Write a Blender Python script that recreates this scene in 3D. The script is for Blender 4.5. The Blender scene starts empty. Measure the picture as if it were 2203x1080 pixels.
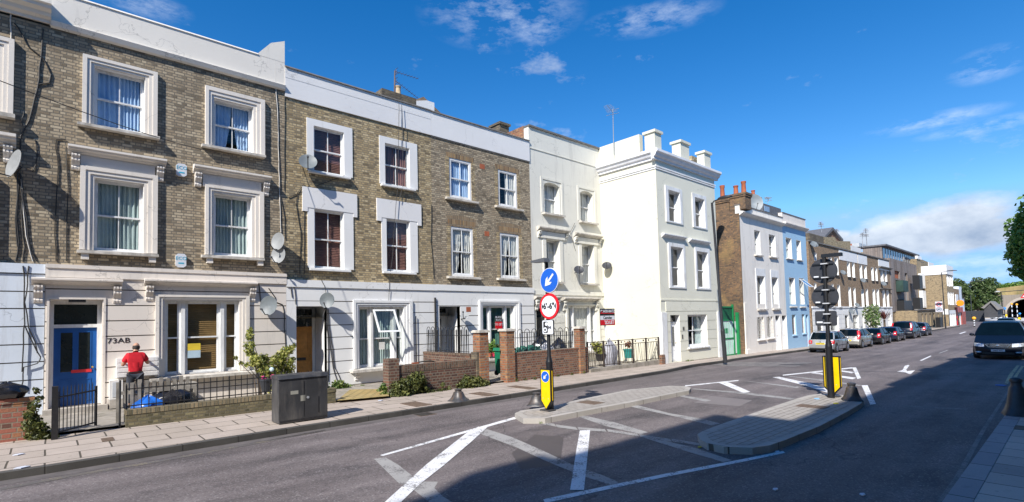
import bpy, bmesh, math, random
from mathutils import Vector, Matrix
random.seed(7)
S=bpy.context.scene; C=S.collection
PI=math.pi
# ------------------------------------------------------------------ camera model (real metres; x runs along the street, y across it)
FPX=1100.14; YAW=0.834905352; PITCH=0.0455477142; ROLL=-0.024549323; PY0=641.0; CAMH=2.25
_c,_s=math.cos(YAW),math.sin(YAW)
FW=Vector((_c*math.cos(PITCH),_s*math.cos(PITCH),math.sin(PITCH)))
_r=Vector((_s,-_c,0)); _u=_r.cross(FW)
RT=_r*math.cos(ROLL)+_u*math.sin(ROLL); UP=-_r*math.sin(ROLL)+_u*math.cos(ROLL)
def ray(px,py): return FW*FPX+RT*(px-1101)+UP*(PY0-py)
def gz(x): return -0.009*max(-40.0,min(45.0,x))
def W(px,py,Y):                     # point of a plane parallel to the terrace, Y metres across the street
    d=ray(px,py); t=Y/d.y; return (d.x*t, CAMH+d.z*t)
def WX(px,py,X):                    # point of a plane across the street
    d=ray(px,py); t=X/d.x; return (d.y*t, CAMH+d.z*t)
def G(px,py,off=0.0):               # point of the street surface
    d=ray(px,py); z=off
    for i in range(30):
        t=(z-CAMH)/d.z; z=gz(d.x*t)+off
    return (d.x*t,d.y*t)
def RC(x0,y0,x1,y1,Y):
    a=W(x0,y0,Y); b=W(x1,y1,Y); return (a[0],b[1],b[0],a[1])   # X0,Z0,X1,Z1
cam=bpy.data.cameras.new('camera'); co=bpy.data.objects.new('camera',cam); C.objects.link(co)
m=Matrix((RT,UP,-FW)).transposed().to_4x4(); m.translation=Vector((0,0,CAMH)); co.matrix_world=m
cam.sensor_width=36; cam.lens=FPX/2203*36; cam.shift_y=(PY0-540)/2203; cam.clip_end=4000; cam.clip_start=.1
S.camera=co
# ------------------------------------------------------------------ mesh builder
def rootloc(p):
    while p and p.parent: p=p.parent
    return p.location.copy() if p else Vector((0,0,0))
class B:
    def __init__(s): s.v=[]; s.f=[]
    def add(s,vs,fs):
        n=len(s.v); s.v+= [tuple(v) for v in vs]; s.f+= [tuple(i+n for i in f) for f in fs]; return s
    def box(s,x0,x1,y0,y1,z0,z1):
        if x0>x1:x0,x1=x1,x0
        if y0>y1:y0,y1=y1,y0
        if z0>z1:z0,z1=z1,z0
        return s.add([(x0,y0,z0),(x1,y0,z0),(x1,y1,z0),(x0,y1,z0),(x0,y0,z1),(x1,y0,z1),(x1,y1,z1),(x0,y1,z1)],
            [(0,3,2,1),(4,5,6,7),(0,1,5,4),(1,2,6,5),(2,3,7,6),(3,0,4,7)])
    def prism(s,pts,ax,a0,a1):      # pts 2-D polygon; ax 'x': pts are (y,z); 'y': (x,z); 'z': (x,y)
        n=len(pts)
        def P(p,a): return {'x':(a,p[0],p[1]),'y':(p[0],a,p[1]),'z':(p[0],p[1],a)}[ax]
        ar=sum(pts[i][0]*pts[(i+1)%n][1]-pts[(i+1)%n][0]*pts[i][1] for i in range(n))
        if (ar<0)!=(ax=='y'): pts=pts[::-1]
        if a0>a1:a0,a1=a1,a0
        s.add([P(p,a0) for p in pts]+[P(p,a1) for p in pts],
            [tuple(range(n-1,-1,-1)),tuple(range(n,2*n))]+[(i,(i+1)%n,n+(i+1)%n,n+i) for i in range(n)])
        return s
    def tube(s,ps,r,n=8,cap=True):
        ps=[Vector(p) for p in ps]; rs=r if isinstance(r,(list,tuple)) else [r]*len(ps)
        base=len(s.v); prev=None
        for i,p in enumerate(ps):
            t=(ps[min(i+1,len(ps)-1)]-ps[max(i-1,0)]).normalized()
            if prev is None:
                a=Vector((0,0,1)) if abs(t.z)<.9 else Vector((1,0,0)); u=t.cross(a).normalized()
            else: u=(prev-t*prev.dot(t)).normalized()
            prev=u; w=t.cross(u)
            for k in range(n):
                q=2*PI*k/n; s.v.append(tuple(p+(u*math.cos(q)+w*math.sin(q))*rs[i]))
        for i in range(len(ps)-1):
            for k in range(n):
                a=base+i*n+k;b=base+i*n+(k+1)%n; s.f.append((a,b,b+n,a+n))
        if cap:
            s.f.append(tuple(base+k for k in range(n))[::-1]); s.f.append(tuple(base+(len(ps)-1)*n+k for k in range(n)))
        return s
    def lathe(s,prof,c,n=16,axis='z'):
        b=len(s.v)
        for r,h in prof:
            for k in range(n):
                q=2*PI*k/n; x,y=r*math.cos(q),r*math.sin(q)
                s.v.append((c[0]+x,c[1]+y,c[2]+h) if axis=='z' else ((c[0]+x,c[1]+h,c[2]+y) if axis=='y' else (c[0]+h,c[1]+x,c[2]+y)))
        for i in range(len(prof)-1):
            for k in range(n):
                a=b+i*n+k; d=b+i*n+(k+1)%n; s.f.append((a,d,d+n,a+n) if axis!='y' else (a,a+n,d+n,d))
        s.f.append(tuple(b+k for k in range(n))); s.f.append(tuple(b+(len(prof)-1)*n+k for k in range(n)))
        return s
    def sphere(s,c,r,n=12,m=8,jit=0,rnd=None):
        prof=[]; b=len(s.v)
        rx,ry,rz=r if isinstance(r,(list,tuple)) else (r,r,r)
        for i in range(m+1):
            th=PI*i/m
            for k in range(n):
                q=2*PI*k/n; j=1+((rnd or random).uniform(-jit,jit) if 0<i<m else 0)
                s.v.append((c[0]+rx*j*math.sin(th)*math.cos(q),c[1]+ry*j*math.sin(th)*math.sin(q),c[2]-rz*j*math.cos(th)))
        for i in range(m):
            for k in range(n):
                a=b+i*n+k;d=b+i*n+(k+1)%n; s.f.append((a,d,d+n,a+n))
        return s
    def quad(s,a,b,c,d): return s.add([a,b,c,d],[(0,1,2,3)])
    def xform(s,fn,start=0):
        for i in range(start,len(s.v)): s.v[i]=tuple(fn(Vector(s.v[i])))
        return s
    def build(s,name,mat,parent=None,local=False,smooth=None,clean=False):
        me=bpy.data.meshes.new(name)
        if parent is None and not local:
            xs=[v[0] for v in s.v]; ys=[v[1] for v in s.v]; zs=[v[2] for v in s.v]
            off=Vector(((min(xs)+max(xs))/2,(min(ys)+max(ys))/2,min(zs)))
        elif local: off=Vector((0,0,0))
        else: off=rootloc(parent)
        me.from_pydata([tuple(Vector(v)-off) for v in s.v],[],s.f)
        if clean:
            bm=bmesh.new(); bm.from_mesh(me); bmesh.ops.remove_doubles(bm,verts=bm.verts,dist=1e-5)
            bmesh.ops.recalc_face_normals(bm,faces=bm.faces); bm.to_mesh(me); bm.free()
        if smooth is not None:
            for p in me.polygons: p.use_smooth=True
            me.set_sharp_from_angle(angle=math.radians(smooth))
        me.update()
        o=bpy.data.objects.new(name,me); C.objects.link(o); me.materials.append(mat)
        if parent is None: o.location=off
        else: o.parent=parent
        return o
def tag(o,label=None,cat=None,group=None,kind=None):
    if label:o['label']=label
    if cat:o['category']=cat
    if group:o['group']=group
    if kind:o['kind']=kind
    return o
def empty(name,loc,label,cat,group=None,rz=0):
    o=bpy.data.objects.new(name,None); C.objects.link(o); o.location=loc; o.rotation_euler.z=rz; o.empty_display_size=.3
    return tag(o,label,cat,group)
def struct(o): o['kind']='structure'; return o
def copy_tree(o,parent=None):
    c=o.copy(); C.objects.link(c); c.parent=parent
    for ch in list(o.children): copy_tree(ch,c)
    return c
# ------------------------------------------------------------------ materials
def nt(name):
    m=bpy.data.materials.new(name); m.use_nodes=True; n=m.node_tree; n.nodes.clear()
    out=n.nodes.new('ShaderNodeOutputMaterial'); p=n.nodes.new('ShaderNodeBsdfPrincipled'); n.links.new(p.outputs[0],out.inputs[0])
    return m,n,p
def N(n,t,**k):
    x=n.nodes.new(t)
    for a,b in k.items():
        if a in x.inputs: x.inputs[a].default_value=b
        else: setattr(x,a,b)
    return x
def noise(n,vec,scale,detail=4,rough=.6):
    x=N(n,'ShaderNodeTexNoise',Scale=scale,Detail=detail,Roughness=rough); n.links.new(vec,x.inputs['Vector']); return x.outputs['Fac']
def ramp(n,fac,stops):
    r=n.nodes.new('ShaderNodeValToRGB'); n.links.new(fac,r.inputs[0]); e=r.color_ramp.elements
    while len(e)<len(stops): e.new(.5)
    for i,(p,c) in enumerate(stops):
        e[i].position=p; e[i].color=(c if len(c)==4 else (*c,1)) if hasattr(c,'__len__') else (c,c,c,1)
    return r.outputs[0]
def mix(n,fac,a,b,mode='MIX'):
    x=n.nodes.new('ShaderNodeMix'); x.data_type='RGBA'; x.blend_type=mode
    for i,v in ((0,fac),(6,a),(7,b)):
        if isinstance(v,bpy.types.NodeSocket): n.links.new(v,x.inputs[i])
        elif i==0: x.inputs[0].default_value=v
        else: x.inputs[i].default_value=(*v,1) if len(v)==3 else v
    return x.outputs[2]
def mapping(n,vec,scale=(1,1,1),loc=(0,0,0)):
    x=n.nodes.new('ShaderNodeMapping'); x.inputs['Scale'].default_value=scale; x.inputs['Location'].default_value=loc; n.links.new(vec,x.inputs[0]); return x.outputs[0]
def pos(n): return n.nodes.new('ShaderNodeNewGeometry').outputs['Position']
def bump(n,p,h,strength=.3,dist=.01):
    b=N(n,'ShaderNodeBump',Strength=strength,Distance=dist); n.links.new(h,b.inputs['Height']); n.links.new(b.outputs[0],p.inputs['Normal']); return b
def obj_coord(n): return n.nodes.new('ShaderNodeTexCoord').outputs['Object']
MC={}
def plain(name,col,rough=.7,var=.12,sc=2.5,bmp=.15,bs=60,metal=0,spec=.5,grime=None,gsc=1.2,local=False,coat=0):
    if name in MC: return MC[name]
    m,n,p=nt(name); v=obj_coord(n) if local else pos(n)
    f=noise(n,v,sc,5)
    c0=tuple(max(0,x*(1-var)) for x in col); c1=tuple(min(1,x*(1+var)) for x in col)
    c=ramp(n,f,[(.3,c0),(.7,c1)])
    if grime:
        g=noise(n,mapping(n,v,(2.2,2.2,.5)),gsc,6,.65)
        g2=ramp(n,g,[(.5,0.),(.78,1.)])
        c=mix(n,g2,c,grime)
    n.links.new(c,p.inputs['Base Color']); p.inputs['Roughness'].default_value=rough; p.inputs['Metallic'].default_value=metal
    p.inputs['Specular IOR Level'].default_value=spec; p.inputs['Coat Weight'].default_value=coat; p.inputs['Coat Roughness'].default_value=.05
    if bmp: bump(n,p,noise(n,v,bs,3),bmp,.004)
    MC[name]=m; return m
def brickmat(name,c1,c2,c3,mortar,bw=.225,rh=.075,patch=None,psc=.7,dark=(.05,.042,.035),darkamt=(.56,.8),ms=.012,soldier=False,bond=True):
    if name in MC: return MC[name]
    m,n,p=nt(name); v=pos(n)
    sx=n.nodes.new('ShaderNodeSeparateXYZ'); n.links.new(v,sx.inputs[0])
    ad=N(n,'ShaderNodeMath',operation='ADD'); n.links.new(sx.outputs[0],ad.inputs[0]); n.links.new(sx.outputs[1],ad.inputs[1])
    # slight wobble of the courses
    wn=noise(n,v,1.3,2); wm=N(n,'ShaderNodeMath',operation='MULTIPLY_ADD'); n.links.new(wn,wm.inputs[0]); wm.inputs[1].default_value=.03; n.links.new(sx.outputs[2],wm.inputs[2])
    cb=n.nodes.new('ShaderNodeCombineXYZ'); n.links.new(ad.outputs[0],cb.inputs[1 if soldier else 0]); n.links.new(wm.outputs[0],cb.inputs[0 if soldier else 1])
    def bt(a,b,mt,off=0):
        t=N(n,'ShaderNodeTexBrick'); t.inputs['Scale'].default_value=1; t.inputs['Brick Width'].default_value=bw; t.inputs['Row Height'].default_value=rh
        t.squash=.5 if bond else 1; t.squash_frequency=2; t.inputs['Mortar Size'].default_value=ms; t.inputs['Mortar Smooth'].default_value=.3; t.inputs['Bias'].default_value=off
        t.inputs['Color1'].default_value=(*a,1); t.inputs['Color2'].default_value=(*b,1); t.inputs['Mortar'].default_value=(*mt,1)
        n.links.new(cb.outputs[0],t.inputs['Vector']); return t
    t=bt(c1,c2,mortar)
    # per-brick randomness: cells snapped to the brick size
    sc_=n.nodes.new('ShaderNodeSeparateXYZ'); n.links.new(cb.outputs[0],sc_.inputs[0])
    def MM(op,a,b=None,c=None):
        x=N(n,'ShaderNodeMath',operation=op)
        for i,q in enumerate((a,b,c)):
            if q is None: continue
            if isinstance(q,(int,float)): x.inputs[i].default_value=q
            else: n.links.new(q,x.inputs[i])
        return x.outputs[0]
    row=MM('FLOOR',MM('DIVIDE',sc_.outputs[1],rh)); odd=MM('FLOORED_MODULO',row,2.0); wdt=MM('MULTIPLY_ADD',odd,bw*.5,bw*.5) if bond else MM('ADD',0.0,bw)
    shf=MM('MULTIPLY',MM('SUBTRACT',1.0,odd),.5); col_=MM('FLOOR',MM('ADD',MM('DIVIDE',sc_.outputs[0],wdt),shf))
    cc=n.nodes.new('ShaderNodeCombineXYZ'); n.links.new(col_,cc.inputs[0]); n.links.new(row,cc.inputs[1])
    wn2=n.nodes.new('ShaderNodeTexWhiteNoise'); wn2.noise_dimensions='2D'; n.links.new(cc.outputs[0],wn2.inputs['Vector'])
    sep=n.nodes.new('ShaderNodeSeparateColor'); n.links.new(wn2.outputs['Color'],sep.inputs[0])
    k=ramp(n,sep.outputs[0],[(.5,0.),(.95,1.)])
    c=mix(n,k,t.outputs[0],c3)
    k2=ramp(n,sep.outputs[1],[(.55,0.),(.97,.68)])
    c=mix(n,k2,c,dark)
    c=mix(n,t.outputs['Fac'],c,mortar)
    dk=ramp(n,noise(n,mapping(n,v,(1,1,1.5)),psc,7,.7),[(darkamt[0],0.),(darkamt[1],1.)])
    c=mix(n,dk,c,mix(n,.62,c,dark))
    if patch:
        pk=ramp(n,noise(n,v,psc*1.7,5,.6),[(.52,0.),(.64,.8)]); c=mix(n,pk,c,mix(n,.5,c,patch))
    fine=noise(n,v,35,3); c=mix(n,.35,c,ramp(n,fine,[(.2,.35),(.8,1.)]),'MULTIPLY')
    n.links.new(c,p.inputs['Base Color']); p.inputs['Roughness'].default_value=.9
    inv=N(n,'ShaderNodeMath',operation='SUBTRACT'); inv.inputs[0].default_value=1; n.links.new(t.outputs['Fac'],inv.inputs[1])
    h=N(n,'ShaderNodeMath',operation='MULTIPLY_ADD'); n.links.new(fine,h.inputs[0]); h.inputs[1].default_value=.7; n.links.new(inv.outputs[0],h.inputs[2])
    bump(n,p,h.outputs[0],.8,.012)
    MC[name]=m; return m
def paint(name,col,stain=(.35,.33,.3),amt=(.53,.76),rough=.6,sc=.9):
    """masonry paint on stucco with rain streaks and worn patches"""
    if name in MC: return MC[name]
    m,n,p=nt(name); v=pos(n)
    base=ramp(n,noise(n,v,.6,5,.6),[(.3,tuple(x*.93 for x in col)),(.7,col)])
    st=ramp(n,noise(n,mapping(n,v,(3.0,3.0,.35)),sc,7,.7),[(amt[0],0.),(amt[1],.5)])
    c=mix(n,st,base,stain)
    wv=N(n,'ShaderNodeTexVoronoi',feature='DISTANCE_TO_EDGE'); wv.inputs['Scale'].default_value=.55
    va=n.nodes.new('ShaderNodeVectorMath'); va.operation='ADD'; nz=N(n,'ShaderNodeTexNoise',Scale=2.0,Detail=5); n.links.new(v,nz.inputs['Vector']); n.links.new(v,va.inputs[0]); n.links.new(nz.outputs['Color'],va.inputs[1]); n.links.new(va.outputs[0],wv.inputs['Vector'])
    c=mix(n,mix(n,ramp(n,noise(n,v,.5,3),[(.45,0.),(.55,1.)]),(0,0,0),ramp(n,wv.outputs['Distance'],[(.0,.55),(.006,0.)])),c,tuple(x*.35 for x in col))
    ck=ramp(n,noise(n,v,9,6,.75),[(.66,0.),(.74,.5)]); c=mix(n,ck,c,tuple(x*.6 for x in col))
    n.links.new(c,p.inputs['Base Color']); p.inputs['Roughness'].default_value=rough
    hh=noise(n,v,14,5,.7); bump(n,p,hh,.25,.012)
    MC[name]=m; return m
def glassmat():
    m=bpy.data.materials.new('window_glass'); m.use_nodes=True; n=m.node_tree; n.nodes.clear()
    out=n.nodes.new('ShaderNodeOutputMaterial'); mx=n.nodes.new('ShaderNodeMixShader'); t=n.nodes.new('ShaderNodeBsdfTransparent'); g=n.nodes.new('ShaderNodeBsdfGlossy')
    t.inputs[0].default_value=(.90,.925,.92,1); g.inputs['Roughness'].default_value=.015; g.inputs[0].default_value=(.95,.97,1,1)
    fr=N(n,'ShaderNodeFresnel',IOR=1.75); gg=n.nodes.new('ShaderNodeNewGeometry'); ml=N(n,'ShaderNodeMath',operation='MULTIPLY_ADD'); n.links.new(gg.outputs['Backfacing'],ml.inputs[0]); ml.inputs[1].default_value=1/1.52-1.52; ml.inputs[2].default_value=1.52; n.links.new(ml.outputs[0],fr.inputs['IOR']); n.links.new(fr.outputs[0],mx.inputs[0]); n.links.new(t.outputs[0],mx.inputs[1]); n.links.new(g.outputs[0],mx.inputs[2])
    b=N(n,'ShaderNodeBump',Strength=.12,Distance=.02); n.links.new(noise(n,pos(n),1.6,2),b.inputs['Height']); n.links.new(b.outputs[0],g.inputs['Normal'])
    n.links.new(mx.outputs[0],out.inputs[0]); return m
GLASS=glassmat()
BR_GREY=brickmat('stock_brick_weathered',(.49,.39,.265),(.36,.28,.185),(.58,.48,.335),(.20,.175,.135),bw=.25,rh=.082,dark=(.095,.075,.052),darkamt=(.54,.84))
BR_YEL=brickmat('stock_brick_yellow',(.56,.43,.235),(.40,.295,.155),(.66,.53,.32),(.25,.21,.15),bw=.25,rh=.082,dark=(.08,.065,.045),darkamt=(.56,.86))
BR_DARK=brickmat('stock_brick_dark',(.20,.155,.10),(.13,.10,.07),(.27,.21,.13),(.16,.14,.11),darkamt=(.42,.7))
BR_RED=brickmat('red_brick',(.27,.105,.06),(.15,.06,.04),(.34,.16,.085),(.24,.195,.15),bw=.27,rh=.09,ms=.016,dark=(.07,.045,.035),darkamt=(.55,.85))
BR_PINK=brickmat('pink_red_brick',(.42,.15,.10),(.34,.12,.09),(.42,.20,.10),(.30,.24,.18),bw=.3,rh=.1,darkamt=(.62,.85))
BR_BROWN=brickmat('brown_brick',(.16,.07,.048),(.085,.042,.034),(.21,.10,.062),(.21,.17,.13),bw=.27,rh=.09,ms=.016,dark=(.06,.04,.035),darkamt=(.5,.8))
BR_ORANGE=brickmat('orange_brick',(.42,.15,.06),(.26,.085,.042),(.48,.24,.10),(.25,.20,.15),bw=.27,rh=.09,ms=.016,dark=(.12,.07,.05),darkamt=(.6,.85))
BR_COPE=brickmat('brick_on_edge',(.19,.10,.065),(.12,.065,.045),(.24,.14,.09),(.17,.15,.115),bw=.3,rh=.085,soldier=True)
BR_MOSS=brickmat('mossy_brick',(.24,.20,.11),(.16,.13,.075),(.28,.24,.13),(.17,.15,.10),dark=(.05,.05,.025),darkamt=(.42,.7))
BR_FAR=brickmat('far_brick',(.40,.235,.12),(.29,.165,.085),(.46,.29,.16),(.28,.23,.17),darkamt=(.55,.85))
BR_FARY=brickmat('far_yellow_brick',(.40,.30,.17),(.33,.24,.14),(.44,.34,.20),(.32,.26,.18),darkamt=(.6,.9))
BR_SIDE=brickmat('flank_brick',(.27,.15,.075),(.16,.10,.06),(.36,.20,.09),(.17,.14,.11),patch=(.45,.30,.12),psc=.45,darkamt=(.45,.7))
CREAM=paint('cream_stucco',(.78,.71,.635)); WHITE=paint('white_stucco',(.82,.815,.80),amt=(.57,.85)); PARAP=paint('parapet_cream',(.82,.77,.69),amt=(.58,.85))
PARW=paint('parapet_white',(.80,.79,.78),amt=(.6,.85)); WHITEB=paint('blue_white_stucco',(.70,.76,.84)); OFFW=paint('offwhite_stucco',(.76,.74,.66))
SAGE=paint('sage_stucco',(.79,.77,.64),amt=(.7,.95)); IVORY=paint('ivory_stucco',(.74,.71,.58),amt=(.72,.95)); SKYB=paint('sky_blue_stucco',(.36,.56,.74),amt=(.66,.9))
ROUGHW=paint('rough_white_stucco',(.85,.80,.725)); TRIMW=paint('trim_white',(.80,.78,.75),stain=(.4,.37,.33),amt=(.6,.85)); MOULD=paint('cream_moulding',(.80,.74,.665),stain=(.25,.23,.2),amt=(.55,.8))
FRAME=plain('white_window_paint',(.80,.80,.79),.45,.05,3,.05,grime=(.5,.48,.44),gsc=2.5); SILL=plain('stone_sill',(.58,.54,.48),.85,.25,6,.3,40,grime=(.18,.17,.15))
WOODB=plain('blue_door_paint',(.015,.10,.34),.4,.12,3); WOODO=plain('orange_oak_door',(.50,.22,.045),.45,.2,8); WOODW=plain('white_door_paint',(.78,.79,.80),.4,.05)
WOODR=plain('red_door_paint',(.35,.03,.02),.5,.1); DARKIN=plain('dark_room',(.05,.045,.04),.95,.3,1); STEP=plain('worn_stone',(.42,.38,.33),.85,.2,5,.3,30)
CUR_B=plain('blue_white_curtain',(.47,.63,.86),.9,.08,4); CUR_G=plain('sage_grey_curtain',(.44,.53,.52),.9,.08,4); CUR_R=plain('rust_red_blind',(.27,.125,.10),.8,.3,1.2); CUR_W=plain('white_curtain',(.72,.70,.66),.9,.08,4)
CUR_T=plain('timber_blind',(.27,.16,.055),.7,.35,1.5); CUR_GN=plain('green_blind',(.10,.24,.20),.8,.15)
IRON=plain('black_iron',(.018,.018,.02),.45,.3,20,.2); GREYM=plain('galvanised_grey',(.30,.31,.33),.5,.15); DISH=plain('dish_grey',(.15,.17,.18),.5,.18,4); DISHW=plain('dish_pale',(.27,.28,.285),.5,.12,4)
CABLE=plain('black_cable',(.03,.028,.026),.6,.2,bmp=0); CABLEW=plain('white_cable',(.6,.57,.52),.6,.2,bmp=0); SLATE=plain('roof_slate',(.12,.12,.13),.8,.3,4); LEAD=plain('lead_grey',(.16,.15,.14),.7,.3,3)
TERRA=plain('terracotta',(.38,.11,.05),.8,.2,6); POTB=plain('buff_clay',(.50,.38,.24),.85,.25,6); PLASTIC_G=plain('green_plastic',(.01,.16,.08),.4,.1); RUBBER=plain('rubber',(.02,.02,.02),.8,.2)
GREEN=plain('gate_green',(.01,.22,.07),.45,.12); YELLOW=plain('traffic_yellow',(.85,.55,.0),.4,.07,6,.04); BLUE=plain('sign_blue',(.01,.11,.55),.35,.04,bmp=0); RED=plain('sign_red',(.65,.01,.02),.35,.04,bmp=0)
SWHITE=plain('sign_white',(.72,.74,.78),.35,.04,bmp=0); SBLACK=plain('sign_black',(.012,.012,.014),.4,.1,bmp=0); SGREY=plain('sign_back_grey',(.035,.037,.045),.5,.2,5)
# leaves: several greens
def leafmat(name,a,b,c):
    if name in MC: return MC[name]
    m,n,p=nt(name); v=pos(n); r=n.nodes.new('ShaderNodeNewGeometry').outputs['Random Per Island']
    col=ramp(n,r,[(.0,a),(.5,b),(1.,c)]); col=mix(n,.5,col,ramp(n,noise(n,v,1.2,3),[(.35,.55),(.65,1.)]),'MULTIPLY')
    n.links.new(col,p.inputs['Base Color']); p.inputs['Roughness'].default_value=.5
    tr=n.nodes.new('ShaderNodeBsdfTranslucent'); n.links.new(col,tr.inputs[0]); ms=n.nodes.new('ShaderNodeMixShader'); ms.inputs[0].default_value=.35
    n.links.new(p.outputs[0],ms.inputs[1]); n.links.new(tr.outputs[0],ms.inputs[2]); n.links.new(ms.outputs[0],[x for x in n.nodes if x.type=='OUTPUT_MATERIAL'][0].inputs[0])
    MC[name]=m; return m
LEAF=leafmat('tree_leaves',(.08,.17,.03),(.16,.31,.05),(.34,.48,.12)); LEAFD=leafmat('dark_leaves',(.05,.09,.025),(.10,.16,.045),(.20,.26,.09))
LEAFY=leafmat('variegated_leaves',(.12,.16,.03),(.36,.38,.08),(.62,.58,.20)); IVY=leafmat('ivy_leaves',(.04,.06,.02),(.11,.13,.035),(.24,.25,.07)); GRASSM=leafmat('weed_leaves',(.05,.11,.02),(.12,.2,.04),(.28,.32,.08))
BARK=plain('bark',(.12,.09,.065),.95,.3,8,.5,30)
# ground materials
def asphalt():
    m,n,p=nt('asphalt'); v=pos(n)
    c=ramp(n,noise(n,v,.35,6,.6),[(.25,(.128,.107,.104)),(.5,(.178,.150,.146)),(.75,(.215,.184,.178))])
    dk=ramp(n,noise(n,mapping(n,v,(.5,1.3,1),(3,1,0)),.55,7,.72),[(.5,0.),(.68,.85)]); c=mix(n,dk,c,(.06,.053,.055))
    vor=N(n,'ShaderNodeTexVoronoi'); vor.inputs['Scale'].default_value=52; n.links.new(v,vor.inputs['Vector'])
    sp=n.nodes.new('ShaderNodeSeparateColor'); n.links.new(vor.outputs['Color'],sp.inputs[0])
    c=mix(n,ramp(n,sp.outputs[0],[(.82,0.),(.98,.6)]),c,(.36,.33,.32)); c=mix(n,ramp(n,sp.outputs[1],[(.6,0.),(.95,.45)]),c,(.035,.03,.035))
    tr=ramp(n,noise(n,mapping(n,v,(.05,1.5,1),(0,.4,0)),1.0,4,.5),[(.40,.78),(.60,1.08)]); c=mix(n,1.0,c,tr,'MULTIPLY')
    oil=ramp(n,noise(n,mapping(n,v,(.7,1.6,1),(9,4,0)),1.3,4,.6),[(.66,0.),(.74,.5)]); c=mix(n,oil,c,(.045,.04,.042))
    wv=N(n,'ShaderNodeTexVoronoi',feature='DISTANCE_TO_EDGE'); wv.inputs['Scale'].default_value=.16
    dist=n.nodes.new('ShaderNodeVectorMath'); dist.operation='ADD'; nz=N(n,'ShaderNodeTexNoise',Scale=1.4,Detail=6); n.links.new(v,nz.inputs['Vector']); n.links.new(v,dist.inputs[0]); n.links.new(nz.outputs['Color'],dist.inputs[1])
    n.links.new(dist.outputs[0],wv.inputs['Vector']); cr=ramp(n,wv.outputs['Distance'],[(.0,.6),(.0035,0.)]); c=mix(n,cr,c,(.03,.03,.03))
    n.links.new(c,p.inputs['Base Color']); p.inputs['Roughness'].default_value=.78; p.inputs['Specular IOR Level'].default_value=.35
    bump(n,p,noise(n,v,120,2),.6,.006); return m
def slabs(name,cols,joint,bw,rh,ms=.012,off=.5,rot=0,shift=0):
    m,n,p=nt(name); v=pos(n); vec=v
    if shift: vec=mapping(n,v,(1,1,1),(0,shift,0))
    if rot:
        mp=n.nodes.new('ShaderNodeMapping'); mp.inputs['Rotation'].default_value=(0,0,rot); n.links.new(v,mp.inputs[0]); vec=mp.outputs[0]
    wob=n.nodes.new('ShaderNodeVectorMath'); wob.operation='MULTIPLY_ADD'; nz=N(n,'ShaderNodeTexNoise',Scale=.8,Detail=2); n.links.new(v,nz.inputs['Vector']); n.links.new(nz.outputs['Color'],wob.inputs[0]); wob.inputs[1].default_value=(.05,.05,0); n.links.new(vec,wob.inputs[2])
    t=N(n,'ShaderNodeTexBrick'); t.offset=off; t.inputs['Scale'].default_value=1; t.inputs['Brick Width'].default_value=bw; t.inputs['Row Height'].default_value=rh; t.inputs['Mortar Size'].default_value=ms
    t.inputs['Mortar Smooth'].default_value=.4; t.inputs['Color1'].default_value=(*cols[0],1); t.inputs['Color2'].default_value=(*cols[1],1); t.inputs['Mortar'].default_value=(*joint,1); n.links.new(wob.outputs[0],t.inputs['Vector'])
    c=mix(n,ramp(n,noise(n,v,1.1,6,.65),[(.45,0.),(.75,.7)]),t.outputs[0],cols[2])
    c=mix(n,ramp(n,noise(n,v,3.3,6,.7),[(.58,0.),(.75,.6)]),c,tuple(x*.45 for x in cols[0]))
    gv=N(n,'ShaderNodeTexVoronoi'); gv.inputs['Scale'].default_value=4.2; n.links.new(v,gv.inputs['Vector']); c=mix(n,ramp(n,gv.outputs['Distance'],[(.07,.55),(.10,0.)]),c,tuple(x*.35 for x in cols[0]))
    c=mix(n,t.outputs['Fac'],c,joint); c=mix(n,.35,c,ramp(n,noise(n,v,60,2),[(.2,.5),(.8,1.)]),'MULTIPLY')
    n.links.new(c,p.inputs['Base Color']); p.inputs['Roughness'].default_value=.85
    inv=N(n,'ShaderNodeMath',operation='SUBTRACT'); inv.inputs[0].default_value=1; n.links.new(t.outputs['Fac'],inv.inputs[1]); bump(n,p,inv.outputs[0],.6,.01)
    return m
ASPH=asphalt()
FLAG=slabs('paving_flags',((.50,.42,.36),(.43,.36,.30),(.37,.31,.26)),(.09,.075,.055),.92,.64,.016)
FLAGR=slabs('concrete_flags',((.68,.59,.52),(.38,.325,.30),(.50,.43,.39)),(.13,.11,.09),.62,10.,.014,shift=5)
SETTS=slabs('block_paving',((.44,.40,.36),(.38,.345,.31),(.40,.36,.32)),(.20,.18,.155),.30,.15,.012)
KERB=slabs('granite_kerb',((.085,.078,.07),(.035,.033,.031),(.12,.112,.10)),(.04,.035,.03),.95,10.,.012)
KERBL=slabs('pale_kerb',((.50,.46,.42),(.42,.39,.35),(.36,.33,.29)),(.12,.10,.08),.9,10.,.01)
KERBB=slabs('blue_granite_kerb',((.40,.39,.40),(.30,.29,.31),(.34,.33,.34)),(.06,.055,.05),.95,10.,.014,shift=5)
DIRT=plain('soil',(.15,.12,.085),.95,.35,3,.5,20); YPAV=slabs('ochre_paving',((.50,.36,.14),(.42,.28,.10),(.45,.36,.20)),(.16,.15,.06),.3,.2,.02)
GDCONC=plain('garden_concrete',(.32,.285,.24),.9,.25,2,.3,20,grime=(.12,.11,.07))
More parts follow.
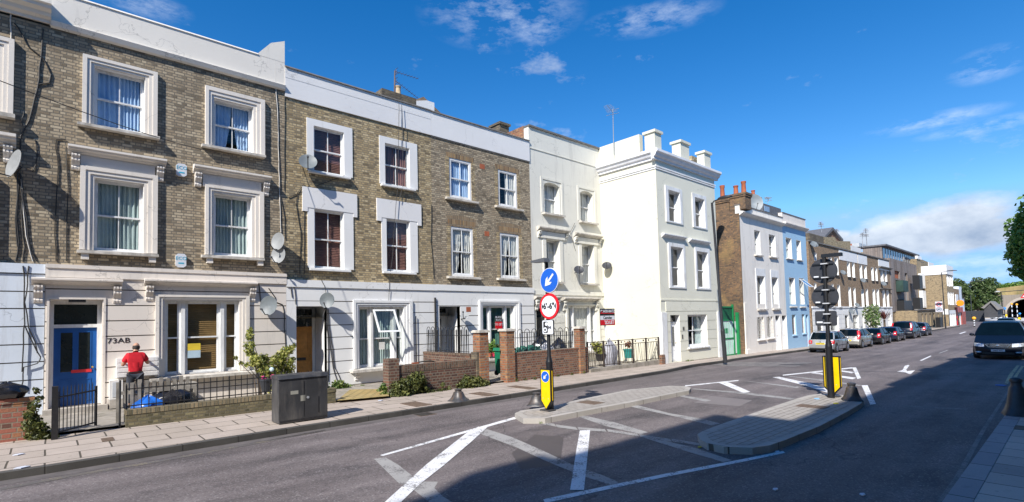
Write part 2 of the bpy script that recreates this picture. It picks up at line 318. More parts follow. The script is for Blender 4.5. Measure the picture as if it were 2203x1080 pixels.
def linepaint(name,col,wear):
    m=bpy.data.materials.new(name); m.use_nodes=True; n=m.node_tree; n.nodes.clear(); out=n.nodes.new('ShaderNodeOutputMaterial'); p=n.nodes.new('ShaderNodeBsdfPrincipled'); v=pos(n)
    f=noise(n,v,30,6,.8); k=noise(n,v,3,3); 
    ad=N(n,'ShaderNodeMath',operation='MULTIPLY_ADD'); n.links.new(k,ad.inputs[0]); ad.inputs[1].default_value=.5; n.links.new(f,ad.inputs[2])
    w=ramp(n,ad.outputs[0],[(wear,0.),(wear+.06,1.)])
    c=mix(n,w,col,(.11,.10,.10)); c=mix(n,ramp(n,noise(n,v,2.,5),[(.4,0.),(.8,.35)]),c,tuple(x*.6 for x in col))
    n.links.new(c,p.inputs['Base Color']); p.inputs['Roughness'].default_value=.7; n.links.new(p.outputs[0],out.inputs[0]); bump(n,p,f,.4,.004); return m
LWHITE=linepaint('road_paint_white',(.78,.77,.77),.80); LOLD=linepaint('road_paint_worn',(.36,.345,.33),.78); LYEL=linepaint('road_paint_yellow',(.50,.42,.22),.78); LGHOST=linepaint('road_paint_ghost',(.22,.20,.19),.72)
# ------------------------------------------------------------------ ground and road
def gsheet(name,pts,off,mat,z1=None,kind='structure',parent=None,skirt=0.0):
    """flat polygon laid on the street surface; skirt>0 gives it real kerb faces down to the road"""
    bm=bmesh.new(); vs=[bm.verts.new((x,y,0)) for x,y in pts]; f=bm.faces.new(vs); f.normal_update()
    if f.normal.z<0: f.normal_flip()
    for X in (-40.,45.):
        bmesh.ops.bisect_plane(bm,geom=bm.verts[:]+bm.edges[:]+bm.faces[:],plane_co=(X,0,0),plane_no=(1,0,0))
    if skirt:
        r=bmesh.ops.extrude_face_region(bm,geom=bm.faces[:]); nv=[g for g in r['geom'] if isinstance(g,bmesh.types.BMVert)]
        top=set(nv)
        bmesh.ops.delete(bm,geom=[f for f in bm.faces if not any(v in top for v in f.verts)],context='FACES_ONLY')
        for v in bm.verts: v.co.z=gz(v.co.x)+off-(0 if v in top else skirt)
    else:
        for v in bm.verts: v.co.z=gz(v.co.x)+off
    bmesh.ops.triangulate(bm,faces=[f for f in bm.faces if len(f.verts)>4])
    bmesh.ops.recalc_face_normals(bm,faces=bm.faces) if skirt else None
    me=bpy.data.meshes.new(name); bm.to_mesh(me); bm.free(); me.materials.append(mat)
    o=bpy.data.objects.new(name,me); C.objects.link(o)
    if kind:o['kind']=kind
    if parent: o.parent=parent
    return o
gsheet('ground',[(-400,-400),(1500,-400),(1500,700),(-400,700)],-.06,DIRT)
KY=[(-30,11.15),(0,11.15),(4,11.4),(12,11.75),(20,12.2),(23.6,12.75),(27.0,12.75),(28.4,12.95),(31,13.0),(60,13.0),(110,13.0)]
def ky(x):
    for (a,b),(c,d) in zip(KY,KY[1:]):
        if a<=x<=c: return b+(d-b)*(x-a)/(c-a)
    return KY[-1][1]
RKY=1.16
gsheet('road',[(-60,RKY-.4),(340,RKY-.4),(340,60),(150,60),(112,15),(45,15),(-60,12)],0,ASPH)
# pavement on the terrace side (kerb stones a separate ring of granite)
def strip(name,f0,f1,xs,off,mat,skirt=0):
    return gsheet(name,[(x,f0(x)) for x in xs]+[(x,f1(x)) for x in reversed(xs)],off,mat,skirt=skirt)
xsK=sorted(set([a for a,b in KY]+[2,8,16,45]))
strip('kerb',ky,lambda x:ky(x)+.16,xsK,.12,KERB,.14)
strip('pavement',lambda x:ky(x)+.163,lambda x:14.35,xsK,.116,FLAG)
gsheet('garden_ground',[(-30,14.352),(29.3,14.352),(29.3,17.9),(-30,17.9)],.17,GDCONC)
gsheet('side_yard',[(29.3,14.352),(32.7,14.352),(32.7,30),(29.3,30)],.10,GDCONC)
gsheet('front_gardens',[(44.4,14.352),(105,14.352),(105,17.9),(44.4,17.9)],.10,GDCONC)
# right-hand pavement
gsheet('kerb',[(-30,RKY),(120,RKY),(120,RKY-.24),(-30,RKY-.24)],.12,KERBB,skirt=.14)
gsheet('pavement',[(-30,RKY-.243),(120,RKY-.243),(120,-2.9),(-30,-2.9)],.116,FLAGR)
gsheet('gutter',[(x,ky(x)-.32) for x in xsK if x<=24]+[(x,ky(x)-.004) for x in reversed(xsK) if x<=24],.004,plain('gutter_tar',(.12,.105,.10),.85,.25,3,.3,40))
# ------------------------------------------------------------------ traffic islands
def island(pts,name):
    P=[G(x,y,.12) for x,y in pts]
    cx=sum(p[0] for p in P)/len(P); cy=sum(p[1] for p in P)/len(P)
    def inset(P,d):
        n=len(P); out=[]
        ar=sum(P[i][0]*P[(i+1)%n][1]-P[(i+1)%n][0]*P[i][1] for i in range(n)); sg=1 if ar>0 else -1
        for i in range(n):
            a,b,c=Vector(P[i-1]),Vector(P[i]),Vector(P[(i+1)%n]); e1=(b-a).normalized(); e2=(c-b).normalized()
            n1=Vector((-e1.y,e1.x))*sg; n2=Vector((-e2.y,e2.x))*sg; q=(n1+n2).normalized(); k=d/max(.5,q.dot(n1)); out.append(tuple(b+q*k))
        return out
    I=inset(P,.16)
    k=gsheet('traffic_island',P,.12,KERBL,skirt=.14)
    b=gsheet('island_paving',I,.124,SETTS)
    return k,b
island([(1107,889),(1125,900),(1172,900),(1244,886),(1354,866),(1430,850),(1482,840),(1486,834),(1476,831),(1440,830),(1354,838),(1237,861),(1200,871),(1160,878),(1120,883)],'a')
island([(1500,934),(1506,945),(1520,953),(1557,961),(1618,963),(1655,958),(1690,946),(1764,916),(1823,885),(1850,869),(1858,862),(1846,856),(1800,848),(1765,847),(1740,850),(1715,857),(1619,889),(1546,914),(1510,928)],'b')
# ------------------------------------------------------------------ markings
def mark(pts,mat=LWHITE,off=.004):
    return gsheet('road_marking',[G(x,y,off) for x,y in pts],off,mat)
mark([(817,979),(823,981),(1110,901),(1106,897)])
mark([(820,1086),(856,1086),(903,1041),(954,1001),(1009,954),(1048,919),(1028,918),(1001,933),(918,998),(827,1080)],off=.0085)
mark([(804,987),(829,984),(858,1001),(893,1029),(872,1043),(858,1040)],LOLD)
mark([(893,1036),(942,1036),(934,1050),(952,1068),(984,1086),(930,1086),(890,1054)],LOLD)
mark([(1010,922),(1034,926),(1047,923),(1100,940),(1160,966),(1237,1002),(1298,1023),(1333,1038),(1313,1043),(1250,1023),(1170,990),(1110,962),(1040,936)],LOLD)
mark([(1247,926),(1269,925),(1264,975),(1256,1054),(1226,1054),(1233,1010),(1240,965)],off=.0085)
mark([(1168,1074),(1172,1082),(1430,1026),(1600,993),(1689,974),(1684,970),(1600,987),(1430,1019)])
for a,b in (((1143,903),(1192,912)),((1195,913),(1238,919)),((1242,919),(1300,923)),((1305,923),(1370,933)),((1374,934),(1440,944)),((1444,944),(1524,956))):
    mark([a,b,(b[0]+5,b[1]+6),(a[0]+3,a[1]+6)],LOLD,.0065)
mark([(1238,894),(1256,894),(1320,908),(1394,930),(1378,934),(1300,916)],LOLD,.005)
mark([(1386,942),(1410,943),(1500,965),(1574,990),(1556,994),(1480,972)],LOLD,.005)
mark([(1352,874),(1372,872),(1440,889),(1500,899),(1549,911),(1530,915),(1470,900),(1420,889)],LOLD)
mark([(1453,851),(1468,850),(1530,861),(1518,864)],LOLD)
mark([(1473,829),(1474,831),(1587,819.5),(1590,817.3)])
mark([(1545,823),(1566,822),(1614,843),(1598,845)],off=.008)
mark([(1586,817.3),(1594,818.5),(1722,832),(1714,835)],LOLD)
mark([(1486,836.5),(1495,836),(1600,843.5),(1712,857),(1700,859.5),(1600,848)],LOLD,.005)
mark([(1683,806.3),(1684,808.3),(1836,792.3),(1832,790.2)])
mark([(1833,790.5),(1841,790),(1852,813.5),(1844,815.5)],off=.008)
mark([(1661,811.5),(1676,810.5),(1740,824),(1800,842),(1786,847),(1730,829)],off=.008)
mark([(1695,809.5),(1701,809),(1780,818),(1856,829),(1846,830)],LOLD)
mark([(1738,801.5),(1746,800),(1842,812.5),(1834,816)],LWHITE)
mark([(1790,796),(1797,795),(1838,800.5),(1832,803)],LWHITE)
mark([(1853,829),(1866,828.5),(1884,869),(1872,871)],off=.008)
mark([(1929,799.5),(1941,796),(1946,787),(1954,785),(1956,786.5),(1949,795),(1951,798.5),(1968,796.5),(1958,805.5),(1947,801)],off=.006)
mark([(1978,775.5),(1983,776),(2004,766),(2001,765)]); mark([(2018,760),(2022,760),(2040,753.5),(2037,753)],LOLD)
mark([(2062,717.5),(2066,718.3),(2079,714),(2075,713.5)])
mark([(1506,782.5),(1572,779),(1748,779.5),(1712,788.5),(1560,787.5)],LGHOST); mark([(1680,783.5),(1735,782.5),(1722,785.8),(1672,785.6)],linepaint('tar_patch',(.06,.055,.055),.95),.006)
mark([(2187,786),(2193,786),(2178,808),(2168,826),(2161,824),(2170,806)],LYEL); mark([(2197,787),(2203,787),(2190,806),(2179,829),(2172,828),(2182,808)],LYEL)
mark([(2172,833),(2176,834),(2120,925),(2060,1040),(2028,1086),(2010,1086),(2050,1030),(2110,925)],LGHOST)
mark([(0,1050),(0,1055),(150,1026),(330,996),(700,927),(700,924),(330,992),(150,1021)],linepaint('kerb_line_yellow',(.22,.185,.13),.66))
# iron covers in the pavement and islands
def cover(pts,label,grp='iron covers let into the pavement',off=.121,mat=None):
    P=[G(x,y,off) for x,y in pts]; xs=[p[0] for p in P]; ys=[p[1] for p in P]
    x0,x1,y0,y1=min(xs),max(xs),min(ys),max(ys)
    if y0>9.5:
        k_=max(0,ky((x0+x1)/2)+.28-y0); y0+=k_; y1+=k_
    x0,x1=x0+.12*(x1-x0),x1-.12*(x1-x0)
    z=gz((x0+x1)/2)+off; o=B().box(x0,x1,y0,y1,z-.02,z+.004).build('iron_cover',mat or MANH)
    return tag(o,label,'manhole cover',grp)
MANH=plain('rusty_cover',(.14,.095,.065),.8,.3,9,.6,50)
cover([(1033,851),(1050,846),(1082,849),(1064,856)],'small square iron cover beside the bell bollard on the terrace pavement')
cover([(1098,833),(1112,829),(1152,834),(1135,838)],'brown iron cover on the pavement below the brick pier')
cover([(1241,867),(1264,861),(1300,865),(1276,871)],'brown rectangular cover in the narrow traffic island','iron covers in the traffic islands',.125)
cover([(1708,874),(1728,869),(1782,874),(1770,881)],'brown rectangular cover in the block paved island','iron covers in the traffic islands',.125)
cover([(2184,915),(2196,915),(2203,925),(2184,925)],'dark cover in the pavement beside the right kerb',None)
cover([(212,944),(240,941),(250,946),(222,950)],'grey cover in the pavement in front of the iron gate')
cover([(869,872),(890,866),(925,868),(905,876)],'oval damp patched cover on the pavement by the ivy')
# ------------------------------------------------------------------ house pieces
def sheet(b,x0,x1,z0,z1,y,holes):
    xs=sorted(set([x0,x1]+[h[0] for h in holes]+[h[2] for h in holes])); zs=sorted(set([z0,z1]+[h[1] for h in holes]+[h[3] for h in holes]))
    xs=[x for x in xs if x0<=x<=x1]; zs=[z for z in zs if z0<=z<=z1]
    for i in range(len(xs)-1):
        run=None
        for j in range(len(zs)-1):
            cx,cz=(xs[i]+xs[i+1])/2,(zs[j]+zs[j+1])/2
            inh=any(h[0]<cx<h[2] and h[1]<cz<h[3] for h in holes)
            if not inh:
                if run is None: run=zs[j]
            if (inh or j==len(zs)-2) and run is not None:
                e=zs[j] if inh else zs[j+1]
                b.quad((xs[i],y,run),(xs[i+1],y,run),(xs[i+1],y,e),(xs[i],y,e)); run=None
    for h in holes:      # brick returns of the opening
        if h[0]<x0 or h[2]>x1 or h[1]<z0-.001 or h[3]>z1+.001: continue
        a,c,d,e=h; t=y+.22
        b.quad((a,y,c),(a,t,c),(a,t,e),(a,y,e)); b.quad((d,t,c),(d,y,c),(d,y,e),(d,t,e)); b.quad((a,y,e),(a,t,e),(d,t,e),(d,y,e)); b.quad((a,t,c),(a,y,c),(d,y,c),(d,t,c))
def shell(b,x0,x1,y0,y1,z0,z1,roofz=None):
    rz=roofz if roofz is not None else z1
    b.quad((x0,y1,z0),(x0,y0,z0),(x0,y0,z1),(x0,y1,z1)); b.quad((x1,y0,z0),(x1,y1,z0),(x1,y1,z1),(x1,y0,z1))
    b.quad((x1,y1,z0),(x0,y1,z0),(x0,y1,z1),(x1,y1,z1)); b.quad((x0,y0,rz),(x1,y0,rz),(x1,y1,rz),(x0,y1,rz))
    for fz in (2.75,6.1):
        if z0+fz<rz-1.5: b.quad((x0+.02,y0+.3,z0+fz),(x1-.02,y0+.3,z0+fz),(x1-.02,y1-.1,z0+fz),(x0+.02,y1-.1,z0+fz))
def courses(b,x0,x1,zs,y,proj,holes,gap=.030):
    for za,zb in zip(zs,zs[1:]):
        a,c=za+gap/2,zb-gap/2
        cut=[x0]; 
        xs=sorted(set([x0,x1]+[min(max(h[0],x0),x1) for h in holes]+[min(max(h[2],x0),x1) for h in holes]))
        for i in range(len(xs)-1):
            if xs[i+1]-xs[i]<1e-4: continue
            m=(xs[i]+xs[i+1])/2; hs=sorted([h for h in holes if h[0]<m<h[2] and h[3]>a and h[1]<c],key=lambda h:h[1])
            segs=[(a,c)]
            for h in hs:
                ns=[]
                for s0,s1 in segs:
                    if h[1]>s0: ns.append((s0,min(s1,h[1])))
                    if h[3]<s1: ns.append((max(s0,h[3]),s1))
                segs=[q for q in ns if q[1]-q[0]>.005]
            for s0,s1 in segs: b.box(xs[i],xs[i+1],y-proj,y+.001,s0,s1)
def ring(b,o,i,y0,y1):
    b.box(o[0],i[0],y0,y1,o[1],o[3]); b.box(i[2],o[2],y0,y1,o[1],o[3])
    if o[3]-i[3]>1e-4: b.box(i[0],i[2],y0,y1,i[3],o[3])
    if i[1]-o[1]>1e-4: b.box(i[0],i[2],y0,y1,o[1],i[1])
def curtain(par,r,y,mat,mode='full',seed=0):
    x0,z0,x1,z1=r; b=B(); rnd=random.Random(seed+int(x0*100)); w=x1-x0
    if mode=='blind':
        n=int((z1-z0)/.06)
        for i in range(n):
            z=z0+(z1-z0)*(i+.5)/n; b.add([(x0,y,z-.03),(x1,y,z-.03),(x1,y+.02,z+.024),(x0,y+.02,z+.024)],[(0,1,2,3)])
        return b.build('blind',mat,par)
    def panel(a,c,pull=0):
        k=max(8,int((c-a)/.022)); m=7; base=len(b.v); ph=rnd.uniform(0,6); fq=rnd.uniform(.085,.12)
        for j in range(m+1):
            t=j/m; zz=z0+(z1-z0)*t
            for i in range(k+1):
                u=i/k; x=a+(c-a)*u
                if pull: x=a+(c-a)*(u*(1-pull*(1-t)**1.5) if pull>0 else 1-(1-u)*(1+pull*(1-t)**1.5))
                b.v.append((x,y+.028*math.sin(2*PI*x/fq+ph+.6*math.sin(3*t+x*4))+.012*math.sin(2*PI*x/.031+ph*2+t),zz))
        for j in range(m):
            for i in range(k):
                q=base+j*(k+1)+i; b.f.append((q,q+1,q+k+2,q+k+1))
    if mode=='full': panel(x0,x0+w*.5); panel(x0+w*.5,x1)
    elif mode=='sides': panel(x0,x0+w*.36,.1); panel(x1-w*.36,x1,-.1)
    elif mode=='pulled': panel(x0,x0+w*.5,.35); panel(x0+w*.5,x1,-.35)
    elif mode=='left': panel(x0,x0+w*.45)
    elif mode=='right': panel(x0+w*.4,x1)
    return b.build('curtain',mat,par,smooth=60)
def window(par,r,Y,dep=.14,cols=2,rail=.5,cur=None,mode='full',fw=.055,fmat=None,lining=None,bar=.024,sill=None,label=None,sillmat=None,cy=.2,trim=None):
    fmat=fmat or FRAME; x0,z0,x1,z1=r; f=B(); y=Y+dep; o=(x0,z0,x1,z1); i=(x0+fw,z0+fw,x1-fw,z1-fw)
    ring(f,o,i,y,y+.09)
    zr=z0+(z1-z0)*rail; s=.035
    if rail:
        ring(f,(i[0],zr-.02,i[2],i[3]),(i[0]+s,zr+.025,i[2]-s,i[3]-s),y+.012,y+.045)
        ring(f,(i[0],i[1],i[2],zr+.018),(i[0]+s,i[1]+s*1.5,i[2]-s,zr-.025),y+.046,y+.08)
    for k in range(1,cols):
        xx=i[0]+(i[2]-i[0])*k/cols
        f.box(xx-bar/2,xx+bar/2,y+.016,y+.04,(zr+.025 if rail else i[1]),i[3]-.001)
        if rail: f.box(xx-bar/2,xx+bar/2,y+.05,y+.075,i[1]+.001,zr-.025)
    w=f.build('window',fmat,par)
    if label: w['label']=label
    p=B(); 
    def Q(a,yy,c,d,e): p.quad((a,yy,c),(d,yy,c),(d,yy,e),(a,yy,e))
    if rail: Q(i[0]+.01,y+.028,zr,i[2]-.01,i[3]-.01); Q(i[0]+.01,y+.062,i[1]+.01,i[2]-.01,zr)
    else: Q(i[0],y+.028,i[1],i[2],i[3])
    p.build('pane',GLASS,w)
    if cur: curtain(w,(x0+.02,z0+.02,x1-.02,z1-.02),y+.115,cur,mode)
    if lining:
        l=B(); t=.014; yy=Y-.002
        l.box(x0,x0+t,yy,y,z0+t,z1-t).box(x1-t,x1,yy,y,z0+t,z1-t).box(x0,x1,yy,y,z1-t,z1-.001).box(x0,x1,yy,y,z0+.001,z0+t); l.build('reveal',lining,w)
    if sill:
        ex,pr,h=sill; b=B(); b.prism([(Y-pr,z0-h),(Y+.05,z0-h),(Y+.05,z0-.002),(Y,z0-.002),(Y-pr,z0-.03)],'x',x0-ex,x1+ex); b.build('sill',sillmat or SILL,w)
    return w
def architrave(par,o,i,Y,mat,name='window_surround',steps=((0,.38,.10),(.38,.72,.075),(.72,1,.045)),bottom=False):
    b=B()
    for a,c,p in steps:
        def L(t): return (o[0]+(i[0]-o[0])*t, o[1] if not bottom else o[1]+(i[1]-o[1])*t, o[2]+(i[2]-o[2])*t, o[3]+(i[3]-o[3])*t)
        A,Cc=L(a),L(c)
        if not bottom: A=(A[0],i[1],A[2],A[3]); Cc=(Cc[0],i[1],Cc[2],Cc[3])
        ring(b,A,Cc,Y-p,Y+.02)
    return b.build(name,mat,par)
def corniceprof(Y,zt,h,p):
    return [(Y+.02,zt),(Y-p*.5,zt),(Y-p,zt-h*.12),(Y-p,zt-h*.34),(Y-p*.86,zt-h*.38),(Y-p*.82,zt-h*.52),(Y-p*.5,zt-h*.62),(Y-p*.42,zt-h*.78),(Y-p*.15,zt-h*.86),(Y-p*.12,zt-h),(Y+.02,zt-h)]
def cornice(par,x0,x1,zt,Y,h=.22,p=.24,mat=None,name='cornice'):
    return B().prism(corniceprof(Y,zt,h,p),'x',x0,x1).build(name,mat or MOULD,par)
def corbel(par,x,zt,Y,w=.17,h=.42,p=.19,mat=None):
    b=B(); pr=[(Y+.02,zt),(Y-p,zt),(Y-p*1.02,zt-h*.12),(Y-p*.75,zt-h*.26),(Y-p*.82,zt-h*.4),(Y-p*.45,zt-h*.6),(Y-p*.25,zt-h*.72),(Y-p*.40,zt-h*.82),(Y-p*.32,zt-h*.94),(Y-p*.1,zt-h),(Y+.02,zt-h)]
    b.prism([(Y-(Y-a)*.86 if a<Y else a,z) for a,z in pr],'x',x-w/2+.001,x+w/2-.001)
    for a,c in ((-.5,-.30),(-.12,.12),(.30,.5)): b.prism(pr,'x',x+w*a,x+w*c)
    return b.build('corbel',mat or MOULD,par)
def door(par,r,Y,mat,style='panel',panes=None,parts=True):
    x0,z0,x1,z1=r; w=x1-x0; h=z1-z0; b=B()
    b.box(x0,x1,Y,Y+.05,z0,z1)
    def fld(a,c,d,e,pr=.012):   # raised moulding round a sunk field
        o=(x0+w*a,z0+h*c,x0+w*d,z0+h*e); ring(b,o,(o[0]+.025,o[1]+.025,o[2]-.025,o[3]-.025),Y-pr,Y+.001)
        return o
    gl=[]
    if style=='glazed2':
        gl=[fld(.13,.42,.46,.95),fld(.54,.42,.87,.95)]; fld(.13,.05,.46,.34); fld(.54,.05,.87,.34)
    elif style=='panel2': fld(.14,.55,.84,.92); fld(.14,.07,.84,.40)
    elif style=='slim': gl=[fld(.22,.30,.74,.93)]
    elif style=='slim2': gl=[fld(.14,.38,.44,.92),fld(.56,.38,.86,.92)]; fld(.14,.06,.86,.3)
    d=b.build('door',mat,par)
    if gl:
        g=B()
        for o in gl: g.box(o[0]+.026,o[2]-.026,Y-.004,Y-.001,o[1]+.026,o[3]-.026)
        g.build('door_glass',DGLASS,d)
    k=B(); k.sphere((x1-.09,Y-.05,z0+h*.48),.03,8,6); k.build('door_knob',BRASS,d)
    return d
DGLASS=plain('dark_door_glass',(.02,.025,.025),.06,.2,3,0,spec=.8); BRASS=plain('brass',(.5,.35,.12),.3,.1,metal=.9)
def text(s,size,mat,parent,loc,rot,ext=.004,name='lettering',align='CENTER',sx=1,bold=0):
    cu=bpy.data.curves.new(name,'FONT'); cu.body=s; cu.size=size; cu.extrude=ext; cu.align_x=align; cu.align_y='CENTER'; cu.offset=bold; cu.resolution_u=3
    o=bpy.data.objects.new(name,cu); C.objects.link(o); bpy.context.view_layer.update()
    me=bpy.data.meshes.new_from_object(o); bpy.data.objects.remove(o); 
    o=bpy.data.objects.new(name,me); C.objects.link(o); me.materials.clear(); me.materials.append(mat)
    M=Matrix.LocRotScale(Vector(loc),__import__('mathutils').Euler(rot),Vector((sx,1,1)))
    off=rootloc(parent) if parent else Vector((0,0,0))
    me.transform(Matrix.Translation(-off)@M if parent else M)
    if parent: o.parent=parent
    return o
FACE=(PI/2,0,0)      # lettering on a wall that faces the street

TAR=linepaint('tar_patch_dark',(.085,.072,.070),.95)
mark([(1150,935),(1212,940),(1205,1000),(1120,1010),(1100,975)],TAR,.002); mark([(1530,852),(1618,861),(1590,874),(1492,866)],linepaint('pale_patch',(.20,.175,.17),.95),.002)
mark([(1940,872),(1941,875),(2080,882),(2082,879)],LGHOST,.003); mark([(1850,798),(2203,806),(2203,807.5),(1850,799.2)],TAR,.002)
def drain(px,py,label):
    x,y=G(px,py,0); y=ky(x)-.26; z=gz(x); h=empty('gutter_drain',(x,y,z),label,'drain','gutter drains'); B().box(x-.24,x+.24,y-.2,y+.2,z-.02,z+.006).build('frame',MANH,h)
    for k in range(6): B().box(x-.2,x+.2,y-.17+k*.062,y-.13+k*.062,z+.0061,z+.012).build('bar',plain('drain_bar',(.05,.045,.04),.7),h)
D=17.8
JOINT_DARK=plain('joint_dark',(.16,.14,.12),.9,.3,5)  # groove shade put into the backing colour together with dirt
# ================================================================== HOUSE 71 (cut by the left edge)
def corner_z(px,py,Y=D): return W(px,py,Y)[1]
XA,XB,XC,XD,XE=-.09,5.87,11.75,17.49,23.05
h=empty('terraced_house',(-3.2,D,.1),'brick house cut off by the left edge, pale blue ground floor under a deep cornice','house','three storey houses of the terrace')
wt=RC(-90,70,4,243,D); wt=(-2.35,wt[1],W(2,100,D)[0]-.02,wt[3]-.12)
wm=(-2.3,W(0,540,D)[1]+.05,-1.25,W(0,405,D)[1])
b=B(); zs1=corner_z(40,567); zp=corner_z(60,45)
sheet(b,-6,XA-.002,zs1,zp,D,[wt,wm]); shell(b,-6,XA-.002,D,D+9,-.2,zp+1.2,zp+.5); b.build('wall',BR_GREY,h)
b=B(); sheet(b,-6,XA-.002,-.1,zs1-.25,D-.03,[]); b.build('joint_backing',JOINT_DARK,h); b=B(); courses(b,-6,XA-.004,[.15,.62,1.07,1.52,1.97,2.42,2.87,3.3,zs1-.25],D-.03,.03,[]); b.box(-6,XA-.003,D-.10,D,zs1-.24,zs1)
b.build('stucco_ground_floor',WHITEB,h)
zc=corner_z(104,50); b=B(); b.box(-6,XA-.02,D-.02,D+.3,zc,zc+1.9); b.build('parapet',PARAP,h)
cornice(h,-6,XA+.03,zc+.52,D-.02,.55,.42,PARAP)
for r,lab in ((wt,0),(wm,1)):
    w=window(h,r,D,.16,2,.5,CUR_W,'full',lining=FRAME,sill=(.3,.2,.13))
    architrave(h,(r[0]-.26,r[1],r[2]+.26,r[3]+.26),r,D,MOULD)
x1=W(35,285,D)[0]; z1=W(0,286,D)[1]
cornice(h,-3,x1,z1,D,.34,.30); corbel(h,W(17,320,D)[0],z1-.32,D)
# ================================================================== HOUSE 73 (cream mouldings)
h=empty('terraced_house',(2.9,D,.15),'brick house with cream moulded window surrounds, bracketed hoods and a blue front door','house','three storey houses of the terrace')
t1=RC(202,141,311,290,D); t1o=RC(177.5,117.5,337,297,D); t2=RC(459,211,544,331,D); t2o=RC(440.5,185,568,340,D)
m1=RC(202,382,308,545,D); m1o=RC(172,356,337,553,D); m2=RC(459,415,541,554,D); m2o=RC(440,397,566,562,D)
def same(r,q): return (r[0],q[1],r[2],q[3])
zt=corner_z(370,127); zb1=corner_z(20,565); zpt=corner_z(540,114)
gd=RC(106,644,219,881,D); gd=(gd[0],.30,gd[2],gd[3]); gw=RC(353.7,647,513,797,D); gwo=RC(332.6,634,534,806,D)
gwo=(gwo[0],gw[1],gwo[2],gwo[3])
b=B(); sheet(b,XA,XB-.002,zb1-.1,zt,D,[t1,t2,m1,m2]); shell(b,XA,XB-.002,D,D+9,-.2,zpt-.02,zt+.2); b.build('wall',BR_GREY,h)
b=B(); hol=[gd,gw]; sheet(b,XA,XB-.002,.05,zb1-.33,D-.05,hol); b.build('joint_backing',JOINT_DARK,h); b=B()
zl=[.1,.46,.86,1.27,1.69,2.11,2.53,2.95,3.38]; b.box(XA+.004,XB-.004,D-.08,D-.05,3.395,zb1-.341); courses(b,XA+.004,XB-.004,zl,D-.05,.03,[ (gd[0]-.05,gd[1],gd[2]+.05,gd[3]+.05),(gwo[0],gwo[1],gwo[2],gwo[3])])
b.box(XA,XB-.002,D-.13,D,zb1-.34,zb1-.1).box(XA,XB-.002,D-.16,D,zb1-.1,zb1)
b.build('stucco_ground_floor',CREAM,h)
zpb=zt; b=B(); b.box(XA,XB-.002,D-.03,D+.3,zt-.01,zpt); b.prism([(D-.15,zt+.10),(D-.03,zt+.16),(D-.03,zt-.06),(D-.10,zt-.02)],'x',XA+.02,XB-.004)
xk=W(575,100,D)[0]; zk=corner_z(613,90); b.prism([(xk-.35,zpt-.005),(XB-.003,zpt-.005),(XB-.003,zk),(xk+.1,zk-.22)],'y',D-.035,D+.3)
b.build('parapet',PARAP,h)
B().box(XB-.28,XB-.004,D+.301,D+3.4,zt,zk-.1).build('party_wall',PARAP,h)
B().prism([(D-.06,zpt),(D+.34,zpt),(D+.3,zpt+.05),(D-.03,zpt+.05)],'x',XA,xk-.3).build('coping',PARAP,h)
for r,o,cm,lab in ((t1,t1o,CUR_B,0),(t2,t2o,CUR_B,1),(m1,m1o,CUR_G,2),(m2,m2o,CUR_G,3)):
    w=window(h,r,D,.15,2,.50,cm,'full' if lab in(0,2,3) else 'pulled',lining=TRIMW,sill=(.34,.20,.10),fw=.06)
    architrave(h,(o[0],r[1],o[2],o[3]),r,D,MOULD)
    if lab>1:
        for xx in (o[0]+.12,o[2]-.12): B().box(xx-.08,xx+.08,D-.15,D+.01,r[1]-.26,r[1]-.1).build('sill_bracket',MOULD,h)
for (xa,ya,xb,yb),ks in (((146,306,359,341),(.16,-.14)),((418,352,584,376),(.13,-.12))):
    a=W(xa,ya,D-.25); c=W(xb,yb,D-.25); z=(a[1]+c[1])/2
    cornice(h,a[0],c[0],z,D,.25,.27); corbel(h,a[0]+ks[0],z-.24,D); corbel(h,c[0]+ks[1],z-.24,D)
    B().box(a[0]+.26,c[0]-.26,D-.05,D,z-.62,z-.24).build('frieze',MOULD,h)
# door of 73
ring(bb:=B(),(gd[0]-.05,gd[1],gd[2]+.05,gd[3]+.05),gd,D-.10,D-.04); bb.box(gd[0],gd[0]+.02,D-.06,D+.32,gd[1],gd[3]).box(gd[2]-.02,gd[2],D-.06,D+.32,gd[1],gd[3]).box(gd[0],gd[2],D-.06,D+.32,gd[3]-.02,gd[3]); bb.build('door_surround',CREAM,h)
dz=W(114,706,D+.26)[1]; dx0,dx1=W(115,706,D+.28)[0],W(208,706,D+.28)[0]
fr=B(); ring(fr,(gd[0]+.02,gd[1],gd[2]-.02,gd[3]-.02),(dx0,gd[1],dx1,gd[3]-.12),D+.2,D+.33); fr.box(dx0,dx1,D+.21,D+.33,dz,dz+.09); fr.build('door_frame',FRAME,h)
B().box(dx0,dx1,D+.28,D+.29,dz+.09,gd[3]-.12).build('fanlight',DGLASS,h)
dd=door(h,(dx0,gd[1],dx1,dz),D+.26,WOODB,'glazed2'); B().box(dx0+.36,dx0+.78,D+.243,D+.259,gd[1]+.86,gd[1]+.94).build('letter_plate',plain('red_label',(.7,.04,.05),.4),dd)
B().box(W(147,646,D)[0],W(184,654,D)[0],D-.08,D+.1,gd[3]-.07,gd[3]+.01).build('door_lamp',IRON,h)
B().box(gd[0]-.1,gd[2]+.1,D-.32,D+.26,.12,.299).build('doorstep',STEP,h)
a=W(67,590,D-.25); c=W(264,606,D-.25); z=(a[1]+c[1])/2; cornice(h,a[0],c[0],z,D-.03,.2,.27,CREAM); corbel(h,a[0]+.13,z-.2,D-.05,h=.46,mat=CREAM); corbel(h,c[0]-.11,z-.2,D-.05,h=.46,mat=CREAM)
a=W(311,597,D-.25); c=W(554,608,D-.25); z=(a[1]+c[1])/2; cornice(h,a[0],c[0],z,D-.03,.2,.27,CREAM); corbel(h,a[0]+.13,z-.2,D-.05,h=.44,mat=CREAM); corbel(h,c[0]-.12,z-.2,D-.05,h=.44,mat=CREAM)
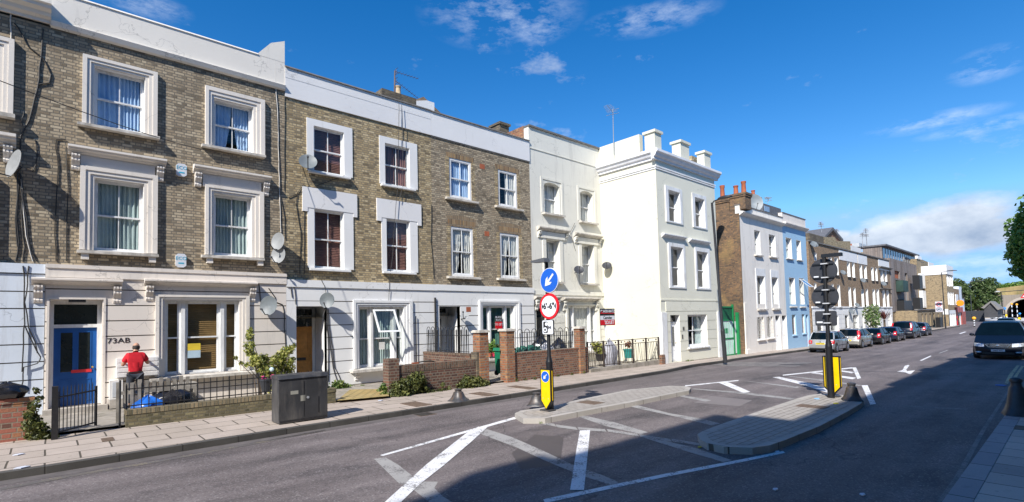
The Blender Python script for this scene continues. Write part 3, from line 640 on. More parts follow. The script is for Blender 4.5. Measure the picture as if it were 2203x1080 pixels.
def tripart(h,gw,gwo,Y,fr_,cur,mode,rail=.5,st=None,sillp=(.14,.26,.12),mullcol=None,lin=None):
    architrave(h,gwo,gw,Y,st or MOULD)
    xs=[gw[0]]+[gw[0]+(gw[2]-gw[0])*f for f in fr_]+[gw[2]]
    mb=B()
    for k in range(1,len(xs)-1): mb.box(xs[k]-.05,xs[k]+.05,Y+.06,Y+.2,gw[1]+.001,gw[3]-.001)
    mb.build('mullion',mullcol or FRAME,h)
    for k in range(len(xs)-1):
        x0=xs[k]+(.05 if k else .01); x1=xs[k+1]-(.05 if k<len(xs)-2 else .01)
        window(h,(x0,gw[1]+.002,x1,gw[3]-.004),Y,.12,1,rail,cur,mode,fw=.05)
    B().box(gw[0],gw[0]+.012,Y,Y+.12,gw[1],gw[3]).box(gw[2]-.012,gw[2],Y,Y+.12,gw[1],gw[3]).box(gw[0]+.012,gw[2]-.012,Y,Y+.12,gw[3]-.002,gw[3]-.001).build('reveal',lin or TRIMW,h)
    ex,pr,hh=sillp; s=B(); s.prism([(Y-pr,gw[1]-hh),(Y+.05,gw[1]-hh),(Y+.05,gw[1]-.002),(Y-pr,gw[1]-.04)],'x',gwo[0]-ex,gwo[2]+ex); s.build('sill',SILL,h)
tripart(h,gw,gwo,D-.05,(.235,.765),CUR_T,'blind')
B().box(W(403,742,D+.04)[0],W(431,742,D+.04)[0],D+.045,D+.052,W(415,770,D)[1],W(415,754,D)[1]).build('notice',plain('pale_notice',(.45,.58,.66),.5),h)
B().box(W(403,742,D+.04)[0],W(431,742,D+.04)[0],D+.045,D+.052,W(415,753.8,D)[1],W(415,739,D)[1]).build('notice',plain('yellow_notice',(.75,.55,.05),.5),h)
text('73AB',.20,SBLACK,h,((W(237,733,D)[0]+W(271,733,D)[0])/2,D-.085,W(254,733,D)[1]),FACE,.005,sx=1.15,name='house_number')
# ================================================================== HOUSE 75 (white painted surrounds)
h=empty('terraced_house',(8.8,D,.1),'yellow stock brick house with plain white window surrounds and a wooden orange front door','house','three storey houses of the terrace')
t1=RC(673.5,270.4,739.6,380,D); t1o=RC(658.7,252.8,757.7,387,D); t2=RC(826.6,307.4,880.8,406,D); t2o=RC(814.6,291,897.5,412,D)
m1=RC(674.9,449.5,739.6,580,D); m1o=RC(660.5,430,760,583,D); m2=RC(829.9,470.3,882,586,D); m2o=RC(819.2,450,898.5,590,D)
zpb=corner_z(617,208)*.5+corner_z(918,290)*.5; zpt=corner_z(617,142)*.5+corner_z(920,236)*.5; zb1=corner_z(603.5,600.5)*.5+corner_z(938,613)*.5
gd=RC(627,659,701,860,D); gd=(XB+.32,.24,W(701,680,D)[0],gd[3]); gw=RC(770,660,868,784,D); gwo=RC(756.6,646,885.5,790,D); gwo=(gwo[0],gw[1],gwo[2],gwo[3])
b=B(); sheet(b,XB,XC-.002,zb1-.1,zpb,D,[t1,t2,m1,m2]); shell(b,XB,XC-.002,D,D+9,-.2,zpt-.03,zpb+.2); b.build('wall',BR_YEL,h)
b=B(); hol=[gd,gw]; sheet(b,XB,XC+.12,.05,zb1-.25,D-.05,hol); b.build('joint_backing',JOINT_DARK,h); b=B()
zl=[.1,.55,.98,1.41,1.84,2.27,2.69,3.11]; courses(b,gd[2],XC+.12,zl,D-.05,.03,[(gwo[0],gwo[1],gwo[2],gwo[3])]); b.box(XB+.002,gd[0],D-.08,D-.05,.1,3.11); b.box(gd[0],gd[2],D-.08,D-.05,gd[3],3.11)
b.box(XB,XC+.12,D-.08,D-.05,3.13,zb1-.26).box(XB,XC+.12,D-.12,D,zb1-.25,zb1)
b.build('stucco_ground_floor',WHITE,h)
b=B(); b.box(XB+.003,XC-.002,D-.05,D+.3,zpb,(zpb+zpt)/2+.12-.012).box(XB+.003,XC-.002,D-.04,D+.3,(zpb+zpt)/2+.12-.012,(zpb+zpt)/2+.132).box(XB+.003,XC-.002,D-.05,D+.3,(zpb+zpt)/2+.132,zpt-.06); b.build('parapet',PARW,h)
B().prism([(D-.10,zpt-.06),(D+.35,zpt-.06),(D+.33,zpt+.02),(D-.08,zpt-.01)],'x',XB+.003,XC-.003).build('coping',LEAD,h)
for k,(r,o) in enumerate(((t1,t1o),(t2,t2o),(m1,m1o),(m2,m2o))):
    window(h,r,D,.085,2,.5,CUR_R,'blind' if k in (0,2,3) else 'full',lining=WHITE,sill=(.20,.16,.09),sillmat=WHITE,fw=.04,bar=.03,cy=.12)
    bb=B(); ring(bb,(o[0],r[1],o[2],o[3]),r,D-.035,D+.01)
    bb.build('window_surround',WHITE,h)
for a,q,s in ((RC(649.4,401,767,461,D),m1,m1o),(RC(809,426,905,476,D),m2,m2o)):
    B().box(a[0],a[2],D-.05,D+.005,m1[3]+.02 if q is m1 else m2[3]+.02,a[3]).build('lintel',PARW,h)
    [B().box(u,v,D-.049,D+.005,q[3]-.12,q[3]+.019).build('lintel_end',PARW,h) for u,v in ((a[0],s[0]-.001),(s[2]+.001,a[2]))]
# door recess
RD=1.15
def recess(h,gd,Y,dep,mat,floorz):
    b=B(); e=.004
    b.quad((gd[0],Y,floorz),(gd[0],Y+dep,floorz),(gd[0],Y+dep,gd[3]),(gd[0],Y,gd[3])); b.quad((gd[2],Y+dep,floorz),(gd[2],Y,floorz),(gd[2],Y,gd[3]),(gd[2],Y+dep,gd[3]))
    b.quad((gd[0],Y,gd[3]),(gd[0],Y+dep,gd[3]),(gd[2],Y+dep,gd[3]),(gd[2],Y,gd[3])); b.quad((gd[0],Y+dep,floorz),(gd[2],Y+dep,floorz),(gd[2],Y+dep,gd[3]),(gd[0],Y+dep,gd[3]))
    b.box(gd[0]+e,gd[2]-e,Y,Y+dep-.01,.06,floorz)
    return b.build('porch_recess',mat,h)
recess(h,gd,D-.05,RD,WHITE,.24)
Yd=D-.05+RD-.12; dz=W(650,706,Yd)[1]; dtr=W(650,682,Yd)[1]
xr=gd[2]; fr=B(); ring(fr,(gd[0]+.01,.24,xr-.01,gd[3]-.01),(gd[0]+.10,.24,xr-.12,gd[3]-.06),Yd,Yd+.09); fr.box(gd[0]+.10,xr-.12,Yd,Yd+.09,dtr,dtr+.05); fr.build('door_frame',FRAME,h)
B().box(gd[0]+.10,xr-.12,Yd+.03,Yd+.04,dz,gd[3]-.06).build('fanlight',DGLASS,h)
B().box(gd[0]+.10,xr-.12,Yd+.01,Yd+.05,dz,dz+.05).build('door_head',WOODO,h)
dd=door(h,(gd[0]+.10,.24,xr-.12,dz),Yd+.02,WOODO,'panel2'); B().box(gd[0]+.28,xr-.35,Yd+.005,Yd+.018,1.03,1.13).build('letter_plate',IRON,dd)
tripart(h,gw,gwo,D-.05,(.285,.80),CUR_G,'full',.47,WHITE,lin=WHITE,sillp=(.14,.30,.13))
# the open top casement
xa,xb=gw[0]+(gw[2]-gw[0])*.30,gw[0]+(gw[2]-gw[0])*.79; za=gw[3]-.10; ln=.98
b=B(); n0=len(b.v); ring(b,(xa,0,xb,ln),(xa+.07,.07,xb-.07,ln-.07),-.04,0)
def tip(p,xa=xa,za=za,ln=ln): 
    t=ln-p.z; return Vector((p.x, D-.02-t*math.sin(.50)+p.y*.9, za-t*math.cos(.50)))
b.xform(tip); o=b.build('open_casement',FRAME,h); g=B(); g.box(xa+.07,xb-.07,-.025,-.02,.07,ln-.07); g.xform(tip); g.build('pane',GLASS,o)
B().box(W(816,738,D)[0],W(828,738,D)[0],D+.03,D+.038,W(820,752,D)[1],W(820,736,D)[1]).build('notice',plain('white_notice',(.75,.74,.70),.6),h)
bb=B()
for xx in (gwo[0]+.12,gwo[2]-.12): corbel(h,xx,gw[1]-.14,D-.06,w=.15,h=.3,p=.16,mat=TRIMW)
# ================================================================== HOUSE 77 (no surrounds)
h=empty('terraced_house',(14.6,D,.1),'dark weathered brick house with plain white sash frames and two terracotta air bricks','house','three storey houses of the terrace')
t1=RC(965.5,338,1014.5,433,D); t2=RC(1070.5,363.5,1113,450,D); m1=RC(969,486,1019,596,D); m2=RC(1074.5,500,1118,600,D)
zpb=corner_z(922.4,291)*.5+corner_z(1138,347)*.5; zpt=corner_z(924,238)*.5+corner_z(1136,302)*.5; zb1=corner_z(960,613.4)*.5+corner_z(1141,619)*.5
gd=(XC+.22,.22,W(988,690,D)[0],corner_z(941,659)); gw=(W(1036,680,D)[0],corner_z(1051,769),W(1104,680,D)[0],corner_z(1036,658)); gwo=(W(1027,680,D)[0],gw[1],W(1115,680,D)[0],corner_z(1027,646.5))
XC2=XC
b=B(); sheet(b,XC2,XD-.002,zb1-.1,zpb,D,[t1,t2,m1,m2]); shell(b,XC2,XD-.002,D,D+9,-.2,zpt-.03,zpb+.2); b.build('wall',BR_GREY,h)
b=B(); hol=[gd,gw]; sheet(b,XC+.122,XD-.002,-.05,zb1-.25,D-.05,hol); b.build('joint_backing',JOINT_DARK,h); b=B()
zl=[-.02,.42,.85,1.28,1.70,2.12,2.54,2.96]; courses(b,gd[2],XD-.004,zl,D-.05,.03,[gwo]); b.box(XC+.124,gd[0],D-.08,D-.05,.0,2.96); b.box(gd[0],gd[2],D-.08,D-.05,gd[3],2.96); b.box(XC+.124,XD-.004,D-.08,D-.05,2.98,zb1-.26).box(XC+.122,XD-.004,D-.12,D,zb1-.25,zb1)
b.build('stucco_ground_floor',WHITE,h)
B().box(XC2+.003,XD-.002,D-.05,D+.3,zpb,zpt-.05).build('parapet',PARW,h)
B().prism([(D-.10,zpt-.05),(D+.35,zpt-.05),(D+.33,zpt+.03),(D-.08,zpt)],'x',XC2+.003,XD-.003).build('coping',LEAD,h)
B().box(XC2+.01,XD-.01,D-.035,D,zpb-.05,zpb-.001).build('brick_ledge',LEAD,h)
for k,(r,cm,md) in enumerate(((t1,CUR_B,'full'),(t2,CUR_W,'right'),(m1,CUR_W,'pulled'),(m2,CUR_W,'pulled'))):
    window(h,r,D-.02,.04,2,.5,cm,md,fw=.095,sill=(.26,.17,.11),bar=.028,cy=.16)
ARCH=brickmat('arch_brick',(.40,.26,.12),(.30,.17,.08),(.44,.31,.17),(.24,.2,.15),bw=.08,rh=.24,darkamt=(.6,.85))
for r,hh in ((t1,.22),(t2,.22),(m1,.42),(m2,.42)):
    n=9; ax=(r[0]+r[2])/2; hw=(r[2]-r[0])/2+.12; lo=[]; up=[]
    for i in range(n+1):
        u=-1+2*i/n; lo.append((ax+u*hw,r[3]+.002)); up.append((ax+u*hw*1.08,r[3]+hh+(1-u*u)*.07))
    B().prism(lo+up[::-1],'y',D-.006,D+.01).build('brick_arch',ARCH,h)
    B().box(r[0]-.2,r[0]-.005,D-.005,D+.01,r[1],r[3]+.001).build('brick_jamb',BR_YEL,h); B().box(r[2]+.005,r[2]+.2,D-.005,D+.01,r[1],r[3]+.001).build('brick_jamb',BR_YEL,h)
for q in ((1031.7,352,1042,364.5),(1042,497,1052,508.5),(1000,660.5,1010,671)):
    r=RC(*q,D); bb=B(); bb.box(r[0],r[2],D-(.085 if q[1]>600 else .008),D+.01,r[1],r[3]); bb.build('air_brick',TERRA,h)
recess(h,gd,D-.05,1.0,WHITE,.22)
Yd=D-.05+.9; dzz=W(950,676,Yd)[1]; dxr=W(959,690,Yd)[0]
fr=B(); ring(fr,(gd[0]+.01,.22,gd[2]-.01,gd[3]-.01),(gd[0]+.07,.22,gd[2]-.10,gd[3]-.05),Yd,Yd+.09); fr.box(gd[0]+.07,gd[2]-.1,Yd,Yd+.09,dzz,dzz+.06); fr.build('door_frame',FRAME,h)
B().box(gd[0]+.07,gd[2]-.1,Yd+.03,Yd+.04,dzz+.06,gd[3]-.05).build('fanlight',DGLASS,h)
dd=door(h,(gd[0]+.07,.22,gd[2]-.1,dzz),Yd+.02,WOODW,'slim'); B().box(gd[0]+.25,gd[0]+.65,Yd,Yd+.018,.88,.98).build('letter_plate',RED,dd)
tripart(h,gw,gwo,D-.05,(.25,.75),CUR_GN,'full',.54,WHITE,lin=WHITE,sillp=(.06,.34,.12))
o=B().box(W(1065,681,D)[0],W(1080,681,D)[0],D+.01,D+.02,W(1072,707,D)[1],W(1072,692,D)[1]).build('letting_notice',RED,h)
o=B().box(W(1065,681,D)[0],W(1080,681,D)[0],D+.01,D+.02,W(1072,691.5,D)[1],W(1072,680,D)[1]).build('letting_notice',SBLACK,h)
xm=(W(1065,690,D)[0]+W(1080,690,D)[0])/2
text('BLACK\nKATZ',.13,SWHITE,h,(xm,D+.006,W(1072,685.5,D)[1]),FACE,.002); text('TO LET',.15,SWHITE,h,(xm,D+.006,W(1072,698,D)[1]),FACE,.002)
# ================================================================== HOUSE 79 (off-white stucco)
h=empty('terraced_house',(20.2,D,-.1),'tall off-white stucco house with recessed sashes and bracketed window hoods','house','three storey houses of the terrace')
t1=RC(1169,389,1205,463,D); t2=RC(1246.8,407.6,1276.8,480,D); m1=RC(1173,514,1204.5,606,D); m2=RC(1249.7,524,1278.5,610,D)
zpt=corner_z(1137,273)*.5+corner_z(1289,320)*.5; zl0=corner_z(1139,318)*.5+corner_z(1286,360)*.5; zb1=corner_z(1145,622)
gd=(W(1153,670,D)[0],.1,W(1176,670,D)[0],corner_z(1155,663)); gw=(W(1222,680,D)[0],corner_z(1235,757),W(1282,680,D)[0],corner_z(1222,659))
b=B(); sheet(b,XD,XE+.05,zb1-.3,zpt,D,[t1,t2,m1,m2]); shell(b,XD,XE-.002,D,D+9,-.3,zpt-.03,zpt-.8)
sheet(b,XD,XE,-.3,zb1-.3,D,[gd,gw]); zl=[.1,.42,.84,1.26,1.68,2.1,2.52]; courses(b,XD+.03,XE-.004,zl,D,.03,[(gd[0]-.1,-1,gd[2]+.1,gd[3]+.2),(gw[0]-.3,gw[1]-.2,gw[2]+.3,gw[3]+.1)])
b.box(XD+.003,XE-.003,D-.05,D,zb1-.26,zb1-.05)
b.build('wall',OFFW,h)
B().box(XD+.003,XE-.003,D-.03,D+.001,zl0-.02,zl0+.02).build('string_course',OFFW,h)
B().box(XD-.02,XE-.003,D-.08,D+.33,zpt-.02,zpt+.07).build('coping',LEAD,h)
B().box(XD-.03,XD+.25,D+.331,D+3.2,zpt-1.3,zpt+.1).build('party_wall',BR_ORANGE,h)
for k,(r,cm) in enumerate(((t1,CUR_W),(t2,CUR_W),(m1,CUR_W),(m2,CUR_W))):
    window(h,r,D,.28,2,.5,cm,'full',fw=.05,lining=OFFW,sill=(.18,.22,.12),cy=.36)
    bb=B(); o=(r[0]-.24,r[1]-.0,r[2]+.24,r[3]+.2); ring(bb,(o[0],r[1],o[2],o[3]),(r[0]-.10,r[1],r[2]+.10,r[3]+.08) if k<2 else r,D-.03 if k<2 else D-.05,D+.001); bb.build('window_surround',OFFW,h)
    if k<2:
        n=8; ax=(r[0]+r[2])/2; hw=(r[2]-r[0])/2; B().prism([(r[0],r[3]-.001)]+[(ax-hw+2*hw*i/n,r[3]-.16*( (2*i/n-1)**2)-.002) for i in range(n+1)]+[(r[2],r[3]-.001)],'y',D-.001,D+.26).build('window_head',OFFW,h)
for xa,ya,xb,yb in ((1160,483,1225,497),(1239,496,1296,510)):
    a=W(xa,ya,D-.2); c=W(xb,yb,D-.2); c=(min(c[0],XE-.05),c[1]); z=(a[1]+c[1])/2; cornice(h,a[0],c[0],z,D,.24,.26,SILL); corbel(h,a[0]+.12,z-.22,D,.15,.34,.18,OFFW); corbel(h,c[0]-.12,z-.22,D,.15,.34,.18,OFFW)
    B().box(a[0]+.24,c[0]-.24,D-.09,D,z-.55,z-.23).build('frieze',OFFW,h)
for xa,ya,xb,yb,bk in ((1143.6,632,1208,640,0),(1214.5,635,1292,644,1)):
    a=W(xa,ya,D-.25); c=W(xb,yb,D-.25); a=(max(a[0],XD+.02),a[1]); c=(min(c[0],XE-.05),c[1]); z=(a[1]+c[1])/2; cornice(h,a[0],c[0],z,D-.02,.22,.28,SILL); corbel(h,a[0]+.15,z-.2,D-.02,.17,.52,.2,OFFW); corbel(h,c[0]-.15,z-.2,D-.02,.17,.52,.2,OFFW)
door(h,(gd[0],.1,gd[2],gd[3]-.45),D+.2,plain('black_door_paint',(.02,.02,.022),.3),'panel2'); B().box(gd[0],gd[2],D+.2,D+.21,gd[3]-.45,gd[3]).build('fanlight',DGLASS,h)
tripart(h,gw,(gw[0]-.22,gw[1],gw[2]+.22,gw[3]+.1),D,(.2,.8),CUR_W,'full',.45,OFFW,lin=OFFW,sillp=(.1,.3,.12))
# ================================================================== HOUSE 81 (sage front, ivory flank, stepping forward)
FY=14.2; X0=XE; X1=W(1545,600,FY)[0]
h=empty('corner_house',((X0+X1)/2,FY,-.1),'sage green stucco house standing forward of the terrace with an ivory flank wall','house')
zc=W(1412,325,FY)[1]; zf=W(1412,357,FY)[1]
t1=RC(1435.5,408,1463,480,FY); t2=RC(1492.5,424,1516,491,FY); m1=RC(1440.7,529.6,1470.7,617.7,FY); m2=RC(1496.6,540,1524,620.5,FY)
gd=(W(1441,690,FY)[0],gz(24)+.15,W(1461,690,FY)[0],W(1438.8,678,FY)[1]); gw=RC(1477.5,677,1522,743,FY)
b=B(); sheet(b,X0,X1,2.9,zc,FY,[t1,t2,m1,m2]); zg=2.9
sheet(b,X0,X1,-.6,zg,FY,[gd,gw]); courses(b,X0+.45,X1-.45,[gz(26)+.12,.44,.97,1.5,2.03,2.56,3.1],FY,.025,[(gd[0]-.0,-1,gd[2]+.0,gd[3]),gw]); b.box(X0+.001,X1-.001,FY-.03,FY,3.12,3.2)
b.build('front_wall',SAGE,h)
zp=WX(1338,301,X0)[1]; b=B(); b.quad((X0,FY+9,-.6),(X0,FY,-.6),(X0,FY,zc),(X0,FY+9,zc)); b.quad((X1,FY,-.6),(X1,FY+9,-.6),(X1,FY+9,zc),(X1,FY,zc)); b.quad((X0,FY,zc-.2),(X1,FY,zc-.2),(X1,FY+9,zc-.2),(X0,FY+9,zc-.2)); b.quad((X0,FY+9,-.6),(X1,FY+9,-.6),(X1,FY+9,zc),(X0,FY+9,zc))
b.quad((X0,FY+.4,2.9),(X1,FY+.4,2.9),(X1,FY+9,2.9),(X0,FY+9,2.9)); b.quad((X0,FY+.4,6.2),(X1,FY+.4,6.2),(X1,FY+9,6.2),(X0,FY+9,6.2))
b.build('flank_wall',IVORY,h)
B().box(X0-.01,X0+.3,FY+.9,FY+8.9,zc-.1,zp).build('parapet',IVORY,h)
pr=[(0,0),(-.16,0),(-.34,-.10),(-.34,-.22),(-.26,-.27),(-.20,-.40),(-.10,-.46),(-.10,-.56),(0,-.56)]
b=B(); prof=[(FY+.05+y,zc+.08+z) for y,z in pr]; b.prism([(p[0]-.05 if p[0]<FY+.05 else p[0],p[1]) for p in prof],'x',X0-.32,X1+.3)
b.prism([(X0-.0+(p[0]-FY-.05)-.0,p[1]+.001) for p in prof],'y',FY+.06,FY+8.8); 
b.build('cornice',plain('cornice_white',(.78,.78,.80),.6,.08),h)
zz=W(1412,356,FY)[1]; b=B(); b.box(X0-.05,X1+.05,FY-.05,FY,zz-.07,zz-.0).box(X0-.04,X1+.04,FY-.04,FY,zz-.18,zz-.13).box(X0-.05,X0,FY+.001,FY+8.7,zz-.07,zz).box(X0-.04,X0,FY+.001,FY+8.7,zz-.18,zz-.13); b.build('string_course',plain('cornice_white',(1,1,1)),h)
for k,(xa,xb,pt,pb) in enumerate(((1408,1421,283,1386),(1463,1481,306,1445),(1514,1527,328,1499))):
    x0=X0-.02 if k==0 else W(xa,pt+12,FY)[0]; x1=W(xb,pt+12,FY)[0]; yd=min(WX(pb,pt+12,x0)[0],FY+1.6); zt=W((xa+xb)/2,pt,FY)[1]
    b=B(); b.box(x0,x1,FY-.02,yd,zc+.05,zt-.1).box(x0-.08,x1+.08,FY-.10,yd+.08,zt-.1,zt+.03); b.build('roof_pier',IVORY,h)
B().box(W(1490,340,FY+2)[0],X1-.3,FY+1.2,FY+1.6,zc,W(1500,335,FY+1)[1]).build('roof_chimney',BR_YEL,h)
for r,o in ((t1,RC(1429,398,1468,483,FY)),(t2,RC(1487,414.5,1520,494,FY)),(m1,RC(1435.5,521,1475,620,FY)),(m2,RC(1493,531,1528,623,FY))):
    bb=B(); ring(bb,(o[0],r[1]-.08,o[2],o[3]),r,FY-.05,FY+.01); bb.build('window_surround',FRAME,h)
    window(h,r,FY,.24,2,.5,CUR_G,'left',fw=.05,lining=FRAME,cy=.34)
for q in ((1430,500,1478.5,514),(1487.5,511,1530,525)):
    a=W(q[0],q[1],FY-.2); c=W(q[2],q[3],FY-.2); cornice(h,a[0],c[0],(a[1]+c[1])/2+.06,FY,.20,.2,FRAME,'window_hood')
door(h,(gd[0],gd[1],gd[2],gd[3]-.42),FY+.24,WOODW,'slim2'); bb=B(); bb.box(gd[0],gd[0]+.02,FY,FY+.24,gd[1],gd[3]).box(gd[2]-.02,gd[2],FY,FY+.24,gd[1],gd[3]).box(gd[0],gd[2],FY+.2,FY+.28,gd[3]-.42,gd[3]-.36); bb.build('door_frame',FRAME,h); B().box(gd[0],gd[2],FY+.25,FY+.26,gd[3]-.36,gd[3]).build('fanlight',DGLASS,h)
window(h,gw,FY,.26,2,.5,CUR_G,'sides',fw=.07,lining=FRAME,sill=(.1,.12,.09),sillmat=FRAME,bar=.10,cy=.4)
for x0,x1 in ((X0+.0,X0+.42),(X1-.42,X1)): B().box(x0-(.04 if x0==X0 else 0),x1+(0 if x0==X0 else .04),FY-.07,FY+(.15 if x0==X0 else .0)-.001,-.5,W(1430,672,FY)[1]).build('pilaster',FRAME,h)
text('81',.26,SBLACK,h,(W(1469.5,707,FY)[0],FY-.045,W(1469,707,FY)[1]),FACE,.005,name='house_number'); B().box(W(1466,724,FY)[0],W(1467.6,724,FY)[0],FY-.05,FY-.02,W(1466,729,FY)[1],W(1466,720,FY)[1]).build('bell_panel',IRON,h)
# ================================================================== white and blue pair beyond the green gate
XF=W(1601,700,FY)[0]; XG=W(1688,600,FY)[0]; XH=W(1737,600,FY)[0]
h=empty('corner_house',((XF+XG)/2,FY,gz(36)),'rough white painted house with a bare brick flank wall and tall red chimney pots','house')
zpt=W(1585,434,FY)[1]*.5+W(1681,474,FY)[1]*.5; zcn=W(1595,457,FY)[1]*.5+W(1681,484,FY)[1]*.5
def wr(q,Y=FY): return RC(*q,Y)
t=[wr((1621.5,494,1637,549)),wr((1653,503,1669.5,553))]; mm=[wr((1627,593,1647,664)),wr((1659,596,1675.5,663))]; gg=[wr((1628,682,1645,729)),wr((1648.5,681,1664.5,726))]; dr=[(W(1667,690,FY)[0],gz(38)+.12,W(1678,690,FY)[0],W(1668,679,FY)[1]),(W(1681,690,FY)[0],gz(38)+.12,W(1692,690,FY)[0],W(1681,679,FY)[1])]
b=B(); sheet(b,XF,XG,3.0,zcn+.2,FY,t+mm); sheet(b,XF,XG,-.6,3.0,FY,gg+dr); b.quad((XF,FY,zcn),(XG,FY,zcn),(XG,FY+9,zcn),(XF,FY+9,zcn)); b.quad((XG-.01,FY,-.6),(XG-.01,FY+9,-.6),(XG-.01,FY+9,zcn),(XG-.01,FY,zcn)); b.quad((XF,FY+.4,3.),(XG,FY+.4,3.),(XG,FY+9,3.),(XF,FY+9,3.)); b.quad((XF,FY+9,-.6),(XG,FY+9,-.6),(XG,FY+9,zcn),(XF,FY+9,zcn)); b.build('front_wall',ROUGHW,h)
zfl=WX(1560,436,XF)[1]
B().add([(XF-.01,FY+.02,-.6),(XF-.01,FY+9,-.6),(XF-.01,FY+9,zfl+.3),(XF-.01,FY+.02,zpt-.35)],[(1,0,3,2)]).build('flank_wall',BR_SIDE,h)
B().box(XF-.05,XG-.01,FY-.04,FY+.25,zcn-.05,zpt).build('parapet',ROUGHW,h); B().box(XF-.08,XG-.01,FY-.08,FY+.29,zpt,zpt+.06).build('coping',LEAD,h)
cornice(h,XF-.06,XG-.02,zcn+.08,FY-.03,.26,.26,ROUGHW)
B().box(XF+.02,XF+.45,FY-.06,FY+.0,-.5,3.05).box(XF-.04,XF+.6,FY-.14,FY,-.5,.1).build('pilaster',ROUGHW,h)
for k,r in enumerate(t+mm): window(h,r,FY,.24,2,.5,CUR_G,'left',fw=.05,lining=FRAME,sill=(.12,.14,.12),cy=.34)
for r in mm: bb=B(); o=(r[0]-.16,r[1],r[2]+.16,r[3]+.5); ring(bb,o,r,FY-.03,FY+.01); bb.build('window_surround',FRAME,h)
for r in gg:
    w=window(h,r,FY,.15,1,0,None,fw=.05,sill=(.1,.12,.08),sillmat=ROUGHW); bb=B()
    n=7
    for i in range(1,n,2): 
        x=r[0]+(r[2]-r[0])*i/n; bb.tube([(x,FY+.02,r[1]),(x,FY+.02,r[3])],.007,5)
    for k in range(6):
        zc_=r[1]+(r[3]-r[1])*(k+.5)/6; rr=(r[2]-r[0])*.2
        for sx in (.27,.73):
            xc=r[0]+(r[2]-r[0])*sx; bb.tube([(xc+rr*math.cos(a*PI/5),FY+.0,zc_+rr*math.sin(a*PI/5)) for a in range(9)],.008,4,cap=False)
    bb.build('scroll_grille',TRIMW,w)
for r in dr:
    door(h,(r[0]+.03,r[1],r[2]-.03,r[3]-.3),FY+.2,WOODW,'plain'); bb=B(); bb.box(r[0],r[0]+.03,FY-.01,FY+.24,r[1],r[3]).box(r[2]-.03,r[2],FY-.01,FY+.24,r[1],r[3]); bb.build('door_frame',FRAME,h); B().box(r[0]+.03,r[2]-.03,FY+.2,FY+.21,r[3]-.3,r[3]).build('fanlight',DGLASS,h)
def pot(par,x,y,z,hh,r=.16,mat=None,name='chimney_pot'):
    return B().lathe([(r*1.1,0),(r*.95,hh*.2),(r*.82,hh*.8),(r*.98,hh*.86),(r*1.02,hh),(r*.8,hh),(r*.8,hh*.9)],(x,y,z),12).build(name,mat or TERRA,par,smooth=35)
def stack(par,x0,x1,y0,y1,z0,z1,pots,mat,pm=None,cap=.08):
    b=B(); b.box(x0,x1,y0,y1,z0,z1-.25).box(x0-cap*.6,x1+cap*.6,y0-cap*.6,y1+cap*.6,z1-.25,z1-.14).box(x0-cap,x1+cap,y0-cap,y1+cap,z1-.14,z1)
    s=b.build('chimney_stack',mat,par)
    for (u,v,hh) in pots: 
        q=pot(par,x0+(x1-x0)*u,y0+(y1-y0)*v,z1,hh,mat=pm); q.parent=s
    return s
def zx(px,py,X): return WX(px,py,X)
a=zx(1572,415,XF+.3); c=zx(1604,415,XF+.3)
ya=zx(1534,428,XF+.3); 
stack(h,XF+.02,XF+.9,zx(1602,420,XF)[0],zx(1568,420,XF)[0],zfl-.6,zx(1590,415,XF)[1],[(.5,.75,.62),(.5,.25,.80)],BR_SIDE)
yl=zx(1549,430,XF); stack(h,XF+.02,XF+.8,yl[0]-.55,yl[0]+.6,zfl-1.4,yl[1]+.02,[(.5,.5,1.0)],BR_SIDE)
yl=W(1625,424,FY+3); stack(h,yl[0]-.4,yl[0]+.5,FY+2.8,FY+3.6,zcn,yl[1],[(.5,.5,.6)],BR_RED,TERRA)
yl=W(1645,436,FY+1.6); b=B(); y_=FY+1.6; xa=W(1640,432,y_)[0]; b.prism([(xa,zcn),(xa+3.6,zcn),(xa+3.6,W(1682,450,y_)[1]),(xa,W(1638,436,y_)[1])],'y',y_,y_+2.5); b.build('roof_room',SLATE,h)
B().box(W(1643,445,y_)[0],W(1654,448,y_)[0],y_-.03,y_,W(1648,455,y_)[1],W(1648,444,y_)[1]).build('roof_light',plain('roof_glass',(.25,.32,.42),.15,.3,4),h)
# blue
h=empty('corner_house',((XG+XH)/2,FY,gz(42)),'sky blue painted house with an open casement and a red front door','house')
zpt=W(1681,453,FY)[1]*.4+W(1731,476,FY)[1]*.6; zcn=W(1681,480,FY)[1]*.5+W(1735,493.5,FY)[1]*.5
t=[wr((1689.4,510,1704,557)),wr((1712,515.6,1724,560))]; mm=[wr((1696.4,596.5,1712,659)),wr((1718,598,1731,659.5))]; gg=[wr((1703,677,1713.5,720)),wr((1724,676,1733,717))]; dr=[(W(1734,690,FY)[0],gz(42)+.12,W(1739,690,FY)[0],W(1735,677,FY)[1])]; XH=max(XH,dr[0][2]+.3)
b=B(); sheet(b,XG,XH,3.0,zcn+.1,FY,t+mm); sheet(b,XG,XH,-.7,3.0,FY,gg+dr); shell(b,XG+.001,XH,FY,FY+9,-.7,zcn,zcn); b.build('wall',SKYB,h)
B().box(XG+.002,XH,FY-.03,FY+.25,zcn-.05,zpt).build('parapet',CREAM,h); B().box(XG+.002,XH+.03,FY-.07,FY+.29,zpt,zpt+.05).build('coping',LEAD,h); cornice(h,XG,XH+.1,zcn+.06,FY-.02,.26,.26,CREAM)
for r in t+mm[:1]: window(h,r,FY,.2,1,.5,CUR_G,'right',fw=.05,lining=TRIMW,sill=(.12,.12,.09),cy=.34)
window(h,mm[1],FY,.2,1,0,CUR_W,'left',fw=.05,lining=TRIMW,sill=(.12,.12,.09),cy=.34)
r=mm[1]; b=B(); L=.95; wd=(r[2]-r[0])*.95; ring(b,(0,0,wd,L),(.06,.06,wd-.06,L-.06),-.03,0)
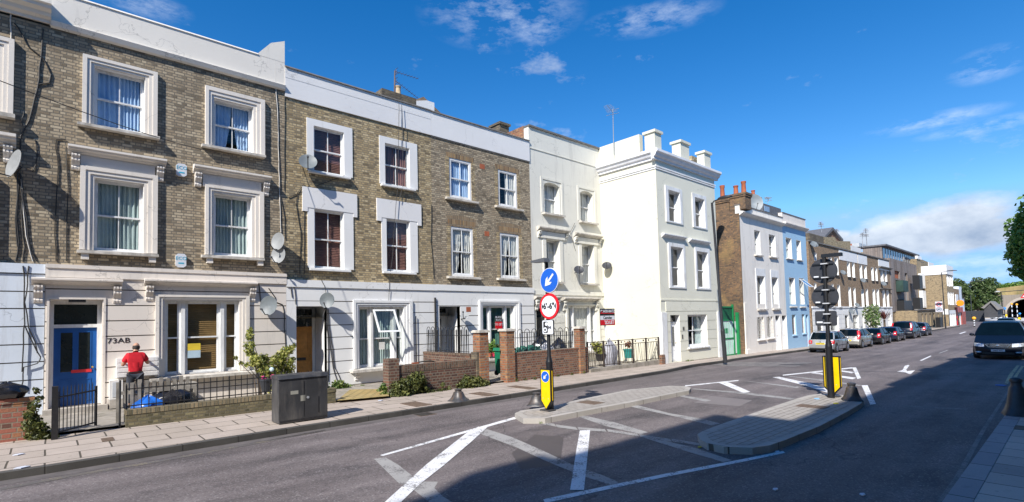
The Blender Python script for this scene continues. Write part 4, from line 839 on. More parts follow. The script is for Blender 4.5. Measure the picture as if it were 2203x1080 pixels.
def tp(p,r=r,L=L): t_=L-p.z; return Vector((r[0]+p.x,FY-t_*math.sin(.85)+p.y,r[3]-.1-t_*math.cos(.85)))
b.xform(tp); o=b.build('open_casement',FRAME,h); g=B(); g.box(.06,wd-.06,-.02,-.015,.06,L-.06); g.xform(tp); g.build('pane',GLASS,o)
PATT=brickmat('patterned_blind',(.35,.12,.03),(.12,.07,.04),(.5,.2,.05),(.05,.04,.03),bw=.3,rh=.35)
for r in gg: w=window(h,r,FY,.08,1,0,None,fw=.04,sill=(.08,.08,.07),sillmat=SKYB); B().box(r[0]+.04,r[2]-.04,FY+.14,FY+.15,r[1]+.04,r[3]-.04).build('blind',PATT,w)
r=dr[0]; door(h,(r[0],r[1],r[2],r[3]-.35),FY+.15,WOODR,'plain'); B().box(r[0],r[2],FY+.15,FY+.16,r[3]-.35,r[3]).build('fanlight',DGLASS,h)
# ================================================================== FAR TERRACE (beyond the blue house), set back like the near one
ZA=lambda x,y:(1720+x/4.909,500+y/4.909)
def RZ(q,Y=D): a=ZA(q[0],q[1]); c=ZA(q[2],q[3]); return RC(a[0],a[1],c[0],c[1],Y)
ztop=9.55; zgf=2.95
def far_house(x0,x1,label,tops,mids,wallm,parap,top=ztop,gholes=None,hood=False):
    h=empty('far_terraced_house',((x0+x1)/2,D,-.4),label,'house','brick terrace beyond the blue house')
    b=B(); sheet(b,x0,x1-.002,zgf,top,D,tops+mids); shell(b,x0,x1-.002,D,D+8,-.8,top-.02,top-.5); b.build('wall',wallm,h)
    b=B(); w=(x1-x0); g=[(x0+w*.12,-.1,x0+w*.30,2.0),(x0+w*.55,.3,x0+w*.85,2.0)]
    sheet(b,x0,x1-.002,-.8,zgf,D-.05,g); courses(b,x0+.01,x1-.01,[-.4,.1,.6,1.1,1.6,2.1,2.6],D-.05,.025,g); b.box(x0,x1-.003,D-.12,D,zgf-.12,zgf+.05); b.build('stucco_ground_floor',WHITE,h)
    door(h,(g[0][0],g[0][1],g[0][2],g[0][3]-.3),D+.1,SBLACK,'plain'); window(h,g[1],D-.05,.1,2,.5,CUR_W,'sides',fw=.06,lining=FRAME,cy=.3)
    if parap: B().box(x0+.15,x1-.15,D-.04,D+.02,top-parap,top-.12).build('parapet_panel',PARW,h)
    B().box(x0,x1-.002,D-.12,D+.3,top-.02,top+.10).build('coping',LEAD,h)
    for r in tops+mids: window(h,r,D,.2,1,.5,CUR_W,'full',fw=.07,lining=FRAME,sill=(.1,.15,.1),sillmat=LEAD,cy=.3)
    return h
xs=[W(1742,600,D)[0],W(1806,600,D)[0],W(1846,600,D)[0],W(1867,600,D)[0],W(1890,600,D)[0],W(1914,600,D)[0]]
def cen(qs): return [RZ(q) for q in qs]
tA=cen([(150,215,180,300),(300,258,345,440),(365,262,412,452)]); mA=cen([(150,535,185,760),(330,545,368,790),(395,552,436,790)])
hA=far_house(xs[0],xs[1],'far brick house directly past the blue house, partly behind the black sign backs',tA,mA,BR_FAR,0,ztop)
hB=far_house(xs[1],xs[2],'far brick house with a long white parapet panel and four tall white windows',cen([(497,310,537,470),(550,320,585,478)]),cen([(512,578,550,787),(564,583,598,787)]),BR_FAR,1.25)
hC=far_house(xs[2],xs[3],'narrow far brick house beside the street lamp with the end of the white parapet panel',cen([(630,340,664,488),(676,350,712,492)]),cen([(648,600,684,787),(694,597,729,787)]),BR_FAR,1.25)
hD=far_house(xs[3],xs[4],'plain brick far house between the two white parapet panels',cen([(753,365,785,510),(795,372,825,512)]),cen([(767,600,804,787),(809,600,845,787)]),BR_FAR,0)
hE=far_house(xs[4],xs[5],'last far brick house before the timber block, with white paired windows under a ledge',cen([(848,375,886,522),(892,380,925,522)]),cen([(871,605,908,793),(914,608,948,793)]),BR_FAR,1.5)
cornice(hE,xs[4],xs[5]+.2,W(1892,573,D)[1],D,.3,.4,LEAD); cornice(hE,xs[4]+.1,xs[5]-.1,W(1899,620,D)[1],D,.2,.3,LEAD)
# roofs, party walls and stacks behind the far parapets
b=B(); ya=D+2; q=W(1741,505,ya); q2=W(1771,502,ya); b.box(q[0],q2[0],ya,ya+.5,8,W(1755,505,ya)[1]); b.build('party_wall',BR_DARK,hA)
q=W(1772,508,ya); q2=W(1829,522,ya); b=B(); b.prism([(q[0],8),(q2[0],8),(q2[0],W(1829,519,ya)[1]),(W(1800,524,ya)[0],W(1800,519,ya)[1]),(W(1796,512,ya)[0],W(1796,510,ya)[1]),(q[0],W(1772,510,ya)[1])],'y',ya,ya+.9); b.build('chimney_stack',BR_YEL,hB)
yb=D+5; b=B(); p=[W(1772,512,yb),W(1787,497,yb),W(1807,518,yb)]; b.prism([(p[0][0],8.5),(p[2][0],8.5),p[2],p[1],p[0]],'y',yb,yb+6); b.build('gable',BR_ORANGE,hB)
b=B(); b.prism([(p[0][0]-.4,p[0][1]-.1),(p[1][0],p[1][1]+.1),(p[2][0]+.4,p[2][1]-.1),(p[2][0]+.4,p[2][1]+.25),(p[1][0],p[1][1]+.5),(p[0][0]-.4,p[0][1]+.25)],'y',yb-.3,yb+6.2); b.build('gable_roof',SLATE,hB)
yc=D+3; q=W(1830,533,yc); q2=W(1851,535,yc); b=B(); b.box(q[0],q2[0],yc,yc+3,8,W(1840,531,yc)[1]); b.build('roof_dormer',PARW,hC)
st=stack(hC,W(1837,530,yc)[0]+2,W(1853,530,yc)[0]+1.2,yc+1,yc+2,8,W(1845,526,yc)[1],[(.25,.5,.5),(.5,.5,.6),(.8,.5,.5)],BR_YEL)
# ------------------------------------------------------------------ timber clad block
def timber():
    m,n,p=nt('weathered_timber'); v=pos(n); sx=n.nodes.new('ShaderNodeSeparateXYZ'); n.links.new(v,sx.inputs[0]); ad=N(n,'ShaderNodeMath',operation='ADD'); n.links.new(sx.outputs[0],ad.inputs[0]); n.links.new(sx.outputs[1],ad.inputs[1])
    cb=n.nodes.new('ShaderNodeCombineXYZ'); n.links.new(ad.outputs[0],cb.inputs[1]); n.links.new(sx.outputs[2],cb.inputs[0])
    t=N(n,'ShaderNodeTexBrick'); t.inputs['Scale'].default_value=1; t.inputs['Brick Width'].default_value=3.2; t.inputs['Row Height'].default_value=.28; t.inputs['Mortar Size'].default_value=.02
    t.inputs['Color1'].default_value=(.25,.20,.17,1); t.inputs['Color2'].default_value=(.15,.12,.105,1); t.inputs['Mortar'].default_value=(.05,.04,.035,1); n.links.new(cb.outputs[0],t.inputs['Vector'])
    c=mix(n,ramp(n,noise(n,mapping(n,v,(1,1,.25)),.5,5),[(.4,0.),(.7,.6)]),t.outputs[0],(.30,.27,.26)); n.links.new(c,p.inputs['Base Color']); p.inputs['Roughness'].default_value=.85; return m
TIMB=timber(); XT=W(1917,620,D)[0]; YT=D
h=empty('timber_block',(XT+7,YT,-.4),'four storey block clad in weathered vertical timber boards with a recessed glazed top floor','apartment block')
XT1=W(1973,600,YT)[0]; zt=W(1917,556,YT)[1]; zb=W(1918,669,YT)[1]
lv=[RC(1924,582,1936,600,YT),RC(1929,644,1946,668,YT),RC(1946,587,1956,668,YT)]; bal=[RC(1926,602,1938,628,YT)]
b=B(); sheet(b,XT,XT1,zb,zt,YT,lv+bal); shell(b,XT,XT1,YT,YT+12,-.8,zt,zt); b.build('timber_wall',TIMB,h)
b=B(); sheet(b,XT+.01,XT1,-.8,zb-.15,YT-.05,[]); b.build('brick_base',BR_FARY,h); B().box(XT,XT1,YT-.15,YT,zb-.15,zb+.05).build('base_ledge',SLATE,h)
X2=XT+.3; y2=WX(1897,545,X2)[0]; z2=WX(1897,529,X2)[1]; y3=WX(1856,540,X2)[0]; XT2=W(1968,555,y2)[0]
b=B(); b.quad((X2,y3,zt-.5),(X2,y2,zt-.5),(X2,y2,z2),(X2,y3,z2)); b.quad((X2,y2,zt-.1),(XT2,y2,zt-.1),(XT2,y2,z2),(X2,y2,z2)); b.quad((XT2,y2,zt-.5),(XT2,y3,zt-.5),(XT2,y3,z2),(XT2,y2,z2)); b.build('top_floor_wall',TIMB,h)
B().box(X2-.2,XT2+.3,y2-.6,y3+.3,z2,z2+.22).build('flat_roof',SLATE,h)
b=B(); g=B(); n=14
for i in range(n):
    xa=X2+.3+(XT2-X2-.6)*i/n; xb_=xa+(XT2-X2-.6)/n-.18
    g.box(xa,xb_,y2-.06,y2-.02,zt+.15,z2-.25); b.box(xb_,xb_+.18,y2-.1,y2-.001,zt+.1,z2-.1)
g.build('window_band',plain('blue_strip_glass',(.03,.07,.12),.08,.4,1,0,spec=.8),h); b.build('window_post',GREYM,h)
B().box(X2+1,X2+5,y2+3,y2+8,z2+.35,WX(1895,517,X2+1)[1]).build('roof_plant',plain('pale_metal',(.48,.50,.52),.5,.1),h)
for r in lv: window(h,r,YT,.25,1,.55,None,fw=.08,fmat=GREYM)
B().box(bal[0][0]-.1,bal[0][2]+.1,YT-.9,YT-.05,bal[0][1]-.05,bal[0][1]+1.6).build('balcony',plain('green_black_balcony',(.02,.05,.04),.6,.6,.8),h)
B().box(bal[0][0],bal[0][2],YT+.3,YT+.32,bal[0][1],bal[0][3]).build('balcony_door',DGLASS,h); B().box(lv[1][0]-.3,lv[1][2]+.3,YT-.9,YT-.05,lv[1][1]-.1,lv[1][3]-.2).build('balcony',IRON,h)
B().box(lv[0][0],lv[0][2],YT+.24,YT+.3,lv[0][1],lv[0][3]).build('orange_panel',TERRA,h)
# ------------------------------------------------------------------ houses beyond the timber block
XS=W(2038,640,14.5)[0]; yS=WX(1985,640,XS)[0]
XN=XT1+.05; h=empty('narrow_house',(XN+1.5,yS,-.4),'narrow yellow brick house with white bay windows and black balconies next to the timber block','house')
x0,x1=XN,XS-.02; zt=W(1980,553,yS)[1]; ztb=W(1950,552,yS+3)[1]
ws=[RC(1975,588,1979,616,yS),RC(1980,590,1985.5,617,yS),RC(1978,628,1983,658,yS),RC(1984,629,1989,659,yS)]; ws=[(max(r[0],x0+.1+.9*(k%2)),r[1],max(r[0],x0+.1+.9*(k%2))+.8,r[3]) for k,r in enumerate(ws)]
b=B(); sheet(b,x0,x1,-.8,zt-.5,yS,[]); shell(b,x0,x1,yS,yS+10,-.8,zt-.5,zt-.5); b.build('wall',BR_FARY,h); B().box(x0,x1,yS-.15,yS+.2,zt-.5,zt).build('parapet',PARW,h)
for q in ((1974,590,1986,616),(1977,628,1989,658)):
    r=RC(*q,yS-.5); r=(max(r[0],x0+.3),r[1],min(r[2],x1+1.5),r[3]); b=B(); b.box(x0+.4,x1-.3,yS-.5,yS,r[1]-.3,r[3]+.3); o=b.build('bay_window',FRAME,h)
    g=B(); w3=(x1-x0-.9)/3
    for k in range(3): g.box(x0+.55+k*w3,x0+.3+(k+1)*w3,yS-.52,yS-.501,r[1],r[3])
    g.build('pane',CUR_W,o)
q=W(1972,618,yS-1); B().box(q[0],q[0]+2.2,yS-1.4,yS-.51,q[1]-.3,q[1]+1.9).build('balcony',IRON,h); q=W(1973,668,yS-1); B().box(q[0],q[0]+2.2,yS-1.4,yS-.51,q[1]-.2,q[1]+2.0).build('balcony',IRON,h)
yb=yS+4; b=B(); q=W(1962,553,yb); b.prism([(XT1,6),(W(1997,560,yb)[0],6),(W(1997,564,yb)[0],W(1997,564,yb)[1]),(W(1970,553,yb)[0],W(1970,553,yb)[1]),(XT1,W(1960,553,yb)[1])],'y',yb,yb+5); b.build('rear_wall',BR_FARY,h); B().box(W(1996,566,yb)[0],W(2007,566,yb)[0],yb-.1,yb+5,6,W(2001,565,yb)[1]).build('rear_chimney',PARW,h)
h=empty('corner_house',(XS+5,14.5,-.4),'large yellow brick corner house with a blank flank wall under a white parapet','house')
XS1=W(2052,640,14.5)[0]; zt=W(2038,571,14.5)[1]; zp=WX(2030,590,XS)[1]; F2=14.5
wsx=[RC(2031.5,591,2036,615,F2),RC(2037,592,2041,616,F2),RC(2043,594,2046,616,F2),RC(2047,594,2050,616,F2)]; wl=[RC(2034,627,2038,655,F2),RC(2039,628,2044,656,F2),RC(2046,629,2049,656,F2),RC(2050,629,2053,656,F2)]
def fitx(rs,n): return [(XS+(XS1-XS)*(k+.15)/n,r[1],XS+(XS1-XS)*(k+.85)/n,r[3]) for k,r in enumerate(rs)]
wsx=fitx(wsx,4); wl=fitx(wl,4)
b=B(); sheet(b,XS,XS1,2.3,zp,F2,wsx+wl); shell(b,XS,XS1,F2,F2+9,-.8,zp,zp); b.build('wall',BR_FARY,h)
B().box(XS-.1,XS1,F2-.1,F2+9,zp,zt).build('parapet',PARW,h); b=B(); sheet(b,XS-.05,XS1+.0,-.8,2.3,F2-.1,fitx([(0,-.3,0,1.7)]*4,4)); b.build('stucco_ground_floor',WHITE,h)
B().box(XS-.1,XS,F2,F2+6,1.6,2.5).build('stucco_band',WHITE,h)
for r in wsx+wl: window(h,r,F2,.12,1,.5,CUR_W,'full',fw=.12,lining=FRAME,cy=.3)
# single storey brick range in front of the flank wall
h=empty('low_shop_range',(XS-10,15,-.4),'single storey brick range with narrow dark windows in front of the yellow flank wall','building')
xa=W(1974,690,15.2)[0]; zz=WX(2020,667,XS-1)[1]; 
wn=[RC(1982+dx,675,1986+dx,702,15.2) for dx in (0,8,17,25,35,42)]; wn=[(r[0],-.1,r[0]+1.1,zz-.5) for r in wn if r[0]+1.1<XS-1]
b=B(); sheet(b,xa,XS-.2,-.8,zz,15.2,wn); shell(b,xa,XS-.2,15.2,19,-.8,zz,zz); b.build('wall',BR_FARY,h); B().box(xa-.1,XS-.19,15.05,15.5,zz,zz+.2).build('coping',LEAD,h)
for r in wn: window(h,r,15.2,.15,1,0,None,fw=.1,fmat=SLATE)
# shops at the end of the street
h=empty('corner_shop',(XS1+6,14.6,-.4),'small brick shop with a red shopfront near the end of the terrace','shop')
x1=W(2064,650,14.6)[0]; x2=W(2074,650,14.6)[0]; z1=W(2060,622,14.6)[1]
b=B(); sheet(b,XS1+.01,x1,2.3,z1,14.6,[]); shell(b,XS1+.01,x1,14.6,22,-.8,z1,z1); b.build('wall',BR_FAR,h); B().box(XS1+2,x1-2,14.5,14.6,3.2,z1-1).build('window',FRAME,h)
B().box(XS1+.01,x1,14.2,14.6,1.9,2.8).build('fascia',plain('shop_fascia',(.45,.1,.08),.5,.5,.8),h)
for i in range(4): B().box(XS1+.3+i*(x1-XS1)/4,XS1+(i+.75)*(x1-XS1)/4,14.5,14.59,-.4,1.9).build('shop_window',(DGLASS,RED,DGLASS,FRAME)[i],h)
h=empty('white_end_house',((x1+x2)/2,14.6,-.4),'narrow white rendered house at the very end of the terrace','house')
z2=W(2068,617,14.6)[1]; b=B(); sheet(b,x1+.01,x2,-.8,z2,14.6,[]); shell(b,x1+.01,x2,14.6,22,-.8,z2,z2); b.build('wall',WHITEB,h); B().box(x1+3,x1+6,14.5,14.59,4.5,6.2).build('window',DGLASS,h); B().box(x1+.3,x2-.5,14.45,14.59,-.4,2.0).build('shop_window',plain('brick_red_shopfront',(.4,.08,.05),.5),h)
o=B().lathe([(.52,0),(.52,.2)],(W(2065,652,13.6)[0],13.6,W(2065,652,13.6)[1]),20,axis='x').build('round_shop_sign',plain('orange_sign',(.9,.28,.01),.4,.1)); tag(o,'round orange sign projecting from the end of the far terrace','sign')
# ================================================================== FAR END: railway viaduct, embankment, shed
XV=215.0
def vy(px,py): return WX(px,py,XV)
ya,zt_=vy(2060,640); yb,_=vy(2300,640)
yc,zs=vy(2210,690); yl,_=vy(2163,680); zt2=vy(2130,636)[1]; zar=vy(2205,643)[1]
b=B(); n=40; y0=yl; yr=yc-(yl-yc)*1.0
ys=[ya+(y0-ya)*i/6 for i in range(7)]+[y0+(yr-y0)*i/24 for i in range(1,25)]+[yr+(yb-yr)*i/4 for i in range(1,5)]
cyy=(y0+yr)/2; rad=abs(y0-yr)/2
def bot(y): return -1 if abs(y-cyy)>=rad else -.4+(zar+.4)*math.sqrt(max(0,1-((y-cyy)/rad)**2))
for u,v in zip(ys,ys[1:]):
    b.quad((XV,u,bot(u)),(XV,v,bot(v)),(XV,v,zt2),(XV,u,zt2)); 
    if abs((u+v)/2-cyy)<rad: b.quad((XV,u,bot(u)),(XV+55,u,bot(u)),(XV+55,v,bot(v)),(XV,v,bot(v)))
b.quad((XV,ya,zt2),(XV,yb,zt2),(XV+55,yb,zt2),(XV+55,ya,zt2)); b.quad((XV+55,ya,-1),(XV+55,yb,-1),(XV+55,yb,zt2),(XV+55,ya,zt2))
v_=b.build('railway_viaduct',slabs('viaduct_stone',((.30,.25,.20),(.22,.19,.16),(.27,.22,.16)),(.14,.12,.10),1.6,.6)); tag(v_,'stone railway viaduct with a dark arch across the far end of the street','viaduct')
b=B(); 
for k in range(24):
    a0,a1=PI*k/24,PI*(k+1)/24; P=lambda a,r,z:(cyy+(rad+r)*math.cos(a),-.4+(zar+.4+z)*math.sin(a))
    b.prism([P(a0,0,0),P(a1,0,0),P(a1,.7,.7),P(a0,.7,.7)],'x',XV-.25,XV-.01)
b.build('arch_ring',plain('pale_stone',(.40,.34,.28),.8),v_)
def hill(name,ps,depth,mat,kind='structure'):
    b=B(); b.prism(ps,'x',XV+.6,XV+.6+depth); o=b.build(name,mat); o['kind']=kind; return o
hp=[vy(x,y) for x,y in ((2110,640),(2125,622),(2150,620),(2180,616),(2210,612),(2300,600))]
hill('embankment',[(hp[0][0],zt2-.4)]+hp+[(hp[-1][0],zt2-.4)],30,plain('dry_grass_bank',(.34,.25,.11),.95,.4,.25,.2,3,grime=(.10,.13,.04),gsc=.3))
rnd=random.Random(11)
def leafcloud(b,blobs,n,size,rnd,squash=1,flat=.5):
    tot=sum(r[3]**2 for r in blobs)
    for (cx,cy,cz,r) in blobs:
        m=int(n*r*r/tot)
        for _ in range(m):
            d=Vector((rnd.gauss(0,1),rnd.gauss(0,1),rnd.gauss(0,1))).normalized(); q=r*(rnd.random()**.35)*(1+.12*math.sin(7*d.x+5*d.y)+.1*math.sin(9*d.z+3*d.x))
            c=Vector((cx,cy,cz))+Vector((d.x,d.y,d.z*squash))*q
            nn=(d*flat+Vector((rnd.gauss(0,1),rnd.gauss(0,1),rnd.gauss(0,1)+.5))*.6).normalized(); t=nn.orthogonal().normalized(); t.rotate(__import__('mathutils').Quaternion(nn,rnd.uniform(0,6.28))); w=nn.cross(t); s=size*rnd.uniform(.6,1.3)
            a=c-t*s*.5; e=c+t*s*.5
            b.add([a,c-w*s*.28+nn*s*.05,e,c+w*s*.28+nn*s*.05],[(0,1,2,3)])
    return b
b=B(); bl=[]
for k in range(26):
    px=2112+k*4+rnd.uniform(-2,2); y,z=WX(px,620-k*.35+rnd.uniform(-2,1),XV+6); bl.append((XV+6+rnd.uniform(-1,3),y,z,rnd.uniform(.6,1.3)))
leafcloud(b,bl,3000,.55,rnd).build('scrub',LEAF)['kind']='stuff'
# dark undercroft fencing and gabled shed in front of the viaduct
XSH=150.; p=[WX(*q,XSH) for q in ((2117,683),(2117,662),(2131,651),(2146,665),(2146,683))]
o=B().prism(p,'x',XSH,XSH+9).build('gabled_shed',plain('dark_boarding',(.055,.055,.06),.7,.2,1)); tag(o,'dark grey boarded shed with a gabled end in front of the viaduct','shed')
b=B(); pp=[p[1],p[2],p[3]]; b.prism([(p[1][0]+.5,p[1][1]),(p[2][0],p[2][1]+.35),(p[3][0]-.5,p[3][1]),(p[3][0],p[3][1]-.2),(p[2][0],p[2][1]),(p[1][0],p[1][1]-.2)],'x',XSH-.4,XSH+9.2); b.build('roof',plain('weathered_shed_roof',(.20,.19,.18),.8),o)
a,c=WX(2070,681,160),WX(2117,668,160); o=B().box(160,160.4,a[0],c[0],-.5,c[1]).build('dark_fence',SGREY); tag(o,'low dark boarded fence under the trees at the end of the road','fence')
gsheet('far_pavement',[G(2072,687),G(2110,689),G(2160,690),G(2230,691),G(2230,685),G(2150,684),G(2072,684)],.02,plain('pale_concrete',(.55,.52,.49),.85,.1,1))
def far_tree(name,label,blobs,n,size,mat,trunk,grp=None,squash=1):
    h=empty(name,(trunk[0],trunk[1],trunk[2]),label,'tree',grp); r=random.Random(len(label)); top=max(bb[2] for bb in blobs)
    b=B(); c=Vector(trunk[:3]); b.tube([c,c+Vector((.1,0,(top-c.z)*.4)),c+Vector((0,.1,(top-c.z)*.75))],[trunk[3],trunk[3]*.7,trunk[3]*.35],8)
    for bb in blobs[:14]:
        s=c+Vector((0,0,(top-c.z)*r.uniform(.3,.55))); e=Vector(bb[:3]); b.tube([s,(s+e)/2+Vector((0,0,.2)),e],[trunk[3]*.4,trunk[3]*.22,.03],5)
    b.build('trunk',BARK,h); leafcloud(B(),blobs,n,size,r,squash).build('crown',mat,h); return h
XT_=176.; rr=random.Random(4)
def blobpx(lst,X,r,jit): 
    out=[]
    for px,py in lst:
        y,z=WX(px,py,X); out.append((X+rr.uniform(-jit,jit),y,z,r*rr.uniform(.7,1.2)))
    return out
far_tree('street_tree','broad green tree behind the shops at the end of the street',blobpx([(x+rr.uniform(-3,3),y+rr.uniform(-3,3)) for x,y in [(2085,625),(2085,640),(2087,655),(2095,612),(2096,628),(2098,645),(2098,660),(2107,608),(2108,622),(2110,638),(2112,652),(2112,657),(2119,613),(2120,628),(2122,642),(2123,655),(2126,610),(2130,622),(2132,637),(2131,648),(2080,658),(2090,660),(2103,656)]],XT_,1.45,2.6),11000,.56,LEAFD,(XT_,WX(2105,690,XT_)[0],-.4,.4),'trees at the far end')
far_tree('street_tree','small pale green tree peeping over the roofs left of the broad tree',blobpx([(2056,612),(2060,617),(2064,624),(2068,614),(2072,622),(2076,630),(2054,618)],130,1.0,1.5),2600,.35,LEAFD,(130,WX(2066,690,130)[0],-.4,.25),'trees at the far end')
# tree at the right edge
bl=[]
for px,py,r in ((2205,470,.55),(2197,487,.6),(2210,500,.8),(2192,503,.42),(2200,525,.7),(2184,540,.55),(2198,548,.8),(2187,556,.5),(2215,540,1.1),(2195,572,.5),(2207,566,.7),(2193,592,.4),(2203,585,.65),(2230,500,1.5),(2230,560,1.4),(2250,450,1.3),(2260,520,1.8),(2280,570,1.5),(2202,600,.35)):
    X=29+rr.uniform(-.8,.8); y,z=WX(px+13,py-6,X); bl.append((X,y,z,r*.72))
far_tree('street_tree','leafy street tree on the right pavement reaching in from the picture edge',bl,15000,.21,LEAF,(29.3,-.6,-.2,.17),None)
# ================================================================== satellite dishes and aerials
def dish(px,py,Y,r,label,mat=None,nrm=(-.82,-.5,.28),wall=None,grp='satellite dishes on the house walls'):
    x,z=W(px,py,Y); c=Vector((x,Y,z)); n=Vector(nrm).normalized()
    h=empty('satellite_dish',(x,wall if wall else Y+.3,z),label,'satellite dish',grp)
    u=n.cross(Vector((0,0,1))).normalized(); v=u.cross(n)
    prof=[(0.001,-.17),(.35,-.15),(.7,-.085),(1,0),(1.02,.004),(.7,-.105),(.35,-.17),(0.001,-.19)]; b=B(); k=20; base=0
    for rr_,hh in prof:
        for i in range(k):
            q=2*PI*i/k; b.v.append(tuple(c+(u*math.cos(q)*.92+v*math.sin(q))*rr_*r+n*hh*r*1.25))
    for i in range(len(prof)-1):
        for j in range(k): a=i*k+j;d=i*k+(j+1)%k; b.f.append((a,d,d+k,a+k))
    b.build('reflector',mat or DISH,h,smooth=50)
    lo=c-v*r*.95; tip=c+n*r*1.15-v*r*.55
    B().tube([lo-n*.03,lo+n*r*.5-v*.02,tip],.016,6).build('arm',IRON,h); B().tube([tip-n*.02,tip+n*.05-v*.0],[.03,.035],8).build('receiver',SGREY,h)
    wy=wall if wall else Y+.35
    B().tube([c-n*r*.25,c-n*(r*.25+.07)-Vector((0,0,.03)),Vector((c.x+.05,wy-.03,c.z-.14)),Vector((c.x+.05,wy,c.z-.14))],.02,6).build('wall_bracket',IRON,h)
    return h
dish(28,351,D-.36,.36,'big satellite dish seen edge on beside the window hood at the far left',DISHW,(-.9,-.38,.2),D)
dish(662,347,D-.3,.32,'satellite dish at the sill of the upper left red blind window',DISH,(-.3,-.8,.45),D)
dish(597,519,D-.3,.29,'upper of the two dishes stacked at the joint of the first two brick houses',DISHW,(-.85,-.45,.1),D)
dish(598,548,D-.3,.28,'lower of the two dishes stacked at the joint of the first two brick houses',DISHW,(-.75,-.55,.1),D)
dish(577,657,D-.4,.31,'satellite dish on the cream stucco above the climbing shrub',DISH,(-.72,-.66,.1),D-.08)
dish(703,646,D-.4,.27,'satellite dish beside the orange front door of the white stucco house',DISH,(-.6,-.75,.1),D-.08)
dish(1245,580,D-.35,.28,'dark satellite dish on the off-white house between its first floor windows',SGREY,(-.55,-.6,.65),D)
dish(999,679,D-.4,.2,'small edge-on dish beside the front door of the house with air bricks',DISHW,(-.45,-.35,.85),D-.08)
def dishX(px,py,X,r,label,mat,nrm,grp):
    y,z=WX(px,py,X); return dish(px,py,y,r,label,mat,nrm,y+.02,grp)
dishX(1305,571,XE-.3,.28,'dark satellite dish on the ivory flank wall',SGREY,(-.6,-.45,.65),'satellite dishes on the house walls')
dish(1622,436,FY+.35,.62,'very large pale dish on the parapet of the rough white house',plain('pale_dish_grey',(.20,.23,.25),.5),(-.75,-.6,.15),FY+.9,None)
dish(1597,441,FY+1.6,.55,'grey dish lying behind the parapet corner of the rough white house',DISH,(-.3,-.5,.9),FY+2,None)
for px,py,r,l in ((1751,525,.42,'dish at the cornice of the first far brick house'),(1814,586,.34,'dish between the windows of the far houses beside the black sign back'),(1857,603,.36,'dish under the upper windows beside the street lamp'),(1901,610,.4,'dish under the ledge of the last far brick house'),(1844,656,.3,'dish low on the far houses beside the lamp post'),(1832,670,.34,'dish on the white ground floor of the far houses')):
    dish(px,py,D-.35,r,l,DISH,(-.5,-.6,.6),D,'satellite dishes on the far terrace')
def yagi(par,c,d,L,n,mat,el=.16,w=.012):
    d=Vector(d).normalized(); s=Vector((-d.y,d.x,0)).normalized(); b=B(); c=Vector(c); b.tube([c,c+d*L],w,5)
    for i in range(n):
        p=c+d*L*(i+.5)/n; e=el*(1-.3*i/n); b.tube([p-s*e,p+s*e],w*.6,4)
    p=c+d*L*.05; b.tube([p-s*el*1.2+Vector((0,0,.12)),p+s*el*1.2+Vector((0,0,.12))],w,4).tube([p-s*el*1.2-Vector((0,0,.12)),p+s*el*1.2-Vector((0,0,.12))],w,4).tube([p-Vector((0,0,.15)),p+Vector((0,0,.15))],w,4)
    return b.build('aerial_array',mat,par)
def aerial(px0,py0,px1,py1,Y,arrs,label,grp='television aerials on the roofs',th=.022,mat=None,el=.16,w=.012):
    a=W(px0,py0,Y); c=W(px1,py1,Y); h=empty('television_aerial',(a[0],Y,a[1]),label,'aerial',grp)
    B().tube([(a[0],Y,a[1]),(c[0],Y,c[1])],th,6).build('mast',mat or IRON,h)
    for f,d,L,n in arrs: yagi(h,(a[0]+(c[0]-a[0])*f,Y,a[1]+(c[1]-a[1])*f),d,L,n,mat or IRON,el,w)
    return h
YC=D+3.2
q=W(856,198,YC); o=B(); o.box(q[0]-1.0,q[0]+.8,YC-.3,YC+.5,9.6,W(850,205,YC)[1]); st=o.build('chimney_stack',BR_DARK); tag(st,'low brick chimney behind the white parapet of the yellow brick house','chimney')
pp=pot(st,q[0]+.0,YC,W(850,206,YC)[1],W(850,184,YC)[1]-W(850,206,YC)[1],.14,POTB)
aerial(848,206,849,152,YC,((.97,(1,-.05,.0),1.25,8),(.62,(.93,-.05,-.42),1.35,9)),'rusty mast with two long aerials beside the clay pot on the second house',th=.03,mat=plain('rusty_mast',(.16,.11,.09),.7,.3))
aerial(1320,333,1318,235,D-1.2,((.93,(-.9,-.3,.05),1.0,8),),'tall thin aerial mast at the flank parapet of the sage house',mat=GREYM,el=.3)
aerial(1767,500,1766,484,D+2,((.95,(-.9,-.2,.2),1.2,6),),'aerial over the party wall of the first far brick house',mat=GREYM,el=.25,w=.03,th=.04)
aerial(1799,512,1800,497,D+5,((.97,(-.9,-.2,.15),1.2,6),),'aerial behind the small brick gable',mat=GREYM,el=.25,w=.03,th=.04)
aerial(1855,531,1855,505,D+3,((.95,(-.9,-.2,.2),1.2,6),),'aerial left of the tallest mast beside the far chimney pots',mat=GREYM,el=.3,w=.03,th=.05)
aerial(1865,531,1862,497,D+3,((.97,(-.9,-.2,.2),1.4,6),(.7,(-.9,-.2,.1),1.0,5)),'tallest aerial mast beside the far chimney pots',mat=GREYM,el=.3,w=.03,th=.05)
aerial(1651,438,1653,428,FY+2,((.9,(-.9,-.2,.0),1.1,6),),'aerial on the roof of the rough white house',mat=GREYM,el=.22,w=.02)
aerial(2070,617,2070,604,16,((.8,(0,-1,0),1.6,4),),'aerial on the roof of the white end house',mat=GREYM,el=.3,w=.05,th=.07)
